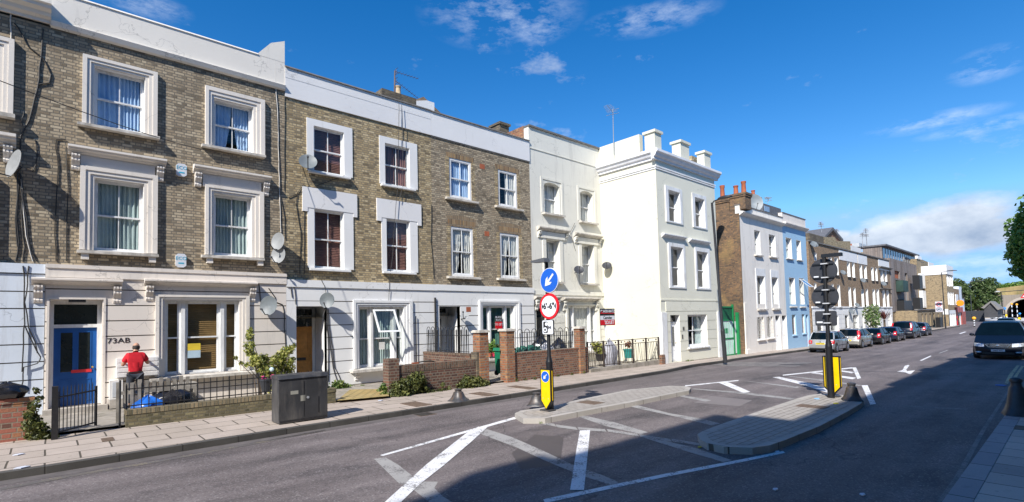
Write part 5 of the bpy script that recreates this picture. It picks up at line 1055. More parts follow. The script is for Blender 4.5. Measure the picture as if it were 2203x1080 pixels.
# gable and stacks behind parapets of the near terrace
YG=D+4.5; p=[W(888,216,YG),W(911,208,YG),W(948,243,YG)]
o=B().prism([(p[0][0],p[0][1]-1.2),(p[2][0],p[2][1]-1.2),(p[2][0],p[2][1]),p[1],p[0]],'y',YG,YG+2.5).build('roof_gable',plain('brown_slate_gable',(.20,.14,.09),.85,.3,6)); tag(o,'small pointed roof gable showing over the parapets of the second and third houses','roof gable')
B().prism([(p[0][0]-.1,p[0][1]-.15),(p[1][0],p[1][1]-.3),(p[1][0]+.45,p[1][1]-.3),(p[1][0]+.45,p[1][1]-1.5),(p[0][0]+.3,p[1][1]-1.5)],'y',YG-.3,YG-.01).build('verge_board',PARW,o)
q=W(1072,275,D+4); o=B().box(q[0]-.35,q[0]+.35,D+3.5,D+4.3,q[1]-1.5,q[1]).box(q[0]-.42,q[0]+.42,D+3.4,D+4.4,q[1],q[1]+.12).build('chimney_stack',BR_DARK); tag(o,'dark capped chimney just above the parapet of the third house','chimney')
# ------------------------------------------------------------------ cables fixed to the houses
def cables(par,Y,lists,r=.012,mat=None,name='cable'):
    for ps in lists:
        pts=[]; P=[W(x,y,Y) for x,y in ps]; rn=random.Random(int(ps[0][0]*7+ps[0][1]))
        for (x0,z0),(x1,z1) in zip(P,P[1:]):
            n=max(2,int(math.hypot(x1-x0,z1-z0)/.25))
            for i in range(n): t=i/n; pts.append((x0+(x1-x0)*t+rn.uniform(-.012,.012),Y,z0+(z1-z0)*t))
        pts.append((P[-1][0],Y,P[-1][1])); B().tube(pts,r,5).build(name,mat or CABLE,par)
H={}
for o in bpy.data.objects:
    if o.name.startswith('terraced_house'): H[round(o.location.x,1)]=o
h71,h73,h75,h77,h79=[H[k] for k in sorted(H)]
cables(h71,D-.02,[[(93,62),(88,125),(80,190),(62,258),(45,293),(41,330),(38,380),(36,470),(40,520),(33,562)],[(43,373),(47,430),(46,480),(52,530),(49,564)],[(31,50),(40,60),(48,75),(60,100),(95,128),(109,160),(104,178),(80,182)],[(44,375),(52,440),(60,500),(66,540),(78,562)],[(40,390),(33,470),(37,530)]],.016)
cables(h71,D-.02,[[(23,0),(22,120),(16,235)],[(46,385),(50,460),(60,530),(70,562)]],.012,CABLEW)
cables(h71,D-.115,[[(50,572),(51,610),(52,655),(54,700),(70,740),(88,768),(80,782),(50,790),(48,820),(46,838)],[(60,572),(58,610),(53,650),(60,705),(76,735),(80,760)],[(52,700),(50,740),(47,800)]],.014)
cables(h73,D-.02,[[(140,300),(122,300),(120,320),(125,360),(122,420),(118,480),(119,535),(120,562)],[(142,315),(143,340),(146,400),(143,480),(142,562)],[(75,300),(78,322),(80,340),(70,370)],[(52,240),(46,255),(48,270)]],.012)
cables(h73,D-.02,[[(592,100),(592,180),(597,240),(598,330),(601,400),(604,500)]],.014,CABLEW)
cables(h73,D-.02,[[(588,97),(596,140),(592,190),(597,280),(603,420),(612,470),(613,515)],[(612,195),(612,300),(611,410)]],.010)
cables(h73,D-.09,[[(592,650),(606,655),(611,670),(612,720),(614,760),(612,800)],[(556,605),(560,650)],[(578,620),(592,640),(590,660)]],.016)
cables(h75,D-.02,[[(654,395),(640,415),(637,440),(647,500),(645,590)],[(655,420),(654,500),(654,590)],[(760,370),(680,400),(620,425)],[(905,440),(880,465),(868,475)],[(665,398),(652,420)]],.011)
cables(h75,D-.13,[[(858,222),(858,262),(857,300),(856,330),(855,400),(848,480),(843,560),(838,600),(836,650)],[(864,226),(866,300),(866,400),(858,430)],[(690,601),(698,615),(701,632)]],.010)
cables(h75,D-.1,[[(702,660),(703,690),(708,730),(712,760),(716,790),(726,822)],[(705,665),(708,700),(712,730),(720,790),(735,824)],[(699,665),(694,680),(702,700),(706,740),(706,820)],[(630,601),(636,640),(636,655)],[(625,610),(628,640)]],.014)
cables(h77,D-.02,[[(928,440),(927,520),(934,600)]],.012)
cables(h77,D-.1,[[(1150,647),(1149,655),(1155,655)]],.03,SGREY)
cables(h79,D-.05,[[(1292,330),(1300,345),(1320,342)],[(1236,480),(1226,500),(1238,540)]],.012,CABLE)
B().tube([(XC-.0,D-.12,-.0),(XC-.0,D-.12,3.3)],.04,8).build('downpipe',IRON,h75)
B().tube([(W(884,700,D)[0]+.14,D-.14,.1),(W(884,700,D)[0]+.14,D-.14,2.55)],.018,8).build('downpipe',IRON,h75)
a=W(0,174,12.5); c=W(645,352,D-.05); o=B().tube([(a[0]-2.5,12.2,a[1]+.55)]+[((a[0])+(c[0]-a[0])*t,12.5+(D-.05-12.5)*t,a[1]+(c[1]-a[1])*t-.35*math.sin(PI*t)) for t in [i/12 for i in range(13)]],.009,5).build('telephone_wire',CABLE); tag(o,'thin telephone wire crossing in front of the upper windows at the left','wire')
def alarm(par,q,Y=D):
    r=RC(*q,Y); b=B(); cx=(r[0]+r[2])/2; b.prism([(r[0],r[1]+.05),(r[0]+.06,r[1]),(r[2]-.06,r[1]),(r[2],r[1]+.05),(r[2],r[3]-.05),(r[2]-.05,r[3]),(r[0]+.05,r[3]),(r[0],r[3]-.05)],'y',Y-.09,Y); o=b.build('alarm_box',SWHITE,par)
    text('ECO',.14,plain('cyan_print',(.05,.42,.6),.4),o,(cx,Y-.093,(r[1]+r[3])/2+.06),FACE,.002); B().box(r[0]+.06,r[2]-.06,Y-.094,Y-.09,(r[1]+r[3])/2-.1,(r[1]+r[3])/2-.06).build('stripe',plain('cyan_print',(0,0,0)),o)
alarm(h73,(378,352,400,382)); alarm(h73,(377,546,399,576))
# ================================================================== garden walls, railings, gates
WY=14.25
COPEM=brickmat('mossy_brick_on_edge',(.26,.21,.13),(.17,.14,.085),(.32,.25,.15),(.14,.13,.09),bw=.3,rh=.085,soldier=True,dark=(.05,.05,.025))
def brickwall(x0,x1,y0,y1,z0,zt0,zt1,mat,cope,label,cat='garden wall',ch=.11,grp=None):
    h=empty('garden_wall',((x0+x1)/2,(y0+y1)/2,gz((x0+x1)/2)),label,cat,grp)
    b=B(); b.add([(x0,y0,z0),(x1,y0,z0),(x1,y1,z0),(x0,y1,z0),(x0,y0,zt0-ch),(x1,y0,zt1-ch),(x1,y1,zt1-ch),(x0,y1,zt0-ch)],[(0,3,2,1),(4,5,6,7),(0,1,5,4),(1,2,6,5),(2,3,7,6),(3,0,4,7)]); b.build('brickwork',mat,h)
    e=.012; b=B(); b.add([(x0-e,y0-e,zt0-ch),(x1+e,y0-e,zt1-ch),(x1+e,y1+e,zt1-ch),(x0-e,y1+e,zt0-ch),(x0-e,y0-e,zt0),(x1+e,y0-e,zt1),(x1+e,y1+e,zt1),(x0-e,y1+e,zt0)],[(0,3,2,1),(4,5,6,7),(0,1,5,4),(1,2,6,5),(2,3,7,6),(3,0,4,7)]); b.build('coping',cope,h)
    return h
def pier(par,px0,px1,ptop,Y0,Y1,z0,mat,cap=True):
    a=W(px0,ptop,Y0)[0]; zt=W((px0+px1)/2,ptop,Y0)[1]; c=a+.42; b=B(); b.box(a,c,Y0,Y1,z0,zt-(.07 if cap else 0)); o=b.build('pier',mat,par)
    if cap: B().box(a-.04,c+.04,Y0-.04,Y1+.04,zt-.07,zt).build('pier_cap',SILL,o)
    return a,c
z=W(40,857,WY)[1]; x=W(72,880,WY)[0]
w0=brickwall(-3.5,x,WY,WY+.24,.0,z,z,BR_PINK,BR_PINK,'pinkish red brick garden wall at the left edge with a rubbish bag on top',ch=.1)
o=B(); rnd2=random.Random(5)
def bag(label,c,r,mat,grp=None,cat='rubbish bag',seed=1,name='rubbish_bag'):
    rn=random.Random(seed); b=B(); b.sphere((0,0,0),1,18,12); 
    def f(p):
        a=math.atan2(p.y,p.x); k=1+.10*math.sin(5*a+seed)+.07*math.sin(9*a+3*p.z)+.05*math.sin(17*a+7*p.z+seed)
        z=p.z; 
        if z>.55: k*=1-.75*(z-.55)/.45
        return Vector((p.x*k*r[0],p.y*k*r[1],max(-.62,z)*r[2]*(1+.08*math.sin(6*a))+ .62*r[2]))+Vector(c)
    b.xform(f); o=b.build(name,mat,smooth=40); tag(o,label,cat,grp); return o
BAGM=plain('black_polythene',(.012,.012,.016),.22,.4,8,.9,14,spec=.8)
bag('shiny black rubbish bag on top of the pink brick wall',(W(12,850,WY)[0],WY+.12,z),(.30,.22,.21),BAGM)
def tri(px,py,off=.12): return G(px,py,off)
# iron gate
gp0=tri(118,945); gp1=tri(205,924)
h=empty('iron_gate',(gp0[0],gp0[1],.15),'low black iron garden gate standing ajar in front of the blue door','gate')
v0=Vector((gp0[0],gp0[1],0)); v1=Vector((gp1[0],gp1[1],0)); zt=.14+1.0
B().box(v0.x-.06,v0.x+.04,v0.y-.04,v0.y+.06,.08,1.17).build('gate_post',IRON,h)
b=B(); n=11
for zz in (.22,.92): b.tube([v0+Vector((0,0,zz+.02)),v1+Vector((0,0,zz+.05))],.018,6)
b.tube([v1+Vector((0,0,.2)),v1+Vector((0,0,1.06))],.03,6).tube([v0+Vector((.03,0,.2)),v0+Vector((.03,0,1.06))],.02,6)
b.build('gate_frame',IRON,h)
for i in range(1,n):
    p=v0.lerp(v1,i/n); B().tube([p+Vector((0,0,.24)),p+Vector((0,0,1.10)),p+Vector((0,0,1.16))],[.009,.009,.002],5).build('bar',IRON,h)
# wall with railings of the cream house
xa=W(270,900,WY)[0]; xb=W(583,870,WY)[0]; z0=W(270,880,WY)[1]; z1=W(583,851,WY)[1]; zm=(z0+z1)/2
w1=brickwall(xa,xb+.8,WY,WY+.23,.0,zm,zm,BR_MOSS,COPEM,'mossy low brick garden wall under black railings in front of the cream house')
def railing(x0,x1,Y,zb,zt,n,label,grp=None,spike=.09,posts=(),sag=0):
    h=empty('railing',((x0+x1)/2,Y,zb),label,'railing',grp); b=B()
    b.box(x0,x1,Y-.012,Y+.012,zb+.06,zb+.085).box(x0,x1,Y-.012,Y+.012,zt-.10,zt-.075); b.build('rail',IRON,h)
    for i in range(n+1):
        x=x0+(x1-x0)*i/n; th=.011 if i%5 else .017; B().tube([(x,Y,zb-.01),(x,Y,zt-.01),(x,Y,zt+spike*.4)],[th,th,.003],5).build('bar',IRON,h)
    return h
zr=W(300,827,WY+.1)[1]*.5+W(575,804,WY+.1)[1]*.5
railing(xa+.02,xb+.7,WY+.12,zm,zr,27,'black iron railings along the mossy low wall')
a=W(258,818,WY+.05); tag(B().tube([(a[0],WY+.05,.1),(a[0],WY+.05,a[1])],.022,6).build('iron_post',IRON),'tall thin iron post at the left end of the mossy wall','post')
WOODG=plain('weathered_grey_wood',(.30,.27,.23),.9,.35,4,.5,30,grime=(.12,.11,.09))
h=empty('picket_fence',(W(300,850,WY+.5)[0],WY+.6,.16),'old grey picket fence behind the railings, by the man in red','fence')
for i in range(11):
    x=W(254,850,WY+.5)[0]+i*.145; yy=WY+.5+(.0 if i<2 else .25+.03*i); B().box(x-.04,x+.04,yy,yy+.025,.16,W(260,822,WY+.5)[1]-.03*(i%3)).build('picket',WOODG,h)
B().box(W(254,850,WY+.5)[0],W(254,850,WY+.5)[0]+1.6,WY+.86,WY+.9,.75,.83).build('rail',WOODG,h)
# weathered bench like table behind the railings
h=empty('garden_table',(W(400,850,15.6)[0],15.8,.16),'low weathered table with thick legs under the cream house window','table')
x0,x1=W(372,830,15.6)[0],W(425,830,15.6)[0]; B().box(x0,x1,15.5,16.1,.78,.85).build('tabletop',WOODG,h)
for x in (x0+.06,x1-.06):
    for y in (15.56,16.04): B().box(x-.05,x+.05,y-.05,y+.05,.16,.78).build('leg',WOODG,h)
c=W(335,862,15.2); bag('black rubbish bag behind the railings, right of the blue bag',(c[0]+.35,15.2,.18),(.50,.35,.40),BAGM,seed=3)
c=W(318,868,14.9); bag('bright blue rubbish bag behind the railings',(c[0],14.85,.18),(.34,.25,.33),plain('blue_polythene',(.02,.14,.55),.3,.3,8,.6,15),seed=4)
# grey street cabinet
p0=G(602,915,.12); p1=G(702,899,.12); p2=G(585,908,.12); zt=W(655,806,p0[1])[1]
h=empty('street_cabinet',((p0[0]+p1[0])/2,p0[1]+.2,.12),'scuffed dark grey steel cabinet standing at the back of the pavement','utility cabinet')
CAB=plain('cabinet_grey',(.04,.04,.043),.5,.35,1.5,.2,20,grime=(.13,.12,.11),gsc=1.6)
yb_=max(p2[1],p0[1]+.38); yf=(p0[1]+p1[1])/2-.0; x0,x1=p0[0],p1[0]
B().prism([(yf,.1),(yb_+.02,.1),(yb_+.02,zt-.10),(yb_-.04,zt-.03),(yf+.0,zt-.06)],'x',x0,x1).build('casing',CAB,h)
B().prism([(yf-.025,zt-.07),(yb_+.04,zt-.06),(yb_-.02,zt+.01),(yf+.04,zt+.01)],'x',x0-.02,x1+.02).build('lid',CAB,h)
B().box(x1-.22,x1-.205,yf-.008,yf,.25,.62).box(x0+.02,x1-.02,yf-.004,yf,.12,.16).build('door_seam',IRON,h)
B().box((x0+x1)/2-.006,(x0+x1)/2+.006,yf-.006,yf,.2,zt-.14).build('door_seam',IRON,h); B().lathe([(.03,-.012),(.03,0)],((x0+x1)/2+.09,yf-.001,.62),12,axis='y').build('lock',GREYM,h)
B().box(x0+.25,x0+.42,yf-.004,yf-.0005,.72,.80).build('sticker',plain('faded_sticker',(.30,.29,.25),.7),h); B().box(x1-.62,x1-.52,yf-.004,yf-.0005,.55,.68).build('sticker',plain('faded_sticker',(0,0,0)),h)
# short pillar, rails and ochre patio
z=W(710,836,WY)[1]; xx0,xx1=W(700,850,WY)[0],W(722,850,WY)[0]
brickwall(xx0-.9,xx1,WY,WY+.23,.0,z,z,BR_MOSS,BR_MOSS,'short mossy brick wall end between the cabinet and the ochre patio')
railing(xx0-.8,xx0+.12,WY+.12,z,W(712,797,WY)[1],5,'short piece of black railing behind the grey cabinet')
def GG(*p): return [G(x,y,.19) for x,y in p]
gsheet('garden_path',GG((724,862),(752,838),(838,836),(836,852)),.19,YPAV)
# red-brown wall of the white stucco house
z0=W(858,790,WY)[1]; z1=W(1018,771,WY)[1]; z0=z1=(z0+z1)/2; xl=W(834,820,WY)[0]; xr=W(1024,800,WY)[0]
h=brickwall(xl+.3,xr+.1,WY,WY+.23,-.1,z0,z1,BR_BROWN,BR_COPE,'red brown brick garden wall with ivy growing at its foot',ch=.22)
zt=W(843,772,WY)[1]; B().box(xl,xl+.36,WY-.06,WY+.30,-.1,zt).build('pier',BR_BROWN,h); B().box(xr,xr+.28,WY-.05,WY+.28,-.1,W(1030,757,WY)[1]).build('pier',BR_DARK,h)
def bpier(px,ptop,label,mat,w=.40):
    x=W(px,780,WY)[0]; zt=W(px+10,ptop,WY)[1]; h=empty('brick_pier',(x+w/2,WY+.1,gz(x)),label,'gate pier','brick gate piers')
    B().box(x,x+w,WY-.09,WY+w-.1,-.25,zt-.09).build('brickwork',mat,h); B().box(x-.05,x+w+.05,WY-.14,WY+w-.05,zt-.09,zt-.03).box(x-.02,x+w+.02,WY-.11,WY+w-.08,zt-.03,zt).build('pier_cap',SILL,h); return x,x+w
pa=bpier(1029,710,'orange brick gate pier right beside the ivy-footed wall',BR_ORANGE)
pb=bpier(1087,707,'orange and red brick gate pier left of the green bin netting',BR_ORANGE)
z=W(1180,753,WY)[1]; xl=pb[1]; xr=W(1264,775,WY)[0]
brickwall(xl+.002,xr,WY,WY+.23,-.25,z,z,BR_RED,BR_RED,'red brick garden wall behind the near keep-left bollard',ch=.075)
pc=bpier(1245,702,'slim orange brick pier at the end of the red garden wall',BR_ORANGE,.34)
# wall running back between the gardens, with hooped railings
xw=pa[0]-.15; yb_=WX(929,760,xw)[0]; yb_=min(max(yb_,15.5),17.6); z=WX(1000,762,xw)[1]
h=brickwall(xw,xw+.23,WY+.3,17.6,.1,z+.02,z+.02,BR_BROWN,BR_COPE,'brick wall running back between the front gardens towards the houses',ch=.08)
def hoops(P0,P1,z0,zt,n,label,mids=(.35,),grp='hooped iron railings'):
    h=empty('hooped_railing',((P0[0]+P1[0])/2,(P0[1]+P1[1])/2,z0),label,'railing',grp); a=Vector((P0[0],P0[1],0)); c=Vector((P1[0],P1[1],0)); d=(c-a)/n; r=.013
    b=B(); H_=zt-z0
    for f in (.06,.66): b.tube([a+Vector((0,0,z0+H_*f)),c+Vector((0,0,z0+H_*f))],.012,5)
    b.build('rail',IRON,h)
    for i in range(n):
        p=a+d*i+d*.14; q=a+d*i+d*.86; m=(p+q)/2; rr_=(q-p).length/2; zz=zt-rr_
        pts=[p+Vector((0,0,z0)),p+Vector((0,0,zz))]+[m+(p-m)*math.cos(PI*k/6)+Vector((0,0,zz+rr_*math.sin(PI*k/6))) for k in range(1,6)]+[q+Vector((0,0,zz)),q+Vector((0,0,z0))]
        B().tube(pts,r,5).tube([m+Vector((0,0,z0)),m+Vector((0,0,zt-rr_*1.3)),m+Vector((0,0,zt-rr_*.9))],[r,r*2.2,.002],5).build('hoop',IRON,h)
    return h
zt=W(985,707,15.9)[1]
hoops((xw+.1,WY+.45),(xw+.1,17.5),z+.02,z+1.0,9,'hooped railing on the wall between the front gardens, before the white slim door')
xq=pb[1]+.02; hoops((xq+.05,WY+.75),(W(1240,740,WY+.7)[0],WY+.75),W(1180,752,WY)[1]-.15,W(1180,706,WY+.7)[1],11,'hooped railing behind the red brick wall of the off-white house')
# ornate railing before the ivory flank
xa=W(1268,780,WY)[0]; xb=X0+.0; 
o=B().prism([(xa,-.35),(xb-.08,-.35),(xb-.08,W(1400,778,WY)[1]+.04),(xa,W(1300,790,WY)[1]-.02)],'y',WY-.05,WY+.25).build('stone_kerb',GDCONC); tag(o,'mossy stone kerb under the ornate railing','kerb stone')
h=empty('ornate_railing',((xa+xb)/2,WY+.1,-.1),'ornate rusty black iron railing with leaning bars in front of the ivory wall','railing')
zt0,zt1=W(1268,734,WY+.1)[1],W(1408,729,WY+.1)[1]; zt=(zt0+zt1)/2; zb=W(1330,785,WY+.1)[1]+.05; RUSTI=plain('rusty_iron',(.045,.032,.026),.7,.5,12,.3)
b=B(); 
for zz in (zt,zt-.19,zb+.03): b.box(xa,xb-.1,WY+.09,WY+.11,zz-.018,zz+.012)
b.build('rail',RUSTI,h); n=5; rn=random.Random(9)
for i in range(n+1):
    x=xa+(xb-.1-xa)*i/n; B().box(x-.035,x+.035,WY+.07,WY+.13,zb-.05,zt+.03).build('post',RUSTI,h)
    if i<n:
        wd=(xb-.1-xa)/n
        for j in range(1,8):
            u=x+wd*j/8; sk=rn.uniform(-.10,.10); B().tube([(u-sk,WY+.1,zb),(u+sk,WY+.1,zt-.19)],.012,5).build('bar',RUSTI,h)
        for s in (.2,.8): B().lathe([(.045,-.012),(.045,.012)],(x+wd*s,WY+.1,zt-.09),8,axis='y').build('rosette',RUSTI,h)
# small ornate railing on the red wall
xl2=W(1215,745,WY)[0]; railing(xl2,pc[0]-.02,WY+.3,W(1230,751,WY)[1]-.1,W(1230,735,WY)[1]+.02,9,'dark low railing in front of the slim orange pier')
# green gate in the side yard
yg=14.5; gx0=X1+.02; q=RC(1548,707,1585,762,yg)
h=empty('yard_gate',((gx0+XF)/2,yg,gz(31)),'green steel gate with pale panel between the sage house and the brick flank','gate')
zA=W(1570,655,yg)[1]; zB=W(1570,690,yg)[1]; x0,x1=gx0+.1,W(1578,730,yg)[0]
PALEG=plain('pale_green_panel',(.60,.70,.66),.6,.15)
B().box(x0,x1,yg,yg+.03,-.2,zB).build('panel',PALEG,h); b=B(); 
for i in range(9): u=x0+(x1-x0)*i/9; b.tube([(u,yg-.01,.9),(u+.22,yg-.01,zB-.1)],.02,4).tube([(u,yg-.01,-.1),(u+.2,yg-.01,.75)],.02,4)
b.build('rib',plain('mid_green_rib',(.25,.48,.38),.6),h)
b=B(); 
for zz in (-.2,.82,zB,W(1560,662,yg)[1]): b.box(x0,x1,yg-.03,yg+.05,zz,zz+.09)
b.box(x0-.06,x0,yg-.04,yg+.06,-.25,W(1560,662,yg)[1]+.09).box(x1-.03,x1+.09,yg-.05,yg+.06,-.25,zA); b.build('gate_frame',GREEN,h)
B().box(x0,x1-.03,yg+.01,yg+.02,zB+.09,W(1560,662,yg)[1]).build('mesh_panel',plain('dark_green_mesh',(.01,.12,.05),.6,.3,3),h)
gq=W(1582,700,yg)[0]; B().box(gq+.05,gq+.25,yg-.15,yg+.02,-.25,W(1585,672,yg)[1]).build('gate_post',GREEN,h); B().box(x1+.1,gq+.05,yg,yg+.02,-.1,zB-.05).build('side_panel',FRAME,h); B().box(x0+1.,x0+1.45,yg-.02,yg-.001,1.2,1.5).build('notice',GREEN,h)
# mail cabinet and meter box
q=RC(249,771,270,811,D-.1); h=empty('mailboxes',((q[0]+q[2])/2,D-.2,q[1]),'bank of white wall letterboxes behind the man in red','letterbox')
x1=q[0]+.95; B().box(q[0],x1,D-.30,D-.082,q[1],q[3]).build('casing',TRIMW,h)
for k in range(4): z_=q[1]+(q[3]-q[1])*k/4; B().box(q[0]+.03,x1-.03,D-.31,D-.30,z_+.02,z_+(q[3]-q[1])/4-.02).build('letter_flap',FRAME,h)
q=RC(234,818,252,857,D-.1); h=empty('meter_box',((q[0]+q[2])/2,D-.2,q[1]),'grey white meter box low on the wall beside the blue door','meter box'); B().box(q[0],q[2]+.1,D-.3,D-.082,q[1],q[3]).build('casing',TRIMW,h); B().box(q[0]+.06,q[2]+.04,D-.312,D-.3,q[1]+.06,q[3]-.05).build('door',plain('pale_grey_door',(.55,.57,.60),.5),h)
B().box(q[0]+.0,q[2]+.1,D-.35,D-.1,.18,q[1]-.01).build('plinth',STEP,h)
# things in the front gardens of the white houses
h=empty('wheelie_bin',(W(1082,780,15.0)[0],15.0,.17),'green wheelie bin standing inside the gateway','bin'); x=W(1074,760,15.)[0]; zt=W(1080,748,15.)[1]
B().prism([(x+.05,.25),(x+.55,.25),(x+.62,zt-.12),(x-.0,zt-.12)],'y',14.8,15.3).build('body',PLASTIC_G,h); B().prism([(x-.04,zt-.12),(x+.66,zt-.12),(x+.62,zt-.03),(x+.0,zt)],'y',14.75,15.36).build('lid',PLASTIC_G,h)
for s in (0,1): B().lathe([(.1,-.03),(.1,.03)],(x+.05,14.85+.4*s,.27),12,axis='y').build('wheel',RUBBER,h)
def potplant(c,r,hh,label,pm,lm,n,spread,grp=None,ls=.11,flowers=None,up=1.0):
    h=empty('potted_plant',c,label,'potted plant',grp); B().lathe([(r*.7,0),(r*.95,hh*.85),(r*1.08,hh*.86),(r*1.08,hh),(r*.9,hh),(r*.85,hh*.9)],c,14).build('pot',pm,h,smooth=40)
    rn=random.Random(int(c[0]*31)); leafcloud(B(),[(c[0]+rn.uniform(-.4,.4)*spread,c[1]+rn.uniform(-.3,.3)*spread,c[2]+hh+spread*up*rn.uniform(.2,1),spread*.6) for _ in range(5)],n,ls,rn).build('foliage',lm,h)
    if flowers:
        b=B(); 
        for _ in range(flowers[1]): b.sphere((c[0]+rn.uniform(-1,1)*spread,c[1]-spread*.5*rn.random()-.05,c[2]+hh+rn.uniform(.1,1)*spread*up),.035,6,4)
        b.build('flower',flowers[0],h)
    return h
ys_=D-.28; zs_=W(1051,770,ys_)[1]+.05; PINK=plain('pink_petals',(.75,.05,.25),.6,.2); REDP=plain('red_petals',(.7,.03,.03),.6)
potplant((W(1053,770,ys_)[0],ys_,zs_),.10,.16,'tall green potted plant at the left end of the window shelf',TERRA,LEAF,260,.34,'pot plants on the window shelf',.13,None,1.3)
potplant((W(1061,768,ys_)[0],ys_,zs_),.11,.17,'red and white pot with small leaves in the middle of the window shelf',plain('red_pot',(.6,.05,.1),.4),LEAFY,90,.2,'pot plants on the window shelf')
potplant((W(1072,766,ys_)[0],ys_,zs_),.11,.17,'terracotta pot with bushy leaves at the right of the window shelf',TERRA,IVY,140,.24,'pot plants on the window shelf')
zz=W(1130,768,15.4)[1]; h=empty('netted_bags',(W(1135,760,15.4)[0],15.4,.15),'heap of dark green garden netting behind the red brick wall','netting'); b=B(); rn=random.Random(3)
for k in range(5): c_=(W(1118+k*9,760,15.4)[0],15.4+.1*(k%2),.15); b.sphere((c_[0],c_[1],.55),(.34,.3,.62+.05*(k%2)),14,9,.12,rn)
b.build('netting',plain('green_netting',(.02,.12,.09),.7,.6,14,.9,12),h)
for k,(px,py,lab,s) in enumerate(((1158,733,'black rubbish bag left of the camera sign',1),(1198,738,'black rubbish bag right of the camera sign pole',.95))):
    c_=W(px,py,15.8); bag(lab,(c_[0],15.7,.35),(.48*s,.35,max(.3,(c_[1]-.2)/1.5)),BAGM,'black bags behind the red garden wall',seed=6+k)
bag('white carrier bags between the black bags',(W(1168,753,15.5)[0],15.3,.5),(.5,.25,.5),plain('white_polythene',(.65,.65,.68),.4,.2,8,.6),seed=9)
# bicycle wheels / hose lying behind the brown wall
h=empty('garden_hose',(W(905,780,15.0)[0],15.0,.2),'coil of black hose and orange nozzle on top of the brown wall','hose'); b=B()
for px,py,r in ((873,783,.26),(910,779,.34)):
    c_=W(px,py,15.0); b.tube([(c_[0]+r*1.6*math.cos(a*PI/10),14.85+.1*math.sin(a),c_[1]-.16+r*.6*math.sin(a*PI/10)) for a in range(11)],.022,6)
b.build('coil',RUBBER,h); q=W(887,781,15.); B().box(q[0]-.12,q[0]+.12,14.8,14.86,q[1]-.06,q[1]+.03).build('nozzle',TERRA,h)
TEAL=plain('teal_pot',(.02,.25,.23),.4,.1)
yy=15.4; c_=W(1352,770,yy); potplant((c_[0],yy,c_[1]),.26,.45,'dark red shrub in a teal pot behind the ornate railing',TEAL,leafmat('red_leaves',(.12,.04,.02),(.22,.08,.04),(.3,.14,.06)),160,.28,None,.1,None,1.5)
c_=W(1290,772,yy); potplant((c_[0],yy,c_[1]-.1),.22,.35,'spiky pale yellow plant in a black pot behind the ornate railing',IRON,LEAFY,220,.4,None,.2,None,1.2)
bag('crumpled grey plastic sheeting behind the estate agent board',(W(1312,775,15.3)[0],15.3,-.1),(.4,.3,.85),plain('grey_sheeting',(.30,.30,.34),.45,.3,6,.6),cat='plastic sheeting',seed=12,name='plastic_sheeting')
o=B().box(W(1416,770,WY)[0],W(1416,770,WY)[0]+.3,WY-.2,WY-.05,-.2,W(1418,763,WY)[1]).build('loose_brick',BR_RED); tag(o,'small stack of red bricks at the corner of the ivory wall','bricks')
# ================================================================== bell bollards, signs, lamps
IRONB=plain('cast_iron_worn',(.05,.05,.053),.42,.35,6,.4,25,grime=(.14,.09,.06),gsc=3)
def bell(c,r,hh,label,grp='flared cast bollards',rz=0,mat=None):
    prof=[(r,0),(r*.99,.04*hh),(r*.84,.14*hh),(r*.68,.32*hh),(r*.56,.56*hh),(r*.50,.72*hh),(r*.38,.77*hh),(r*.36,.80*hh),(r*.36,.87*hh),(r*.43,.89*hh),(r*.43,.94*hh),(r*.36,.97*hh),(r*.2,hh)]
    b=B(); k=24
    for i,(q,z) in enumerate(prof):
        sq=max(0,1-i/6.)   # squarer towards the foot
        for j in range(k):
            a=2*PI*j/k; m=1/max(abs(math.cos(a)),abs(math.sin(a))); s=1+(min(m,1.25)-1)*sq; b.v.append((c[0]+q*s*math.cos(a+rz),c[1]+q*s*math.sin(a+rz),c[2]+z))
    for i in range(len(prof)-1):
        for j in range(k): a=i*k+j;d=i*k+(j+1)%k; b.f.append((a,d,d+k,a+k))
    b.f.append(tuple(range(k))[::-1]); b.f.append(tuple((len(prof)-1)*k+j for j in range(k)))
    o=b.build('bell_bollard',mat or IRONB,smooth=38); tag(o,label,'bollard',grp); return o
def at(px,py,off=.12): x,y=G(px,py,off); return (x,y,gz(x)+off)
def hgt(px,py,c): return W(px,py,c[1])[1]-c[2]
c=at(1012,866); c=(c[0],max(c[1],ky(c[0])+.30),c[2]); bell(c,.26,hgt(1009,833,c),'flared iron bollard standing alone on the terrace pavement near the ivy wall',rz=.3)
c=at(1160,872,.12); c=(c[0],c[1]+.1,c[2]); bell(c,.25,hgt(1162,842,c),'flared iron bollard half hidden behind the near yellow keep-left bollard',rz=.6)
c=at(1833,861,.12); bell(c,.24,hgt(1830,823,c),'flared iron bollard at the tip of the block paved island',rz=.4)
c=at(2190,893,.12); bell(c,.25,hgt(2186,810,c),'dark flared bollard at the right kerb by the picture edge',rz=.2,mat=plain('dark_bollard',(.035,.038,.045),.45,.3,6,.3,25))
def arrow(par,cx,y,z,s,mat,x,ny):   # keep-left arrow in the plane x = const, seen from -x : points down and to the left (+y)
    b=B(); a=math.radians(225); 
    sh=[(-.08,.62),(.08,.62),(.08,-.12),(.30,.10),(.30,-.16),(0,-.60),(-.30,-.16),(-.30,.10),(-.08,-.12)]
    sh=[(u*.95,v*.95) for u,v in sh]
    pts=[]
    for u,v in sh:
        ang=math.radians(-45); uu=u*math.cos(ang)-v*math.sin(ang); vv=u*math.sin(ang)+v*math.cos(ang); pts.append((y-uu*s,z+vv*s))
    b.prism(pts,'x',x-.006,x); return b.build('arrow',mat,par)
def disc(par,x,y,z,r,name,mat,t=.03,rim=None,back=None):
    o=B().lathe([(r*.985,-t),(r,-t*.5),(r,0)],(x,y,z),40,axis='x').build(name,mat,par,smooth=30)
    return o
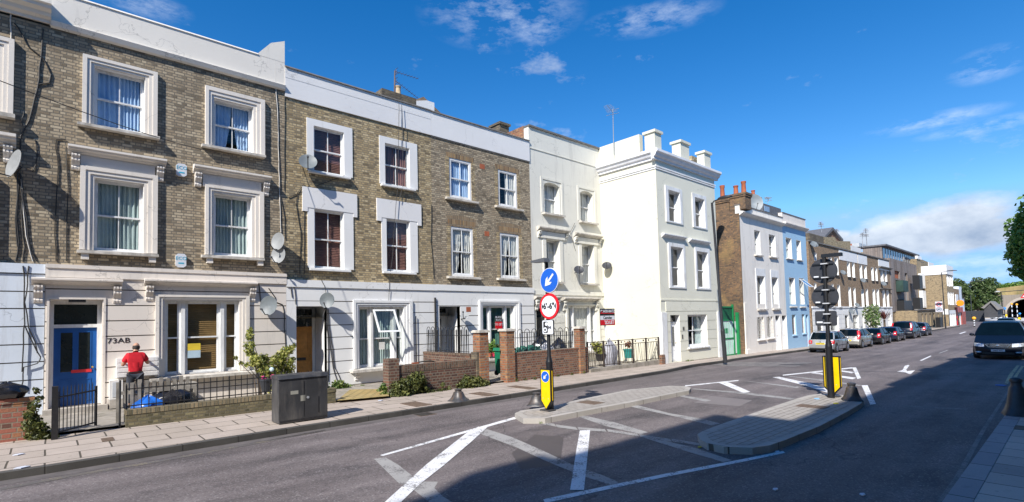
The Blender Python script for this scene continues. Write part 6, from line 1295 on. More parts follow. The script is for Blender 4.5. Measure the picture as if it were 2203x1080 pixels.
# ---- pole 1
c=at(1184,881); X,Y,Z=c
def px2(px,py): y,z=WX(px,py,X-.08); return y,z
h=empty('keep_left_sign',(X,Y,Z),'black sign pole on the narrow island with keep-left, width limit and camera signs','road sign')
ztop=W(1185,566,Y)[1]; B().tube([(X,Y,Z),(X,Y,W(1183,778,Y)[1])],.085,16).tube([(X,Y,W(1183,778,Y)[1]),(X,Y,W(1183,765,Y)[1]),(X,Y,ztop)],[.085,.05,.045],16).build('pole',SBLACK,h,smooth=40)
y1,z1=px2(1181.5,603); y2,z2=px2(1181,659); y3,z3=px2(1178.5,704)
r1=abs(px2(1181.5,576.5)[1]-px2(1181.5,630.5)[1])/2; r2=abs(px2(1181,631.5)[1]-px2(1181,688)[1])/2
xs_=X-.06
o=disc(h,xs_,y1,z1,r1,'blue_disc_rim',SWHITE); B().lathe([(r1*.94,-.004),(r1*.94,0)],(xs_-.031,y1,z1),40,axis='x').build('blue_disc',BLUE,o); arrow(o,0,y1,z1,r1*1.12,SWHITE,xs_-.036,0)
o=disc(h,xs_,y2,z2,r2,'red_ring',RED); B().lathe([(r2*.80,-.004),(r2*.80,0)],(xs_-.031,y2,z2),40,axis='x').build('sign_face',SWHITE,o)
ROTX=(PI/2,0,-PI/2)
text("6'-6\"",r2*.62,SBLACK,o,(xs_-.040,y2,z2),ROTX,.002,'lettering',bold=.006)
for s in (1,-1): B().prism([(y2+s*r2*.74,z2+.07*s*0+.075),(y2+s*r2*.74,z2-.075),(y2+s*r2*.56,z2)],'x',xs_-.040,xs_-.036).build('width_arrow',SBLACK,o)
hw=r2*.60; hh_=abs(px2(1178,688)[1]-px2(1178,720)[1])/2
def rrect(y,z,w,hh,r,n=5):
    out=[]
    for sy,sz,a0 in ((1,1,0),(-1,1,90),(-1,-1,180),(1,-1,270)):
        for k in range(n+1): a=math.radians(a0+90*k/n); out.append((y+sy*(w-r)+r*math.cos(a),z+sz*(hh-r)+r*math.sin(a)))
    return out
o=B().prism(rrect(y3,z3,hw,hh_,.04),'x',xs_-.03,xs_).build('camera_sign',SBLACK,h); B().prism(rrect(y3,z3,hw*.93,hh_*.93,.035),'x',xs_-.034,xs_-.0301).build('sign_face',SWHITE,o)
B().prism(rrect(y3+hw*.36,z3,hw*.38,hh_*.76,.03),'x',xs_-.038,xs_-.0341).build('camera_symbol',SBLACK,o); B().prism([(y3-hw*.06,z3+hh_*.22),(y3-hw*.34,z3+hh_*.05),(y3-hw*.62,z3+hh_*.22),(y3-hw*.62,z3-hh_*.28),(y3-hw*.34,z3-hh_*.12),(y3-hw*.06,z3-hh_*.30)],'x',xs_-.038,xs_-.0341).build('bellows_symbol',plain('sign_grey',(.10,.10,.12),.4),o)
q=B(); q.lathe([(.062,-.003),(.062,0)],(xs_-.0385,y3+hw*.42,z3-hh_*.33),14,axis='x'); q.build('lens_ring',SWHITE,o); B().lathe([(.045,-.003),(.045,0)],(xs_-.0385,y3+hw*.2,z3+hh_*.42),14,axis='x').build('lens_ring',SWHITE,o); B().lathe([(.03,-.003),(.03,0)],(xs_-.042,y3+hw*.42,z3-hh_*.33),12,axis='x').build('lens',SBLACK,o)
for zz in (z1+.12,z2+.1,z3): B().box(X-.06,X+.05,Y-.09,Y+.09,zz-.02,zz+.02).build('clamp',GREYM,h)
B().tube([(X,Y,ztop-.02),(X-.02,Y+.05,ztop+.05)],.04,8).build('lamp_bracket',SBLACK,h); 
q=px2(1167,568); B().prism([(y1+.02,ztop+.0),(y1+.5,ztop+.02),(y1+.5,ztop+.07),(y1+.05,ztop+.10)],'x',X-.22,X-.02).build('sign_lamp',plain('lamp_grey',(.10,.105,.115),.4),h)
def yellow(X,Y,Z,zt,w,dpt,label,disc_=True,facex=-1):
    h=empty('keep_left_bollard',(X,Y,Z),label,'traffic bollard','yellow keep-left bollards'); hb=zt-Z
    def sh(e): return [(Y-w/2+e,zt-e),(Y+w/2-e,zt-e),(Y+w/2-e,Z+hb*.24+e*.3),(Y,Z+.02+e*1.5),(Y-w/2+e,Z+hb*.24+e*.3)]
    B().prism(sh(0),'x',X-dpt/2,X+dpt/2).build('shell',SBLACK,h)
    B().prism(sh(.03),'x',X-dpt/2-.006,X-dpt/2).build('yellow_panel',YELLOW,h); B().prism(sh(.03),'x',X+dpt/2,X+dpt/2+.006).build('yellow_panel',YELLOW,h)
    B().box(X-dpt/2+.04,X+dpt/2-.04,Y-w/2-.005,Y-w/2,Z+hb*.26,zt-.04).box(X-dpt/2+.04,X+dpt/2-.04,Y+w/2,Y+w/2+.005,Z+hb*.26,zt-.04).build('yellow_panel',YELLOW,h)
    B().box(X-.12,X+.12,Y-.16,Y+.16,Z-.01,Z+.035).build('foot',IRONB,h)
    for s in (-.25,.25): B().tube([(X-dpt/2-.012,Y+s*w,Z+hb*.30),(X-dpt/2,Y+s*w,Z+hb*.30)],.012,6).build('bolt',GREYM,h)
    if disc_:
        r=w*.37; zz=zt-.06-r; x=X-dpt/2-.006; o=B().lathe([(r,-.004),(r,0)],(x,Y,zz),28,axis='x').build('blue_disc',BLUE,h); B().lathe([(r*1.06,-.002),(r*1.06,0)],(x,Y,zz),28,axis='x').build('disc_rim',SWHITE,h); arrow(o,0,Y,zz,r*1.05,SWHITE,x-.006,0)
    return h
XB_=X-.28; ya,_=WX(1159,830,XB_); yb,_=WX(1183,830,XB_); zt=WX(1172,794,XB_)[1]
yellow(XB_+.09,(ya+yb)/2,Z,zt,abs(ya-yb)*.93,.10,'yellow keep-left bollard with blue arrow disc at the foot of the camera sign pole')
# ---- pole 2 (seen from behind)
c=at(1788,856); X,Y,Z=c
h=empty('keep_left_sign',(X,Y,Z),'black pole on the block paved island carrying the dark backs of three signs','road sign')
def p2(px,py,dx=.0): y,z=WX(px,py,X+dx); return y,z
yt,ztop=p2(1772,550); ym,zm=p2(1779,737)
P=lambda z:(X,Y+(yt-Y)*(z-Z)/(ztop-Z),z)
B().tube([P(Z),P(zm-.1)],.085,16).tube([P(zm-.1),P(zm+.1),P(ztop)],[.085,.05,.048],16).build('pole',SBLACK,h,smooth=40)
for (px,py,a,bb_) in ((1770.5,583,557,609),(1774,638.5,613,664)):
    y,z=p2(px,py,.08); r=abs(p2(px,a,.08)[1]-p2(px,bb_,.08)[1])/2*1.03
    o=disc(h,X+.11,y,z,r,'sign_back',SGREY,.03); B().box(X+.05,X+.08,y-r*.75,y+r*.75,z+r*.55-.02,z+r*.55+.02).box(X+.05,X+.08,y-r*.75,y+r*.75,z-r*.55-.02,z-r*.55+.02).build('channel',SBLACK,o)
    B().box(X+.074,X+.0795,y+r*.35,y+r*.70,z-r*.5,z-r*.38).build('sticker',SWHITE,o)
    for s in (.55,-.55): B().box(X-.062,X+.06,P(z)[1]-.08,P(z)[1]+.08,z+r*s-.015,z+r*s+.015).build('clamp',plain('bright_clamp',(.5,.51,.53),.4),h)
y,z=p2(1776,685,.08); w=abs(p2(1752.5,685,.08)[0]-p2(1799,685,.08)[0])/2; hh=abs(p2(1776,669,.08)[1]-p2(1776,701,.08)[1])/2
o=B().prism(rrect(y,z,w,hh,.05),'x',X+.08,X+.11).build('sign_back',SGREY,h); B().box(X+.074,X+.0795,y+w*.3,y+w*.85,z-hh*.62,z-hh*.4).build('sticker',SWHITE,o)
for s in (.6,-.6): B().box(X-.062,X+.06,P(z)[1]-.08,P(z)[1]+.08,z+hh*s-.015,z+hh*s+.015).build('clamp',plain('bright_clamp',(0,0,0)),h)
B().box(X-.05,X+.10,P(ztop)[1]-.42,P(ztop)[1]+.06,ztop-.05,ztop+.04).build('sign_lamp',SBLACK,h)
ya,_=WX(1768.5,800,X+.25); yb,_=WX(1810,800,X+.25); zt=WX(1790,766,X+.25)[1]
yellow(X+.28,(ya+yb)/2,Z,zt,abs(ya-yb)*.9,.11,'yellow keep-left bollard seen from behind the sign back pole',False)
# ---- lamp posts
LPM=plain('lamp_post_black',(.03,.031,.035),.45,.2,4,.1)
def lamp(base,top,label,arm=1.0,grp='street lamps on the terrace pavement'):
    bx,by=G(*base,.12); bz=gz(bx)+.12; tx,tz=W(*top,by); h=empty('street_lamp',(bx,by,bz),label,'street lamp',grp)
    f=lambda t:(bx+(tx-bx)*t,by,bz+(tz-bz)*t)
    B().tube([f(0),f(.2)],.10,12).tube([f(.2),f(.215),f(1)],[.10,.07,.055],12).build('pole',LPM,h,smooth=40)
    B().tube([f(.99),(tx,by-.1,tz+.05),(tx,by-arm*.45,tz+.12)],.035,8).build('arm',LPM,h)
    b=B(); b.sphere((0,0,0),1,14,8); b.xform(lambda p:Vector((tx+p.x*.16,by-arm*.75+p.y*.42*arm,tz+.13+max(p.z,-.35)*.10))); b.build('lantern',LPM,h,smooth=60)
    B().box(bx-.105,bx-.09,by-.05,by+.05,bz+.3,bz+1.1).build('service_door',IRON,h)
    return h
l1=lamp((1560,780),(1531,436),'tall leaning black street lamp beside the sage green house',.9)
B().box(l1.location.x-.2,l1.location.x-.13,l1.location.y-.02,l1.location.y+.02,1.35,1.42).build('clip',SWHITE,l1)
lamp((1853,699),(1843.5,560),'black street lamp in front of the far houses with the white parapet panel',1.2)
lamp((1972,700),(1963,568),'black street lamp in front of the timber block',1.4)
lamp((2034,706),(2025,586),'black street lamp before the yellow corner house with the blank flank',1.5)
lamp((2091,692),(2086,607),'street lamp in front of the broad green tree',2.2)
def lamp2(base,top,label,arm):
    bx,by=G(*base,0); tx,tz=W(*top,by); h=empty('street_lamp',(bx,by,-.4),label,'street lamp'); B().tube([(bx,by,-.4),(tx,by,tz)],[.16,.10],8).build('pole',LPM,h); B().tube([(tx,by,tz),(tx,by-arm,tz+.4)],.1,6).build('arm',LPM,h); B().box(tx-.6,tx+.6,by+.2,by+1.6,tz,tz+.3).build('lantern',plain('pale_metal',(0,0,0)),h)
lamp2((2158,688),(2153,628),'street lamp with a pale double head in front of the viaduct',8)
# signs far
bx,by=G(1842,702,.12); zt=W(1836,645,by)[1]; h=empty('parking_sign',(bx,by,gz(bx)),'small blue sign on a thin pole in front of the far houses','road sign'); B().tube([(bx,by,gz(bx)),(W(1836,645,by)[0],by,zt)],.04,8).build('pole',SGREY,h); q=W(1841,666,by); B().box(q[0]-.2,q[0]+.2,by-.05,by-.03,q[1]-.25,q[1]+.25).build('plate',BLUE,h)
bx,by=G(2033,704,.12); X=bx-1.0; h=empty('speed_limit_sign',(X,by,-.3),'white sign panel with red ring over dark oval before the yellow corner house','road sign')
ya,zt=WX(2011,649,X); yb,zb=WX(2028,671,X); B().box(X,X+.05,min(ya,yb),max(ya,yb),zb,zt).build('panel',plain('pale_sign_panel',(.62,.6,.66),.5),h); yc=(ya+yb)/2; w=abs(ya-yb)/2; B().tube([(X+.1,yb+.1,-.3),(X+.1,yb+.1,zt+.2)],.06,8).build('pole',SGREY,h)
def ringx(b,x,y,z,ry,rz,t,n=24):
    for k in range(n):
        a0,a1=2*PI*k/n,2*PI*(k+1)/n; b.prism([(y+ry*math.cos(a0),z+rz*math.sin(a0)),(y+ry*math.cos(a1),z+rz*math.sin(a1)),(y+(ry-t)*math.cos(a1),z+(rz-t)*math.sin(a1)),(y+(ry-t)*math.cos(a0),z+(rz-t)*math.sin(a0))],'x',x-.02,x)
b=B(); ringx(b,X,yc,zb+(zt-zb)*.72,w*.72,(zt-zb)*.2,w*.18); b.build('red_ring',RED,h); b=B(); ringx(b,X,yc,zb+(zt-zb)*.26,w*.75,(zt-zb)*.19,w*.14); b.build('dark_oval',plain('petrol_blue',(.03,.12,.2),.4),h); text('20',.42,SBLACK,h,(X-.012,yc,zb+(zt-zb)*.72),ROTX,.004)
B().prism([(yc+w*.5,zb+(zt-zb)*.2),(yc-w*.5,zb+(zt-zb)*.24),(yc-w*.3,zb+(zt-zb)*.33),(yc+w*.25,zb+(zt-zb)*.33)],'x',X-.02,X-.001).build('car_symbol',plain('petrol_blue',(0,0,0)),h)
o=B().box(bx-1.3,bx+.4,by+.35,by+.9,-.4,1.25).build('utility_cabinet',SBLACK); tag(o,'black utility cabinet at the foot of the lamp by the yellow corner house','utility cabinet')
def beacon(px,pyt,pyb,label,X=None):
    bx,by=G(px,pyb,0); zt=W(px,pyt,by)[1]; h=empty('belisha_beacon',(bx,by,-.4),label,'crossing beacon','amber crossing beacons'); r=.27; hh=zt+.4-2*r
    for k in range(6): B().tube([(bx,by,-.4+hh*k/6),(bx,by,-.4+hh*(k+1)/6)],.10,8).build('pole_band',SBLACK if k%2==0 else SWHITE,h)
    B().sphere((bx,by,zt-r),r,12,8).build('globe',plain('amber_globe',(.9,.42,.02),.4,.05,bmp=0),h,smooth=60)
beacon(2096,681,703,'amber crossing beacon on a striped pole beside the corner shop')
beacon(2178,652,686,'left one of the two far amber beacons by the viaduct arch'); beacon(2189,653,686,'right one of the two far amber beacons by the viaduct arch')
def farboll(px,pr,py,yel,pb,label):
    bx,by=G(px,pb,0); X=bx; h=empty('keep_left_bollard',(bx,by,-.4),label,'traffic bollard','far keep-left signs'); y,z=WX(px,py,X); y2,z2=WX(px+pr,py,X); r=abs(y-y2)
    B().lathe([(r,-.1),(r,0)],(X,y,z),16,axis='x').build('blue_disc',plain('light_blue_disc',(.03,.25,.65),.4),h)
    if yel:
        a=WX(yel[0],yel[1],X); c=WX(yel[2],yel[3],X); B().box(X-.02,X+.2,min(a[0],c[0]),max(a[0],c[0]),c[1],a[1]).build('yellow_panel',YELLOW,h)
    B().tube([(X+.15,y,-.4),(X+.15,y,z)],.12,6).build('post',SBLACK,h)
farboll(2109.5,2.9,664,(2106.5,668,2112.5,672),687,'far blue disc over a yellow plate before the dark shed'); farboll(2160.5,4.,663.5,(2162.5,676,2166.5,681),688,'far blue disc sign before the viaduct, right of the white car'); farboll(2193.5,2.8,674.5,(2189.5,683,2195.5,687),689,'far blue and yellow bollard at the viaduct arch')
bx=140; y,z=WX(2196,632,bx); y2,z2=WX(2203,641,bx); h=empty('warning_sign',(bx,y,-.4),'red edged triangular height warning over the arch at the right edge','road sign'); b=B(); yc=y-.6; w=.75; B().prism([(yc-w,z2),(yc+w,z2),(yc,z2+1.2)],'x',bx,bx+.05).build('red_triangle',RED,h); B().prism([(yc-w*.6,z2+.2),(yc+w*.6,z2+.2),(yc,z2+.8)],'x',bx-.03,bx-.001).build('sign_face',SWHITE,h); B().tube([(bx+.1,yc,-.4),(bx+.1,yc,z2)],.1,6).build('pole',SBLACK,h)
# estate agent board
bx,by=G(1313,789,.12); bz=gz(bx)+.1; t=W(1301,700,by)
h=empty('letting_board',(bx,by,bz),'red, black and white letting board on a leaning white post before the ivory wall','estate agent board')
B().tube([(bx,by,bz),(t[0],by,t[1]),(W(1299,664,by)[0],by,W(1299,664,by)[1])],.04,8).build('post',SWHITE,h)
cx,czt=W(1304,664,by); cz0=W(1304,700,by)[1]; wd=(W(1320,680,by)[0]-W(1288,680,by)[0])/2; cx=(W(1320,680,by)[0]+W(1288,680,by)[0])/2; mid=cz0+(czt-cz0)*.33; rot=0.05
def onb(b): return b
yb_=by-.05; b=B(); b.box(cx-wd,cx+wd,yb_-.012,yb_,cz0,czt); b.build('board',SBLACK,h)
B().box(cx-wd+.02,cx+wd-.02,yb_-.016,yb_-.012,cz0+.02,mid).build('red_panel',RED,h); B().box(cx-wd+.02,cx+wd-.02,yb_-.016,yb_-.0121,mid+.002,mid+.20).build('white_panel',SWHITE,h); B().box(cx-wd+.02,cx+wd-.02,yb_-.0165,yb_-.0121,mid+.30,mid+.335).build('red_stripe',RED,h)
text('BLACK KATZ',.185,SWHITE,h,(cx+.02,yb_-.018,czt-.13),FACE,.002,bold=.004); text('LETTINGS',.10,SWHITE,h,(cx+.02,yb_-.018,mid+.40),FACE,.002); text('Camden',.20,SBLACK,h,(cx,yb_-.019,mid+.10),FACE,.002,bold=.004); text('TO LET',.23,SWHITE,h,(cx+.12,yb_-.019,mid-.13),FACE,.002,bold=.006); text('020 7284 3111',.09,SWHITE,h,(cx+.1,yb_-.019,cz0+.08),FACE,.002); B().lathe([(.07,-.003),(.07,0)],(cx-wd+.14,yb_-.017,mid+.37),14,axis='y').build('red_dot',RED,h)
# ================================================================== cars
PNT={}
def carpaint(name,col,metal=.5,rough=.28):
    m=plain(name,col,rough,.04,3,0,metal=metal,coat=1.0); return m
CGL=plain('car_glass',(.002,.006,.010),.06,.2,2,0,spec=.16); CTR=plain('car_trim_black',(.015,.015,.016),.5,.1,bmp=0); CRD=plain('tail_lamp_red',(.55,.01,.015),.15,.2,8,0,coat=1); CHR=plain('chrome',(.62,.63,.65),.18,.1,metal=.9,bmp=0)
HLG=plain('headlamp_glass',(.50,.53,.57),.12,.35,12,0,metal=.3,coat=1); PLY=plain('plate_yellow',(.80,.60,.03),.4,.03,bmp=0); PLW=plain('plate_white',(.72,.74,.78),.4,.03,bmp=0); TYR=plain('tyre',(.016,.016,.017),.85,.2,10,.2); ALLOY=plain('alloy',(.42,.43,.45),.3,.1,metal=.8,bmp=0)
def car(label,loc,rz,L=4.1,Wd=1.7,Hh=1.47,pm=None,kind='hatch',front_plate=None,rear_plate='WP05 OWA',lights='low',grp='cars parked along the terrace kerb',bonnet=.95,fr=.30,wb=2.5,rw=.31,name='parked_car',wiper=True,tap=.20):
    h=empty(name,loc,label,'car',grp,rz); w=Wd/2; hl=L/2; belt=Hh*.60; sill=.26; fov=(L-wb)/2-.02; xf=hl-fov-.05; xr=xf-wb; ra=rw+.055
    noseh=.70 if kind!='mpv' else .80; cowl=belt+.03; xc=hl-bonnet   # base of the windscreen
    def defo(p,gl=False):
        x,y,z=p; k=abs(x)/hl; s=1-.10*k**4-(.05*max(0,(x/hl))**6)
        s*=1-.05*max(0,(.55-z)/.3)**2 if z<.55 else 1-.035*((z-.55)/.4)**2*(0 if gl else 1)
        x2=x*(1-.05*(abs(y)/w)**2.5*(k**3))
        return Vector((x2,y*s,z))
    def cut(poly,hw,n=12,extra_z=(.4,.55,.7),gl=False,dy=6):
        bm=bmesh.new(); vs=[bm.verts.new((x,-hw,z)) for x,z in poly]; f=bm.faces.new(vs); r=bmesh.ops.extrude_face_region(bm,geom=[f]); bmesh.ops.translate(bm,verts=[v for v in r['geom'] if isinstance(v,bmesh.types.BMVert)],vec=(0,2*hw,0))
        bmesh.ops.recalc_face_normals(bm,faces=bm.faces)
        x0=min(p[0] for p in poly);x1=max(p[0] for p in poly)
        for i in range(1,n): bmesh.ops.bisect_plane(bm,geom=bm.verts[:]+bm.edges[:]+bm.faces[:],plane_co=(x0+(x1-x0)*i/n,0,0),plane_no=(1,0,0))
        for z in extra_z: bmesh.ops.bisect_plane(bm,geom=bm.verts[:]+bm.edges[:]+bm.faces[:],plane_co=(0,0,z),plane_no=(0,0,1))
        for i in range(1,dy): bmesh.ops.bisect_plane(bm,geom=bm.verts[:]+bm.edges[:]+bm.faces[:],plane_co=(0,-hw+2*hw*i/dy,0),plane_no=(0,1,0))
        return bm
    def arch(cx,n=9): return [(cx+ra*math.cos(PI*k/n),.30+ra*math.sin(PI*k/n)*1.0) for k in range(n+1)]   # front to back order
    poly=[(hl-.04,.24),(hl,.42),(hl-.02,.56),(hl-.10,noseh),(hl-.35,noseh+.10),(xc,cowl)]
    poly+=[(0,belt+.02),(-hl+.35,belt+.04)]
    if kind=='saloon': poly+=[(-hl+.12,belt+.02),(-hl+.03,belt-.15),(-hl,.55),(-hl+.02,.28)]
    else: poly+=[(-hl+.16,belt+.02),(-hl+.08,belt-.2),(-hl+.05,.60),(-hl,.54),(-hl+.01,.28)]
    poly+=[(xr-ra,.24)]+arch(xr)[::-1]+[(xr+ra,.24),(xf-ra,.24)]+arch(xf)[::-1]+[(xf+ra,.24)]
    poly=poly[::-1]
    bm=cut(poly,w,14)
    # soften the long edges
    for v in bm.verts:
        p=v.co.copy(); v.co=defo(p)
    es=[e for e in bm.edges if len(e.link_faces)==2 and e.calc_face_angle(0)>.9 and abs(e.verts[0].co.y)>w*.7 and e.verts[0].co.z>.5]
    try: bmesh.ops.bevel(bm,geom=es,offset=.055,segments=3,affect='EDGES',profile=.6)
    except Exception: pass
    def fin(bm,nm,mat,par,ang=40):
        me=bpy.data.meshes.new(nm); bm.to_mesh(me); bm.free()
        for p in me.polygons: p.use_smooth=True
        me.set_sharp_from_angle(angle=math.radians(ang)); me.materials.append(mat); o=bpy.data.objects.new(nm,me); C.objects.link(o); o.parent=par; return o
    body=fin(bm,'body',pm,h)
    # glasshouse
    rfr=xc-(.62 if kind!='mpv' else .75); rre=-hl+(.52 if kind=='hatch' else .42 if kind=='mpv' else 1.05); gb=-hl+(.17 if kind!='saloon' else .62)
    gp=[(xc,cowl-.03),(rfr,Hh-.09),(rfr-.3,Hh-.03),((rfr+rre)/2,Hh),(rre+.25,Hh-.035),(rre,Hh-.09),(gb,belt-.02)]
    bm=cut(gp[::-1],w*.955,8,(belt+.15,belt+.3),dy=6)
    for v in bm.verts:
        p=v.co.copy(); t=max(0,min(1,(p.z-belt)/(Hh-belt))); s=1-tap*t**1.4; bow=1-.06*(abs(p.y)/w)**2
        q=defo(p,True); q.y=q.y/ (1 if True else 1)*s; q.x=(q.x*(bow if abs(q.x)>.3 else 1)); q.z-=.05*t*(abs(p.y)/w)**3
        v.co=q
    bm.normal_update(); groups={'roof':[], 'windscreen':[], 'rear_window':[], 'side_window':[]}
    for f in bm.faces:
        n=f.normal; c=f.calc_center_median()
        if abs(n.y)>.75: g='side_window'
        elif n.z>.88 or (c.z>Hh-.12 and n.z>.5): g='roof'
        elif n.z<-.5: continue
        elif c.x>0 or n.x>0: g='windscreen'
        else: g='rear_window'
        groups[g].append([v.co.copy() for v in f.verts])
    bm.free()
    for g,fs in groups.items():
        if not fs: continue
        b=B(); 
        if g=='side_window':
            for s in (1,-1):
                b=B()
                for vs in fs:
                    if sum(v.y for v in vs)*s>0: b.add(vs,[tuple(range(len(vs)))])
                b.build(g,CGL,h,local=True,smooth=30,clean=False)
            continue
        for vs in fs: b.add(vs,[tuple(range(len(vs)))])
        b.build(g,pm if g=='roof' else CGL,h,local=True,smooth=40)
    def gpt(x,z,side,out=.006):
        t=max(0,min(1,(z-belt)/(Hh-belt))); s=1-tap*t**1.4; p=defo(Vector((x,w*.955,z)),True); return Vector((p.x*(.94 if abs(p.x)>.3 else 1),side*(p.y*s+out),z-.05*t))
    for s in (1,-1):
        for (xa,za,xb,zb,r) in ((xc-.02,cowl,rfr+.0,Hh-.10,.03),(rre+.02,Hh-.10,gb+.03,belt+.02,.05),((rfr+rre)/2+.12,Hh-.03,(rfr+rre)/2+.15,belt,.03)):
            ps=[gpt(xa+(xb-xa)*k/5,za+(zb-za)*k/5,s,-.004) for k in range(6)]
            if r==.03 and xa==(rfr+rre)/2+.12: B().tube(ps,.028,6).build('door_pillar',CTR,h,local=True)
            else: B().tube(ps,r,8).build('pillar',pm,h,local=True,smooth=60)
        B().tube([gpt(rfr,Hh-.085,s,-.01),gpt((rfr+rre)/2,Hh-.03,s,-.01),gpt(rre,Hh-.09,s,-.01)],.03,8).build('roof_rail',pm,h,local=True,smooth=60)
        # door seams, handle, moulding
        yy=lambda x,z:s*(defo(Vector((x,w,z))).y+.003)
        for xd in (xf-.48,xr+.42,(xf+xr)/2-.05):
            ps=[Vector((xd,yy(xd,z),z)) for z in (.30,.45,.6,.75,belt-.02)]; B().tube(ps,.006,4).build('door_seam',CTR,h,local=True)
        ps=[Vector((x,yy(x,.5),.50)) for x in [xr+ra+.05+(xf-xr-2*ra-.1)*k/6 for k in range(7)]]; B().tube(ps,.018,5).build('side_moulding',CTR if kind!='mpv' else pm,h,local=True)
        for xd in ((xf+xr)/2+.05,xr+.5): B().box(xd,xd+.16,yy(xd,.78)-.012,yy(xd,.78)+.012,belt-.14,belt-.115).build('door_handle',pm,h,local=True)
        mx=xc-.22; my=s*(w*.98); b=B(); b.sphere((mx,my+s*.10,belt+.07),(.08,.11,.075),10,8); b.tube([(mx,my-.02*s,belt+.0),(mx,my+s*.08,belt+.05)],.02,6); b.build('door_mirror',pm,h,local=True,smooth=60)
        for xw in (xf,xr):
            yo=s*(w-.10); b=B(); b.lathe([(rw*.62,-.10),(rw*.93,-.10),(rw,-.06),(rw,.06),(rw*.93,.10),(rw*.62,.10),(rw*.6,0)],(xw,yo,rw),24,axis='y'); wh=b.build('wheel',TYR,h,local=True,smooth=35)
            b=B(); b.lathe([(rw*.63,-.015),(rw*.63,.015)],(xw,yo+s*.075,rw),24,axis='y')
            rim=b.build('rim',CTR,wh,local=True)
            b=B(); b.lathe([(.06,-.02),(.055,.02)],(xw,yo+s*.095,rw),12,axis='y')
            for k in range(7):
                a=2*PI*k/7; b.tube([(xw+.05*math.cos(a),yo+s*.098,rw+.05*math.sin(a)),(xw+rw*.62*math.cos(a),yo+s*.092,rw+rw*.62*math.sin(a))],.026,4)
            for k in range(24):
                a0,a1=2*PI*k/24,2*PI*(k+1)/24; b.tube([(xw+rw*.62*math.cos(a0),yo+s*.09,rw+rw*.62*math.sin(a0)),(xw+rw*.62*math.cos(a1),yo+s*.09,rw+rw*.62*math.sin(a1))],.016,4,cap=False)
            b.build('rim',ALLOY,wh,local=True)
            B().lathe([(ra-.0,-.03),(ra-.0,.03)],(xw,s*(w-.22),.30),20,axis='y').build('wheel_arch',CTR,h,local=True)
        # lamps
        def patch(pts,mat,nm,thick=.03,axis=-1):
            b=B(); b.prism(pts,'x',min(0,axis*0),1); b.v=[]; b.f=[]
        if lights=='high': tl=(belt-.20,Hh-.18,.16)
        elif lights=='mid': tl=(belt-.24,belt+.12,.20)
        else: tl=(belt-.26,belt-.04,.26)
        b=B(); k=6; m=5; z0,z1_,wd=tl
        for i in range(k+1):
            for j in range(m+1):
                z=z0+(z1_-z0)*i/k
                xb=-hl+.075+(.0 if z<belt-.2 else (z-belt+.2)*.38) if z<belt else -hl+.155+(z-belt)*(rre-gb)/(Hh-.09-belt)
                t=j/m; 
                if t<.6: p=Vector((xb-.022,s*(w-(.6-t)/.6*wd),z))
                else: p=Vector((xb+(t-.6)/.4*.20,s*w,z))
                q=defo(p,z>belt)
                if z>belt: tt=(z-belt)/(Hh-belt); q.y*=1-tap*tt**1.4
                q.y+=s*.012; b.v.append(tuple(q))
        for i in range(k):
            for j in range(m): a=i*(m+1)+j; b.f.append((a,a+1,a+m+2,a+m+1))
        tlp=b.build('tail_light',CRD,h,local=True,smooth=50)
        q=B(); zc_=z0+(z1_-z0)*.45; v=defo(Vector((-hl+.06,s*(w-wd*.45),zc_))); q.sphere((v.x-.0,v.y,zc_),(.05,wd*.28,.035),8,6); q.build('reversing_lens',HLG,tlp,local=True)
        b=B(); k=5
        for i in range(k+1):
            for j in range(m+1):
                t=j/m; z=noseh-.16+.17*i/k+(.05*t); xb=hl-.055-.10*(i/k)
                p=Vector((xb+.03,s*(w-(.7-t)*.62 if t<.7 else w),z)); p.x-=max(0,t-.7)/.3*.38
                if t<.7: p.x-=.05*t
                q=defo(p); q.y+=s*.01; q.x+=.02; b.v.append(tuple(q))
        for i in range(k):
            for j in range(m): a=i*(m+1)+j; b.f.append((a,a+m+1,a+m+2,a+1))
        b.build('headlight',HLG,h,local=True,smooth=50)
        B().sphere((hl-.10,s*(w-.28),.37),(.06,.15,.05),10,6).build('fog_lamp',HLG,h,local=True)
    # plates, bumpers
    pz=.62 if kind!='mpv' else .60
    px=-hl-.005 if pz<.56 else -hl+.04; o=B().box(px-.018,px+.02,-.26,.26,pz-.055,pz+.055).build('number_plate',PLY,h,local=True); text_local(rear_plate,.085,SBLACK,o,(px-.020,0,pz),(PI/2,0,-PI/2))
    o=B().box(hl-.02,hl+.018,-.26,.26,.41,.52).build('number_plate',PLW,h,local=True); text_local(front_plate or 'LN62 VYC',.085,SBLACK,o,(hl+.020,0,.465),(PI/2,0,PI/2))
    B().prism([(-.42,noseh+.01),(.42,noseh+.01),(.50,noseh-.02),(.36,noseh-.17),(-.36,noseh-.17),(-.50,noseh-.02)],'x',hl-.14,hl-.035).build('grille_surround',CHR,h,local=True)
    b=B(); b.prism([(-.39,noseh-.01),(.39,noseh-.01),(.44,noseh-.03),(.33,noseh-.15),(-.33,noseh-.15),(-.44,noseh-.03)],'x',hl-.06,hl-.030); b.build('grille',SGREY,h,local=True)
    for k in range(3): B().box(hl-.034,hl-.024,-.38+.02*k,.38-.02*k,noseh-.055-.035*k,noseh-.045-.035*k).build('grille_bar',CHR,h,local=True)
    B().sphere((hl-.028,0,noseh-.08),(.02,.085,.042),14,6).build('badge',CHR,h,local=True)
    B().box(hl-.06,hl-.005,-.6,.6,.27,.385).build('lower_intake',CTR,h,local=True)
    v=B(); v.sphere((-hl+.05,0,belt-.10),(.02,.05,.05),10,6).build('badge',CHR,h,local=True)
    if wiper: B().tube([(-hl+.14,.0,belt+.03),(-hl+.20,.28,belt+.14)],.010,4).build('wiper',CTR,h,local=True)
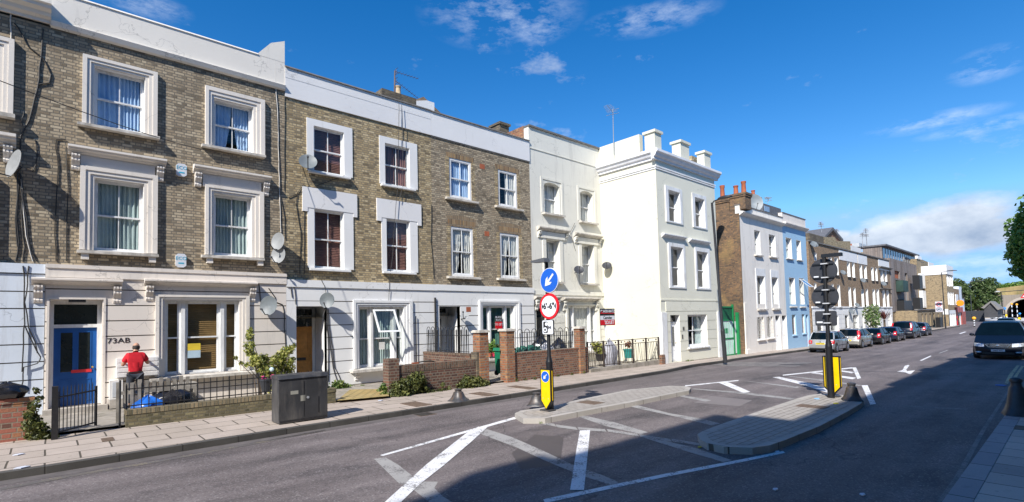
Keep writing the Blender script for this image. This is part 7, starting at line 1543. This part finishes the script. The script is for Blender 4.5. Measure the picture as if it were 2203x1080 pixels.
    B().box(-hl+.0,-hl+.04,-w*.8,w*.8,.26,.34).build('bumper_trim',CTR,h,local=True)
    B().box(-hl+.3,hl-.3,-w+.15,w-.15,.18,.5).build('underbody',CTR,h,local=True)
    # interior seats seen as dark shapes
    return h
def text_local(s,size,mat,par,loc,rot):
    cu=bpy.data.curves.new('lettering','FONT'); cu.body=s; cu.size=size; cu.extrude=.002; cu.align_x='CENTER'; cu.align_y='CENTER'; cu.offset=.002; cu.resolution_u=2
    o=bpy.data.objects.new('lettering',cu); C.objects.link(o); bpy.context.view_layer.update(); me=bpy.data.meshes.new_from_object(o); bpy.data.objects.remove(o)
    o=bpy.data.objects.new('lettering',me); C.objects.link(o); me.materials.clear(); me.materials.append(mat); me.transform(Matrix.LocRotScale(Vector(loc),__import__('mathutils').Euler(rot),Vector((1,1,1)))); o.parent=par; return o
def park(label,rearw,frontw,L,Wd,Hh,pm,kind,lights,wb,bonnet,plate,sc=1.0,**k):
    """rear and front kerb-away wheel contact points fix where the car stands"""
    a=G(*rearw); c=G(*frontw); n=k.pop('along',None)
    wbm=math.hypot(c[0]-a[0],c[1]-a[1]); fov=(L-wb)/2-.02; xf=L/2-fov-.05; xr=xf-wb
    X=a[0]-xr*1.0; Y=a[1]+(Wd/2)
    h=car(label,(X,Y,gz(X)+.002),0,L,Wd,Hh,pm,kind,lights=lights,wb=wb,bonnet=bonnet,rear_plate=plate,**k); return h,wbm
SILV=carpaint('silver_paint',(.42,.44,.46),.55,.3); GOLD=carpaint('champagne_paint',(.40,.38,.33),.5,.3); BLK=plain('black_paint',(.007,.007,.008),.25,.04,3,0,coat=.5,spec=.4); NAVY=plain('navy_paint',(.008,.014,.035),.25,.04,3,0,coat=.5,spec=.4); BLK2=plain('ink_blue_black_paint',(.006,.007,.014),.25,.04,3,0,coat=.5,spec=.4); MWHITE=carpaint('white_paint',(.75,.77,.78),0,.3)
CARB=plain('blue_black_paint',(.003,.006,.014),.35,.04,3,0,spec=.22,coat=.12)
res=[]
res.append(park('small silver hatchback with a yellow rear plate, nearest of the parked row',(1801.5,759),(1827,754),3.75,1.60,1.45,SILV,'hatch','low',2.35,.90,'WP05 OWA'))
res.append(park('champagne grey family car with tall upright red tail lamps, second in the parked row',(1856.5,749.5),(1884.4,744.5),4.0,1.64,1.50,GOLD,'mpv','high',2.5,.85,'KT53 HUA'))
res.append(park('black hatchback with wide red tail lamps, third in the parked row',(1899.7,741.5),(1921,737.5),4.0,1.68,1.38,BLK,'hatch','mid',2.45,1.0,'LF07 XDR'))
res.append(park('low dark navy hatchback between the black hatchback and the black people carrier',(1933,735),(1951.6,731),3.9,1.65,1.34,NAVY,'hatch','mid',2.5,1.0,'EK06 TYN'))
res.append(park('large black people carrier with tall red and white tail lamps',(1968,728.7),(1980.5,726.3),4.4,1.8,1.72,BLK2,'mpv','high',2.7,.85,'LJ55 MVO'))
res.append(park('dark blue hatchback at the far end of the parked row',(1994.4,723),(2006.6,720.6),3.95,1.68,1.48,NAVY,'hatch','mid',2.5,1.0,'RE04 CKF'))
print('wheelbases',[round(r[1],2) for r in res],[tuple(round(v,1) for v in r[0].location) for r in res])
# oncoming black people carrier
a=G(2094,772); X=a[0]
gy=WX(2091,772,X)[0]; car('black people carrier driving towards the camera in the right lane',(X+2.3,gy-1.02,gz(X)),PI,4.8,2.06,1.96,CARB,'mpv',front_plate='LN62 VYC',lights='high',grp=None,wb=2.8,bonnet=1.15,tap=.30,rear_plate='LN62 VYC',name='oncoming_car',rw=.34)
a=G(2148,686); print('whitecar',a); car('small white car far away at the junction in front of the viaduct',(a[0],a[1],-.4),2.6,4.3,1.75,1.5,MWHITE,'hatch',grp=None,name='distant_car',wiper=False)
a=G(2177,683); car('silver car half under the viaduct arch',(a[0]+10,a[1],-.4),2.9,4.3,1.75,1.5,SILV,'hatch',grp=None,name='distant_car',wiper=False)
a=G(2190,703); car('dark car following behind the oncoming people carrier',(G(2140,700)[0]-22,G(2180,700)[1]-.6,gz(50)),PI,4.3,1.78,1.5,BLK,'hatch',grp=None,name='distant_car',wiper=False)
drain(905,890,'slotted gutter drain by the terrace kerb')
# ================================================================== man in the red polo shirt
SKIN=plain('skin',(.50,.27,.18),.5,.06,20,.05,80); SHIRT=plain('red_polo_cloth',(.62,.012,.025),.85,.12,9,.5,30); TROU=plain('dark_trousers',(.035,.04,.055),.85,.2,9,.4,30); HAIR=plain('dark_grey_hair',(.05,.042,.038),.9,.3,60,.4,120); SHOE=plain('dark_shoe',(.02,.02,.02),.5)
def skin(name,nodes,edges,root,mat,par,origin,lv=1):
    idx={k:i for i,k in enumerate(nodes)}; me=bpy.data.meshes.new(name+'_cage'); me.from_pydata([Vector(n[:3]) for n in nodes.values()],[(idx[a],idx[b]) for a,b in edges],[]); o=bpy.data.objects.new(name+'_cage',me); C.objects.link(o)
    md=o.modifiers.new('s','SKIN'); md.use_smooth_shade=True
    for k,i in idx.items():
        n=nodes[k]; sv=me.skin_vertices[0].data[i]; sv.radius=(n[3],n[4] if len(n)>4 else n[3]); sv.use_root=(k==root)
    s=o.modifiers.new('u','SUBSURF'); s.levels=lv; s.render_levels=lv
    dg=bpy.context.evaluated_depsgraph_get(); m2=bpy.data.meshes.new_from_object(o.evaluated_get(dg)); bpy.data.objects.remove(o)
    m2.name=name; r=bpy.data.objects.new(name,m2); C.objects.link(r); m2.materials.clear(); m2.materials.append(mat)
    for p in m2.polygons: p.use_smooth=True
    r.parent=par; return r
mx,mz=W(293,738,17.05); gz0=.19; hh=mz-gz0; k=hh/1.74
h=empty('person',(mx-.02,17.05,gz0),'balding man in red polo shirt and dark trousers, back turned, busy at the letterboxes','person'); h.scale=(k,k,k)
Nn={'pel':(0,0,.96,.125,.10),'wai':(0,.0,1.10,.135,.105),'che':(0,-.01,1.30,.16,.11),'nb':(0,.0,1.45,.075,.07),'nk':(.01,.015,1.52,.058),'hd':(.02,.05,1.62,.078,.09),
 'hl':(-.09,0,.90,.095),'kl':(-.12,.02,.50,.062),'al':(-.13,-.01,.09,.042),'tl':(-.14,.15,.04,.035),'hr':(.09,0,.90,.095),'kr':(.12,.03,.50,.062),'ar':(.12,0,.09,.042),'tr':(.13,.16,.04,.035)}
Ee=[('pel','wai'),('wai','che'),('che','nb'),('nb','nk'),('nk','hd'),('pel','hl'),('hl','kl'),('kl','al'),('al','tl'),('pel','hr'),('hr','kr'),('kr','ar'),('ar','tr')]
for s,t,el,wr in ((-1,'L',(-.27,.07,1.15),(-.22,.30,1.20)),(1,'R',(.29,.09,1.17),(.32,.33,1.22))):
    Nn['sh'+t]=(s*.17,-.005,1.405,.075); Nn['el'+t]=(*el,.045); Nn['wr'+t]=(*wr,.028); Ee+=[('che','sh'+t),('sh'+t,'el'+t),('el'+t,'wr'+t)]
    pm_=(wr[0]-.0*s,wr[1]+.07,wr[2]+.012); Nn['pa'+t]=(*pm_,.030,.02); Ee.append(('wr'+t,'pa'+t))
    for f,(dx,ln) in enumerate(((-.030,.062),(-.011,.075),(.009,.070),(.028,.055))):
        b0=(pm_[0]+dx,pm_[1]+.03,pm_[2]+.004); b1=(b0[0],b0[1]+ln*.5,b0[2]-.006); b2=(b0[0]-.002*s,b0[1]+ln*.85,b0[2]-.028)
        Nn[f'f{t}{f}a']=(*b0,.0095); Nn[f'f{t}{f}b']=(*b1,.0085); Nn[f'f{t}{f}c']=(*b2,.007); Ee+=[('pa'+t,f'f{t}{f}a'),(f'f{t}{f}a',f'f{t}{f}b'),(f'f{t}{f}b',f'f{t}{f}c')]
    Nn['th'+t]=(wr[0]-s*.035,wr[1]+.045,wr[2]-.005,.011); Nn['ti'+t]=(wr[0]-s*.045,wr[1]+.09,wr[2]-.012,.009); Ee+=[('wr'+t,'th'+t),('th'+t,'ti'+t)]
body=skin('body',Nn,Ee,'pel',SKIN,h,None,2)
# head shape, ears, nose on the same head; the face looks towards the wall and slightly to the right
b=B(); b.sphere((0,0,0),1,20,14)
def hd(p):
    x,y,z=p; w=.078*(1-.16*max(0,-z)); d=.100*(1-.06*max(0,-z)); q=Vector((x*w,y*d+(.012 if z<0 else 0)*(y>0),z*.122))
    if y>.8 and abs(x)<.3 and -.45<z<.1: q.y+=.02
    q.rotate(__import__('mathutils').Euler((-.28,0,-.35))); return q+Vector((.022,.055,1.625))
b.xform(hd); b.build('head',SKIN,h,local=True,smooth=60)
fa=B()
for s in (1,-1):
    e=Vector((s*.078,-.005,-.01)); e.rotate(__import__('mathutils').Euler((-.28,0,-.35))); fa.sphere(tuple(e+Vector((.022,.055,1.625))),(.014,.022,.032),8,6)
fa.build('ear',SKIN,h,local=True,smooth=60)
for nm,off,r,mt in (('nose',(0,.105,-.012),(.013,.02,.022),SKIN),('mouth',(0,.098,-.055),(.026,.008,.007),plain('lips',(.4,.13,.1),.5)),('eye',(-.03,.092,.018),(.012,.008,.008),SHOE),('eye',(.03,.092,.018),(.012,.008,.008),SHOE)):
    e=Vector(off); e.rotate(__import__('mathutils').Euler((-.28,0,-.35))); q=B(); q.sphere(tuple(e+Vector((.022,.055,1.625))),r,8,6); q.build(nm,mt,h,local=True,smooth=60)
b=B(); b.sphere((0,0,0),1,24,16); keep=[]
vs=b.v; b2=B()
def hr(p): 
    q=Vector((p.x*.084,p.y*.106,p.z*.126)); q.rotate(__import__('mathutils').Euler((-.28,0,-.35))); return q+Vector((.022,.053,1.626))
for f in b.f:
    c=sum((Vector(vs[i]) for i in f),Vector())/4
    if -.62<c.z<.22 and c.y<.25-.3*abs(c.z): b2.add([hr(Vector(vs[i])) for i in f],[(0,1,2,3)])
b2.build('hair',HAIR,h,local=True,smooth=60)
St={'a':(0,0,.93,.165,.125),'b':(0,.0,1.08,.165,.13),'c':(0,-.012,1.28,.185,.135),'d':(0,0,1.43,.10,.085),'e':(.005,.01,1.485,.07,.07),'sl':(-.17,-.005,1.405,.095),'el':(-.245,.045,1.22,.075),'sr':(.17,-.005,1.405,.095),'er':(.262,.06,1.235,.075)}
skin('polo_shirt',St,[('a','b'),('b','c'),('c','d'),('d','e'),('c','sl'),('sl','el'),('c','sr'),('sr','er')],'b',SHIRT,h,None,2)
Tt={'p':(0,0,.95,.15,.12),'hl':(-.095,0,.86,.108),'kl':(-.125,.02,.50,.085),'al':(-.135,-.01,.12,.07),'hr':(.095,0,.86,.108),'kr':(.125,.03,.50,.085),'ar':(.125,0,.12,.07)}
skin('trousers',Tt,[('p','hl'),('hl','kl'),('kl','al'),('p','hr'),('hr','kr'),('kr','ar')],'p',TROU,h,None,2)
for s,x in ((-1,-.135),(1,.125)): q=B(); q.sphere((x,.06,.05),(.05,.14,.055),12,8); q.build('shoe',SHOE,h,local=True,smooth=60)
B().box(-.155,.155,-.13,.12,.945,.975).build('belt',SHOE,h,local=True)
# ================================================================== shrubs, ivy, weeds
def plant(name,label,pts,Y,r,n,size,mat,cat='shrub',grp=None,seed=1,jy=.12,stems=True,squash=1):
    rn=random.Random(seed); bl=[]
    for t in pts:
        px,py=t[:2]; y=Y+rn.uniform(-jy,jy); x,z=W(px,py,y); bl.append((x,y,z,r*(t[2] if len(t)>2 else 1)*rn.uniform(.8,1.2)))
    bx=sum(q[0] for q in bl)/len(bl); h=empty(name,(bx,Y,gz(bx)+.12),label,cat,grp)
    leafcloud(B(),bl,n,size,rn,squash,.7).build('foliage',mat,h)
    if stems:
        b=B()
        for q in bl[::2]: b.tube([(bx+(q[0]-bx)*.35,Y+.05,gz(bx)+.1),((bx+q[0])/2+rn.uniform(-.1,.1),Y+.04,(gz(bx)+q[2])/2+.1),(q[0],q[1],q[2])],[.02,.014,.005],5)
        b.build('stem',BARK,h)
    return h
hs=plant('climbing_shrub','sprawling variegated climbing shrub between the cream window and the orange door',[(537,712,.5),(536,725,.6),(535,742,.7),(536,757,.7),(545,768,.8),(553,775,.9),(566,772),(575,785),(590,775),(602,768,.9),(612,758,.9),(622,752,.8),(630,745,.5),(600,790),(585,805),(570,797),(560,788),(545,782,.6),(530,785,.45),(518,781,.4),(506,771,.4),(612,782),(623,792,.8),(580,822),(600,818,1.1),(592,798),(615,810,1.1),(628,775,.6),(578,835,.8),(570,828,.7)],16.6,.20,4200,.10,LEAFY,seed=21,jy=.25)
b=B(); 
for px,py in ((566,812),(564,819),(587,809),(585,811),(569,816)): x,z=W(px,py,16.2); b.sphere((x,16.2,z),(.06,.05,.05),8,6,.2)
b.build('flower',PINK,hs)
x,z=W(571,833,16.1); h=empty('flower_pot',(x,16.1,.2),'dark pot among the climbing shrub, above the mossy wall','flower pot'); B().lathe([(.10,0),(.17,.30),(.19,.31),(.19,.36),(.15,.36)],(x,16.1,z-.12),14).build('pot',SGREY,h); B().tube([(x,16.1,.17),(x,16.1,z-.12)],.03,6).build('stand',IRON,h)
x,z=W(584,795,16.2); tag(B().sphere((x,16.2,z),(.07,.07,.07),10,8).build('glass_ball',plain('pale_glass_ball',(.6,.75,.8),.1)),'small pale round lantern in the climbing shrub','lantern')
plant('ivy','dense ivy clump at the left foot of the red brown wall',[(846,850,.8),(850,840),(858,832),(868,828),(872,840),(880,822),(884,834),(890,815),(893,828),(903,812,.8),(908,822,.9),(898,840),(884,846),(868,850),(856,852),(910,836,.8),(920,845,.6),(932,846,.5),(945,843,.5),(955,841,.45),(965,836,.4),(952,828,.4)],WY-.16,.21,3600,.10,IVY,'ivy',None,5,.08)
plant('ivy','smaller ivy clump at the right foot of the red brown wall by the orange pier',[(992,832,.8),(1000,824),(1008,830),(1016,822),(1024,828),(1034,826,.9),(1044,826,.8),(1003,815,.7),(1030,817,.6)],WY-.16,.20,1500,.10,IVY,'ivy',None,6,.08)
plant('weed_clump','straggly dry vine and weeds between the pink brick wall and the iron gate',[(72,872,.7),(66,890,.8),(74,905,.8),(62,915,.7),(82,920,.8),(95,930,.9),(88,942,.9),(108,940,.7),(70,935,.7),(100,950,.7),(84,858,.5),(78,840,.4),(60,895,.6)],WY-.1,.17,1300,.085,IVY,'weeds',None,7,.15)
plant('weed_clump','green weeds growing against the white wall behind the patio',[(722,830),(732,829),(744,833),(756,835,.8),(766,837,.7),(780,834,.7),(792,838,.6)],17.2,.16,900,.10,GRASSM,'weeds',None,8,.2,False)
plant('weed_clump','yellow green weeds along the left side of the red brown wall pier',[(826,832,.9),(830,842,.9),(824,850,.8),(815,838,.6),(828,860,.6)],WY+.2,.14,500,.09,GRASSM,'weeds',None,9,.1,False)
plant('weed_clump','low weeds at the foot of the mossy wall',[(275,930,.4),(345,925,.4),(352,920,.5),(430,913,.35),(500,905,.35),(560,897,.3)],WY-.06,.14,260,.06,GRASSM,'weeds',None,10,.03,False)
plant('weed_clump','small tuft of grass at the foot of the sage house front',[(1478,778,.8),(1484,777,.8),(1490,777,.6)],FY-.1,.13,140,.08,GRASSM,'weeds',None,11,.03,False)
plant('weed_clump','dead weeds along the foot of the red garden wall',[(1110,818,.5),(1130,816,.4),(1150,815,.5),(1200,808,.4),(1230,805,.4),(1255,801,.5)],WY-.08,.16,320,.06,IVY,'weeds',None,12,.03,False)
plant('climbing_shrub','small tree with white blossom before the white ground floor of the far houses',[(1869,667),(1872,675),(1876,684),(1881,690),(1884,672),(1886,682),(1872,690),(1880,665),(1868,680),(1883,695)],16.2,.55,900,.34,leafmat('blossom_leaves',(.05,.12,.03),(.16,.26,.06),(.7,.68,.5)),'small tree',None,13,.4)
h=empty('cordyline',(W(1902,695,16.4)[0],16.4,-.3),'spiky dark red cordyline above the parked cars in front of the last far brick house','cordyline'); x,z=W(1902,688,16.4); b=B(); rn=random.Random(2)
for k in range(46):
    a=rn.uniform(0,6.28); e=rn.uniform(.1,1.4); L=1.5*rn.uniform(.7,1.1); d=Vector((math.cos(a)*math.cos(e),math.sin(a)*math.cos(e),math.sin(e))); p=Vector((x,16.4,z)); s=d.cross(Vector((0,0,1))).normalized()*.06; m_=p+d*L*.6; e_=p+d*L+Vector((0,0,-.15)); b.add([p-s*.5,m_-s,e_,m_+s],[(0,1,2,3)])
b.build('foliage',leafmat('cordyline_leaves',(.08,.02,.02),(.14,.04,.035),(.22,.08,.06)),h); B().tube([(x,16.4,-.3),(x,16.4,z)],.12,8).build('trunk',BARK,h)
# tufts on the islands and kerbs
def tuft(px,py,label,s=.1,seed=1):
    x,y=G(px,py,.02); rn=random.Random(seed); b=B()
    for _ in range(26):
        a=rn.uniform(0,6.28); d=Vector((math.cos(a)*.6,math.sin(a)*.6,1)).normalized()*s*rn.uniform(.6,1.3); p=Vector((x+rn.uniform(-s,s)*.7,y+rn.uniform(-s,s)*.5,gz(x))); w=Vector((-math.sin(a),math.cos(a),0))*.008; b.add([p-w,p+w,p+d],[(0,1,2)])
    tag(b.build('grass_tuft',GRASSM),label,'grass tuft','grass tufts at the kerbs')
tuft(1164,909,'grass tuft at the near end of the narrow island',.11,1); tuft(1126,906,'second grass tuft left of the first at the narrow island tip',.07,2); tuft(1301,882,'grass tuft along the middle edge of the narrow island',.09,3); tuft(2196,903,'green tuft beside the dark bollard at the right kerb',.08,4)
# litter
LEAFL=plain('fallen_leaf',(.55,.5,.05),.6)
def litter(px,py,s,mat,label,off=.126,cat='litter'):
    x,y=G(px,py,off); z=gz(x)+off; o=B().prism([(x-s,y-s*.4),(x-s*.1,y-s*.7),(x+s,y-s*.1),(x+s*.3,y+s*.6),(x-s*.6,y+s*.5)],'z',z,z+.012).build('paper_scrap' if 'leaf' not in label else 'fallen_leaf',mat); tag(o,label,cat)
litter(1798,868,.09,LEAFL,'yellow green leaf lying on the block paved island'); litter(1757,858,.10,plain('blue_paint_mark',(.25,.5,.75),.7),'pale blue paint mark on the block paved island',cat='paint mark')
litter(47,1006,.10,plain('pale_paper',(.6,.62,.7),.6),'crumpled pale paper on the pavement near the left kerb'); litter(40,978,.08,plain('pale_paper',(0,0,0)),'scrap of white paper on the shaded pavement at the left'); litter(1672,972,.05,plain('pale_paper',(0,0,0)),'white scrap on the dark road below the block paved island',.006); litter(1855,1064,.05,plain('pale_paper',(0,0,0)),'white scrap on the shaded road at the bottom right',.006); litter(1668,1053,.05,plain('pale_paper',(0,0,0)),'white scrap on the shaded road left of the bottom centre one',.006); litter(1505,962,.05,LEAFL,'small yellow leaf against the island kerb',.006); litter(818,862,.09,plain('pale_paper',(0,0,0)),'white scrap on the pavement below the ochre patio'); litter(2152,829,.22,plain('blue_cloth',(.04,.12,.4),.7),'flat blue rag on the road by the yellow lines',.008)
# ================================================================== the other side of the road (behind the camera): houses whose shade falls on the road
def opp(x0,x1,hgt,label,stacks=()):
    h=empty('terraced_house',((x0+x1)/2,-3,.1),label,'house','houses on the shaded side of the road'); Yf=-3.0; wins=[]
    n=max(2,int((x1-x0)/2.9)); 
    for i in range(n):
        cx=x0+(x1-x0)*(i+.5)/n
        for zz in (1.0,4.2,7.2,10.0,13.0):
            if zz+2<hgt-1: wins.append((cx-.5,zz,cx+.5,zz+1.7))
    b=B(); sheet(b,-x1,-x0,-.3,hgt,3.0,[(-w[2],w[1],-w[0],w[3]) for w in wins]); shell(b,-x1,-x0,3.0,12,-.3,hgt,hgt-.2); b.xform(lambda p:Vector((-p.x,-p.y,p.z))); b.build('wall',BR_YEL,h)
    for w in wins: B().box(w[0],w[2],Yf-.2,Yf-.15,w[1],w[3]).build('window',DGLASS,h); B().box(w[0]-.12,w[2]+.12,Yf-.1,Yf+.12,w[1]-.1,w[1]-.001).build('sill',SILL,h)
    B().box(x0,x1,Yf-.3,Yf+.08,hgt,hgt+.12).build('coping',LEAD,h)
    for s0,s1,sh in stacks: B().box(s0,s1,Yf-1.2,Yf-.2,hgt+.12,hgt+sh).build('chimney_stack',BR_DARK,h)
opp(-34,-19.5,19.0,'tallest brick house behind the camera on the shaded side'); opp(-19.4,-7.6,18.1,'brick house behind the camera with one broad chimney',((-16.2,-14.6,1.5),)); opp(-7.5,4.5,14.5,'lower brick house on the shaded side by the camera',((-3.2,-1.8,.9),)); opp(4.6,20.5,14.9,'last brick house on the shaded side of the road',((10,11.5,1.1),))
def setback(x0,x1,hgt,label):  # unseen rows, added to darken what the far windows reflect
    h=empty('terraced_house',((x0+x1)/2,-9.5,-.3),label,'house','added set back houses across the road'); b=B(); b.box(x0,x1,-17,-9.5,-.8,hgt); b.build('wall',BR_FAR,h)
    n=int((x1-x0)/3)
    for i in range(n):
        cx=x0+(x1-x0)*(i+.5)/n
        for zz in (.8,3.8,6.8): B().box(cx-.55,cx+.55,-9.5,-9.44,zz,zz+1.7).build('window',DGLASS,h)
    B().prism([(-17.3,hgt),(-9.2,hgt),(-13.2,hgt+2.2)],'x',x0-.1,x1+.1).build('roof',SLATE,h)
setback(24,44,9.3,'added unseen slate roofed row set back across the road, first from the camera'); setback(46,70,9.0,'added unseen slate roofed row set back across the road, second from the camera'); setback(72,110,9.2,'added unseen long slate roofed row set back at the far end across the road')
# ================================================================== light
AZ=math.radians(24.5); EL=math.radians(40.5)
sun=bpy.data.lights.new('sun','SUN'); so=bpy.data.objects.new('sun',sun); C.objects.link(so); sun.energy=4.7; sun.angle=math.radians(.53); sun.color=(1,.955,.88)
dv=Vector((math.cos(EL)*math.cos(AZ),math.cos(EL)*math.sin(AZ),-math.sin(EL))); so.rotation_euler=dv.to_track_quat('-Z','Y').to_euler(); so.location=(-30,-20,40)
wd=bpy.data.worlds.new('World'); S.world=wd; wd.use_nodes=True; n=wd.node_tree; n.nodes.clear()
out=n.nodes.new('ShaderNodeOutputWorld'); bg=n.nodes.new('ShaderNodeBackground'); n.links.new(bg.outputs[0],out.inputs[0])
sky=n.nodes.new('ShaderNodeTexSky'); sky.sky_type='NISHITA'; sky.sun_disc=False; sky.sun_elevation=EL; sky.sun_rotation=math.atan2(-dv.x,-dv.y); sky.air_density=1.0; sky.dust_density=.1; sky.ozone_density=2.2
hs_=n.nodes.new('ShaderNodeHueSaturation'); hs_.inputs['Saturation'].default_value=1.43; hs_.inputs['Value'].default_value=1.42; hs_.inputs['Hue'].default_value=.506; n.links.new(sky.outputs[0],hs_.inputs['Color']); SKYC=mix(n,1.0,hs_.outputs[0],(2.9,5.6,9.4),'DARKEN')
tc=n.nodes.new('ShaderNodeTexCoord'); dirv=tc.outputs['Generated']
def blob(px,py,r,sz):
    c=ray(px,py).normalized(); s=n.nodes.new('ShaderNodeVectorMath'); s.operation='SUBTRACT'; n.links.new(dirv,s.inputs[0]); s.inputs[1].default_value=c
    m=n.nodes.new('ShaderNodeVectorMath'); m.operation='MULTIPLY'; n.links.new(s.outputs[0],m.inputs[0]); m.inputs[1].default_value=(1/r,1/r,1/(r*sz)); l=n.nodes.new('ShaderNodeVectorMath'); l.operation='LENGTH'; n.links.new(m.outputs[0],l.inputs[0])
    i=n.nodes.new('ShaderNodeMath'); i.operation='SUBTRACT'; i.inputs[0].default_value=1; n.links.new(l.outputs['Value'],i.inputs[1]); i.use_clamp=True; return i.outputs[0]
def mx_(a,b,op='MAXIMUM'):
    m=n.nodes.new('ShaderNodeMath'); m.operation=op
    for i,v in enumerate((a,b)):
        if isinstance(v,float): m.inputs[i].default_value=v
        else: n.links.new(v,m.inputs[i])
    return m.outputs[0]
# cumulus bank low at the right
cb_=[(2000,492,.10,.45),(2080,460,.08,.45),(1920,512,.08,.42),(2100,500,.10,.4),(2060,520,.12,.28),(1850,518,.05,.4),(1800,508,.03,.4)]
m=None
for q in cb_: v=blob(*q); m=v if m is None else mx_(m,v)
nz=noise(n,mapping(n,dirv,(7,7,15)),1.0,9,.62); f=mx_(mx_(m,1.05,'MULTIPLY'),mx_(nz,1.5,'MULTIPLY'),'ADD'); cum=ramp(n,mx_(f,.6,'MULTIPLY'),[(.56,0.),(.82,.92)])
# thin wisps
wb=[(1080,25,.15,.4),(1150,60,.07,.4),(1400,40,.12,.22),(2125,140,.05,.5),(2005,262,.09,.16),(2130,268,.09,.12),(300,5,.07,.3),(2000,580,.16,.2),(2120,600,.16,.25),(2140,560,.08,.2)]
m2=None
for q in wb: v=blob(*q); m2=v if m2 is None else mx_(m2,v)
mp=n.nodes.new('ShaderNodeMapping'); mp.inputs['Scale'].default_value=(12,12,34); mp.inputs['Rotation'].default_value=(.35,.2,.4); n.links.new(dirv,mp.inputs[0]); nw=noise(n,mp.outputs[0],1.2,10,.68)
wis=mx_(ramp(n,m2,[(.0,0.),(.7,1.)]),ramp(n,nw,[(.44,0.),(.80,.48)]),'MULTIPLY')
ccol=ramp(n,noise(n,mapping(n,dirv,(7,7,11),(0,0,.045)),1.0,7,.6),[(.34,(3.2,4.0,5.4)),(.66,(7.6,8.2,9.0))])
c=mix(n,wis,SKYC,(9.5,10.2,11.2)); c=mix(n,cum,c,ccol)
n.links.new(c,bg.inputs[0]); bg.inputs[1].default_value=.085
S.view_settings.view_transform='Standard'; S.view_settings.look='None'; S.view_settings.exposure=.52; S.view_settings.gamma=1; S.view_settings.use_curve_mapping=False
S.cycles.max_bounces=6; S.cycles.diffuse_bounces=3; S.cycles.glossy_bounces=3; S.cycles.transparent_max_bounces=8; S.cycles.transmission_bounces=4; S.cycles.use_denoising=True
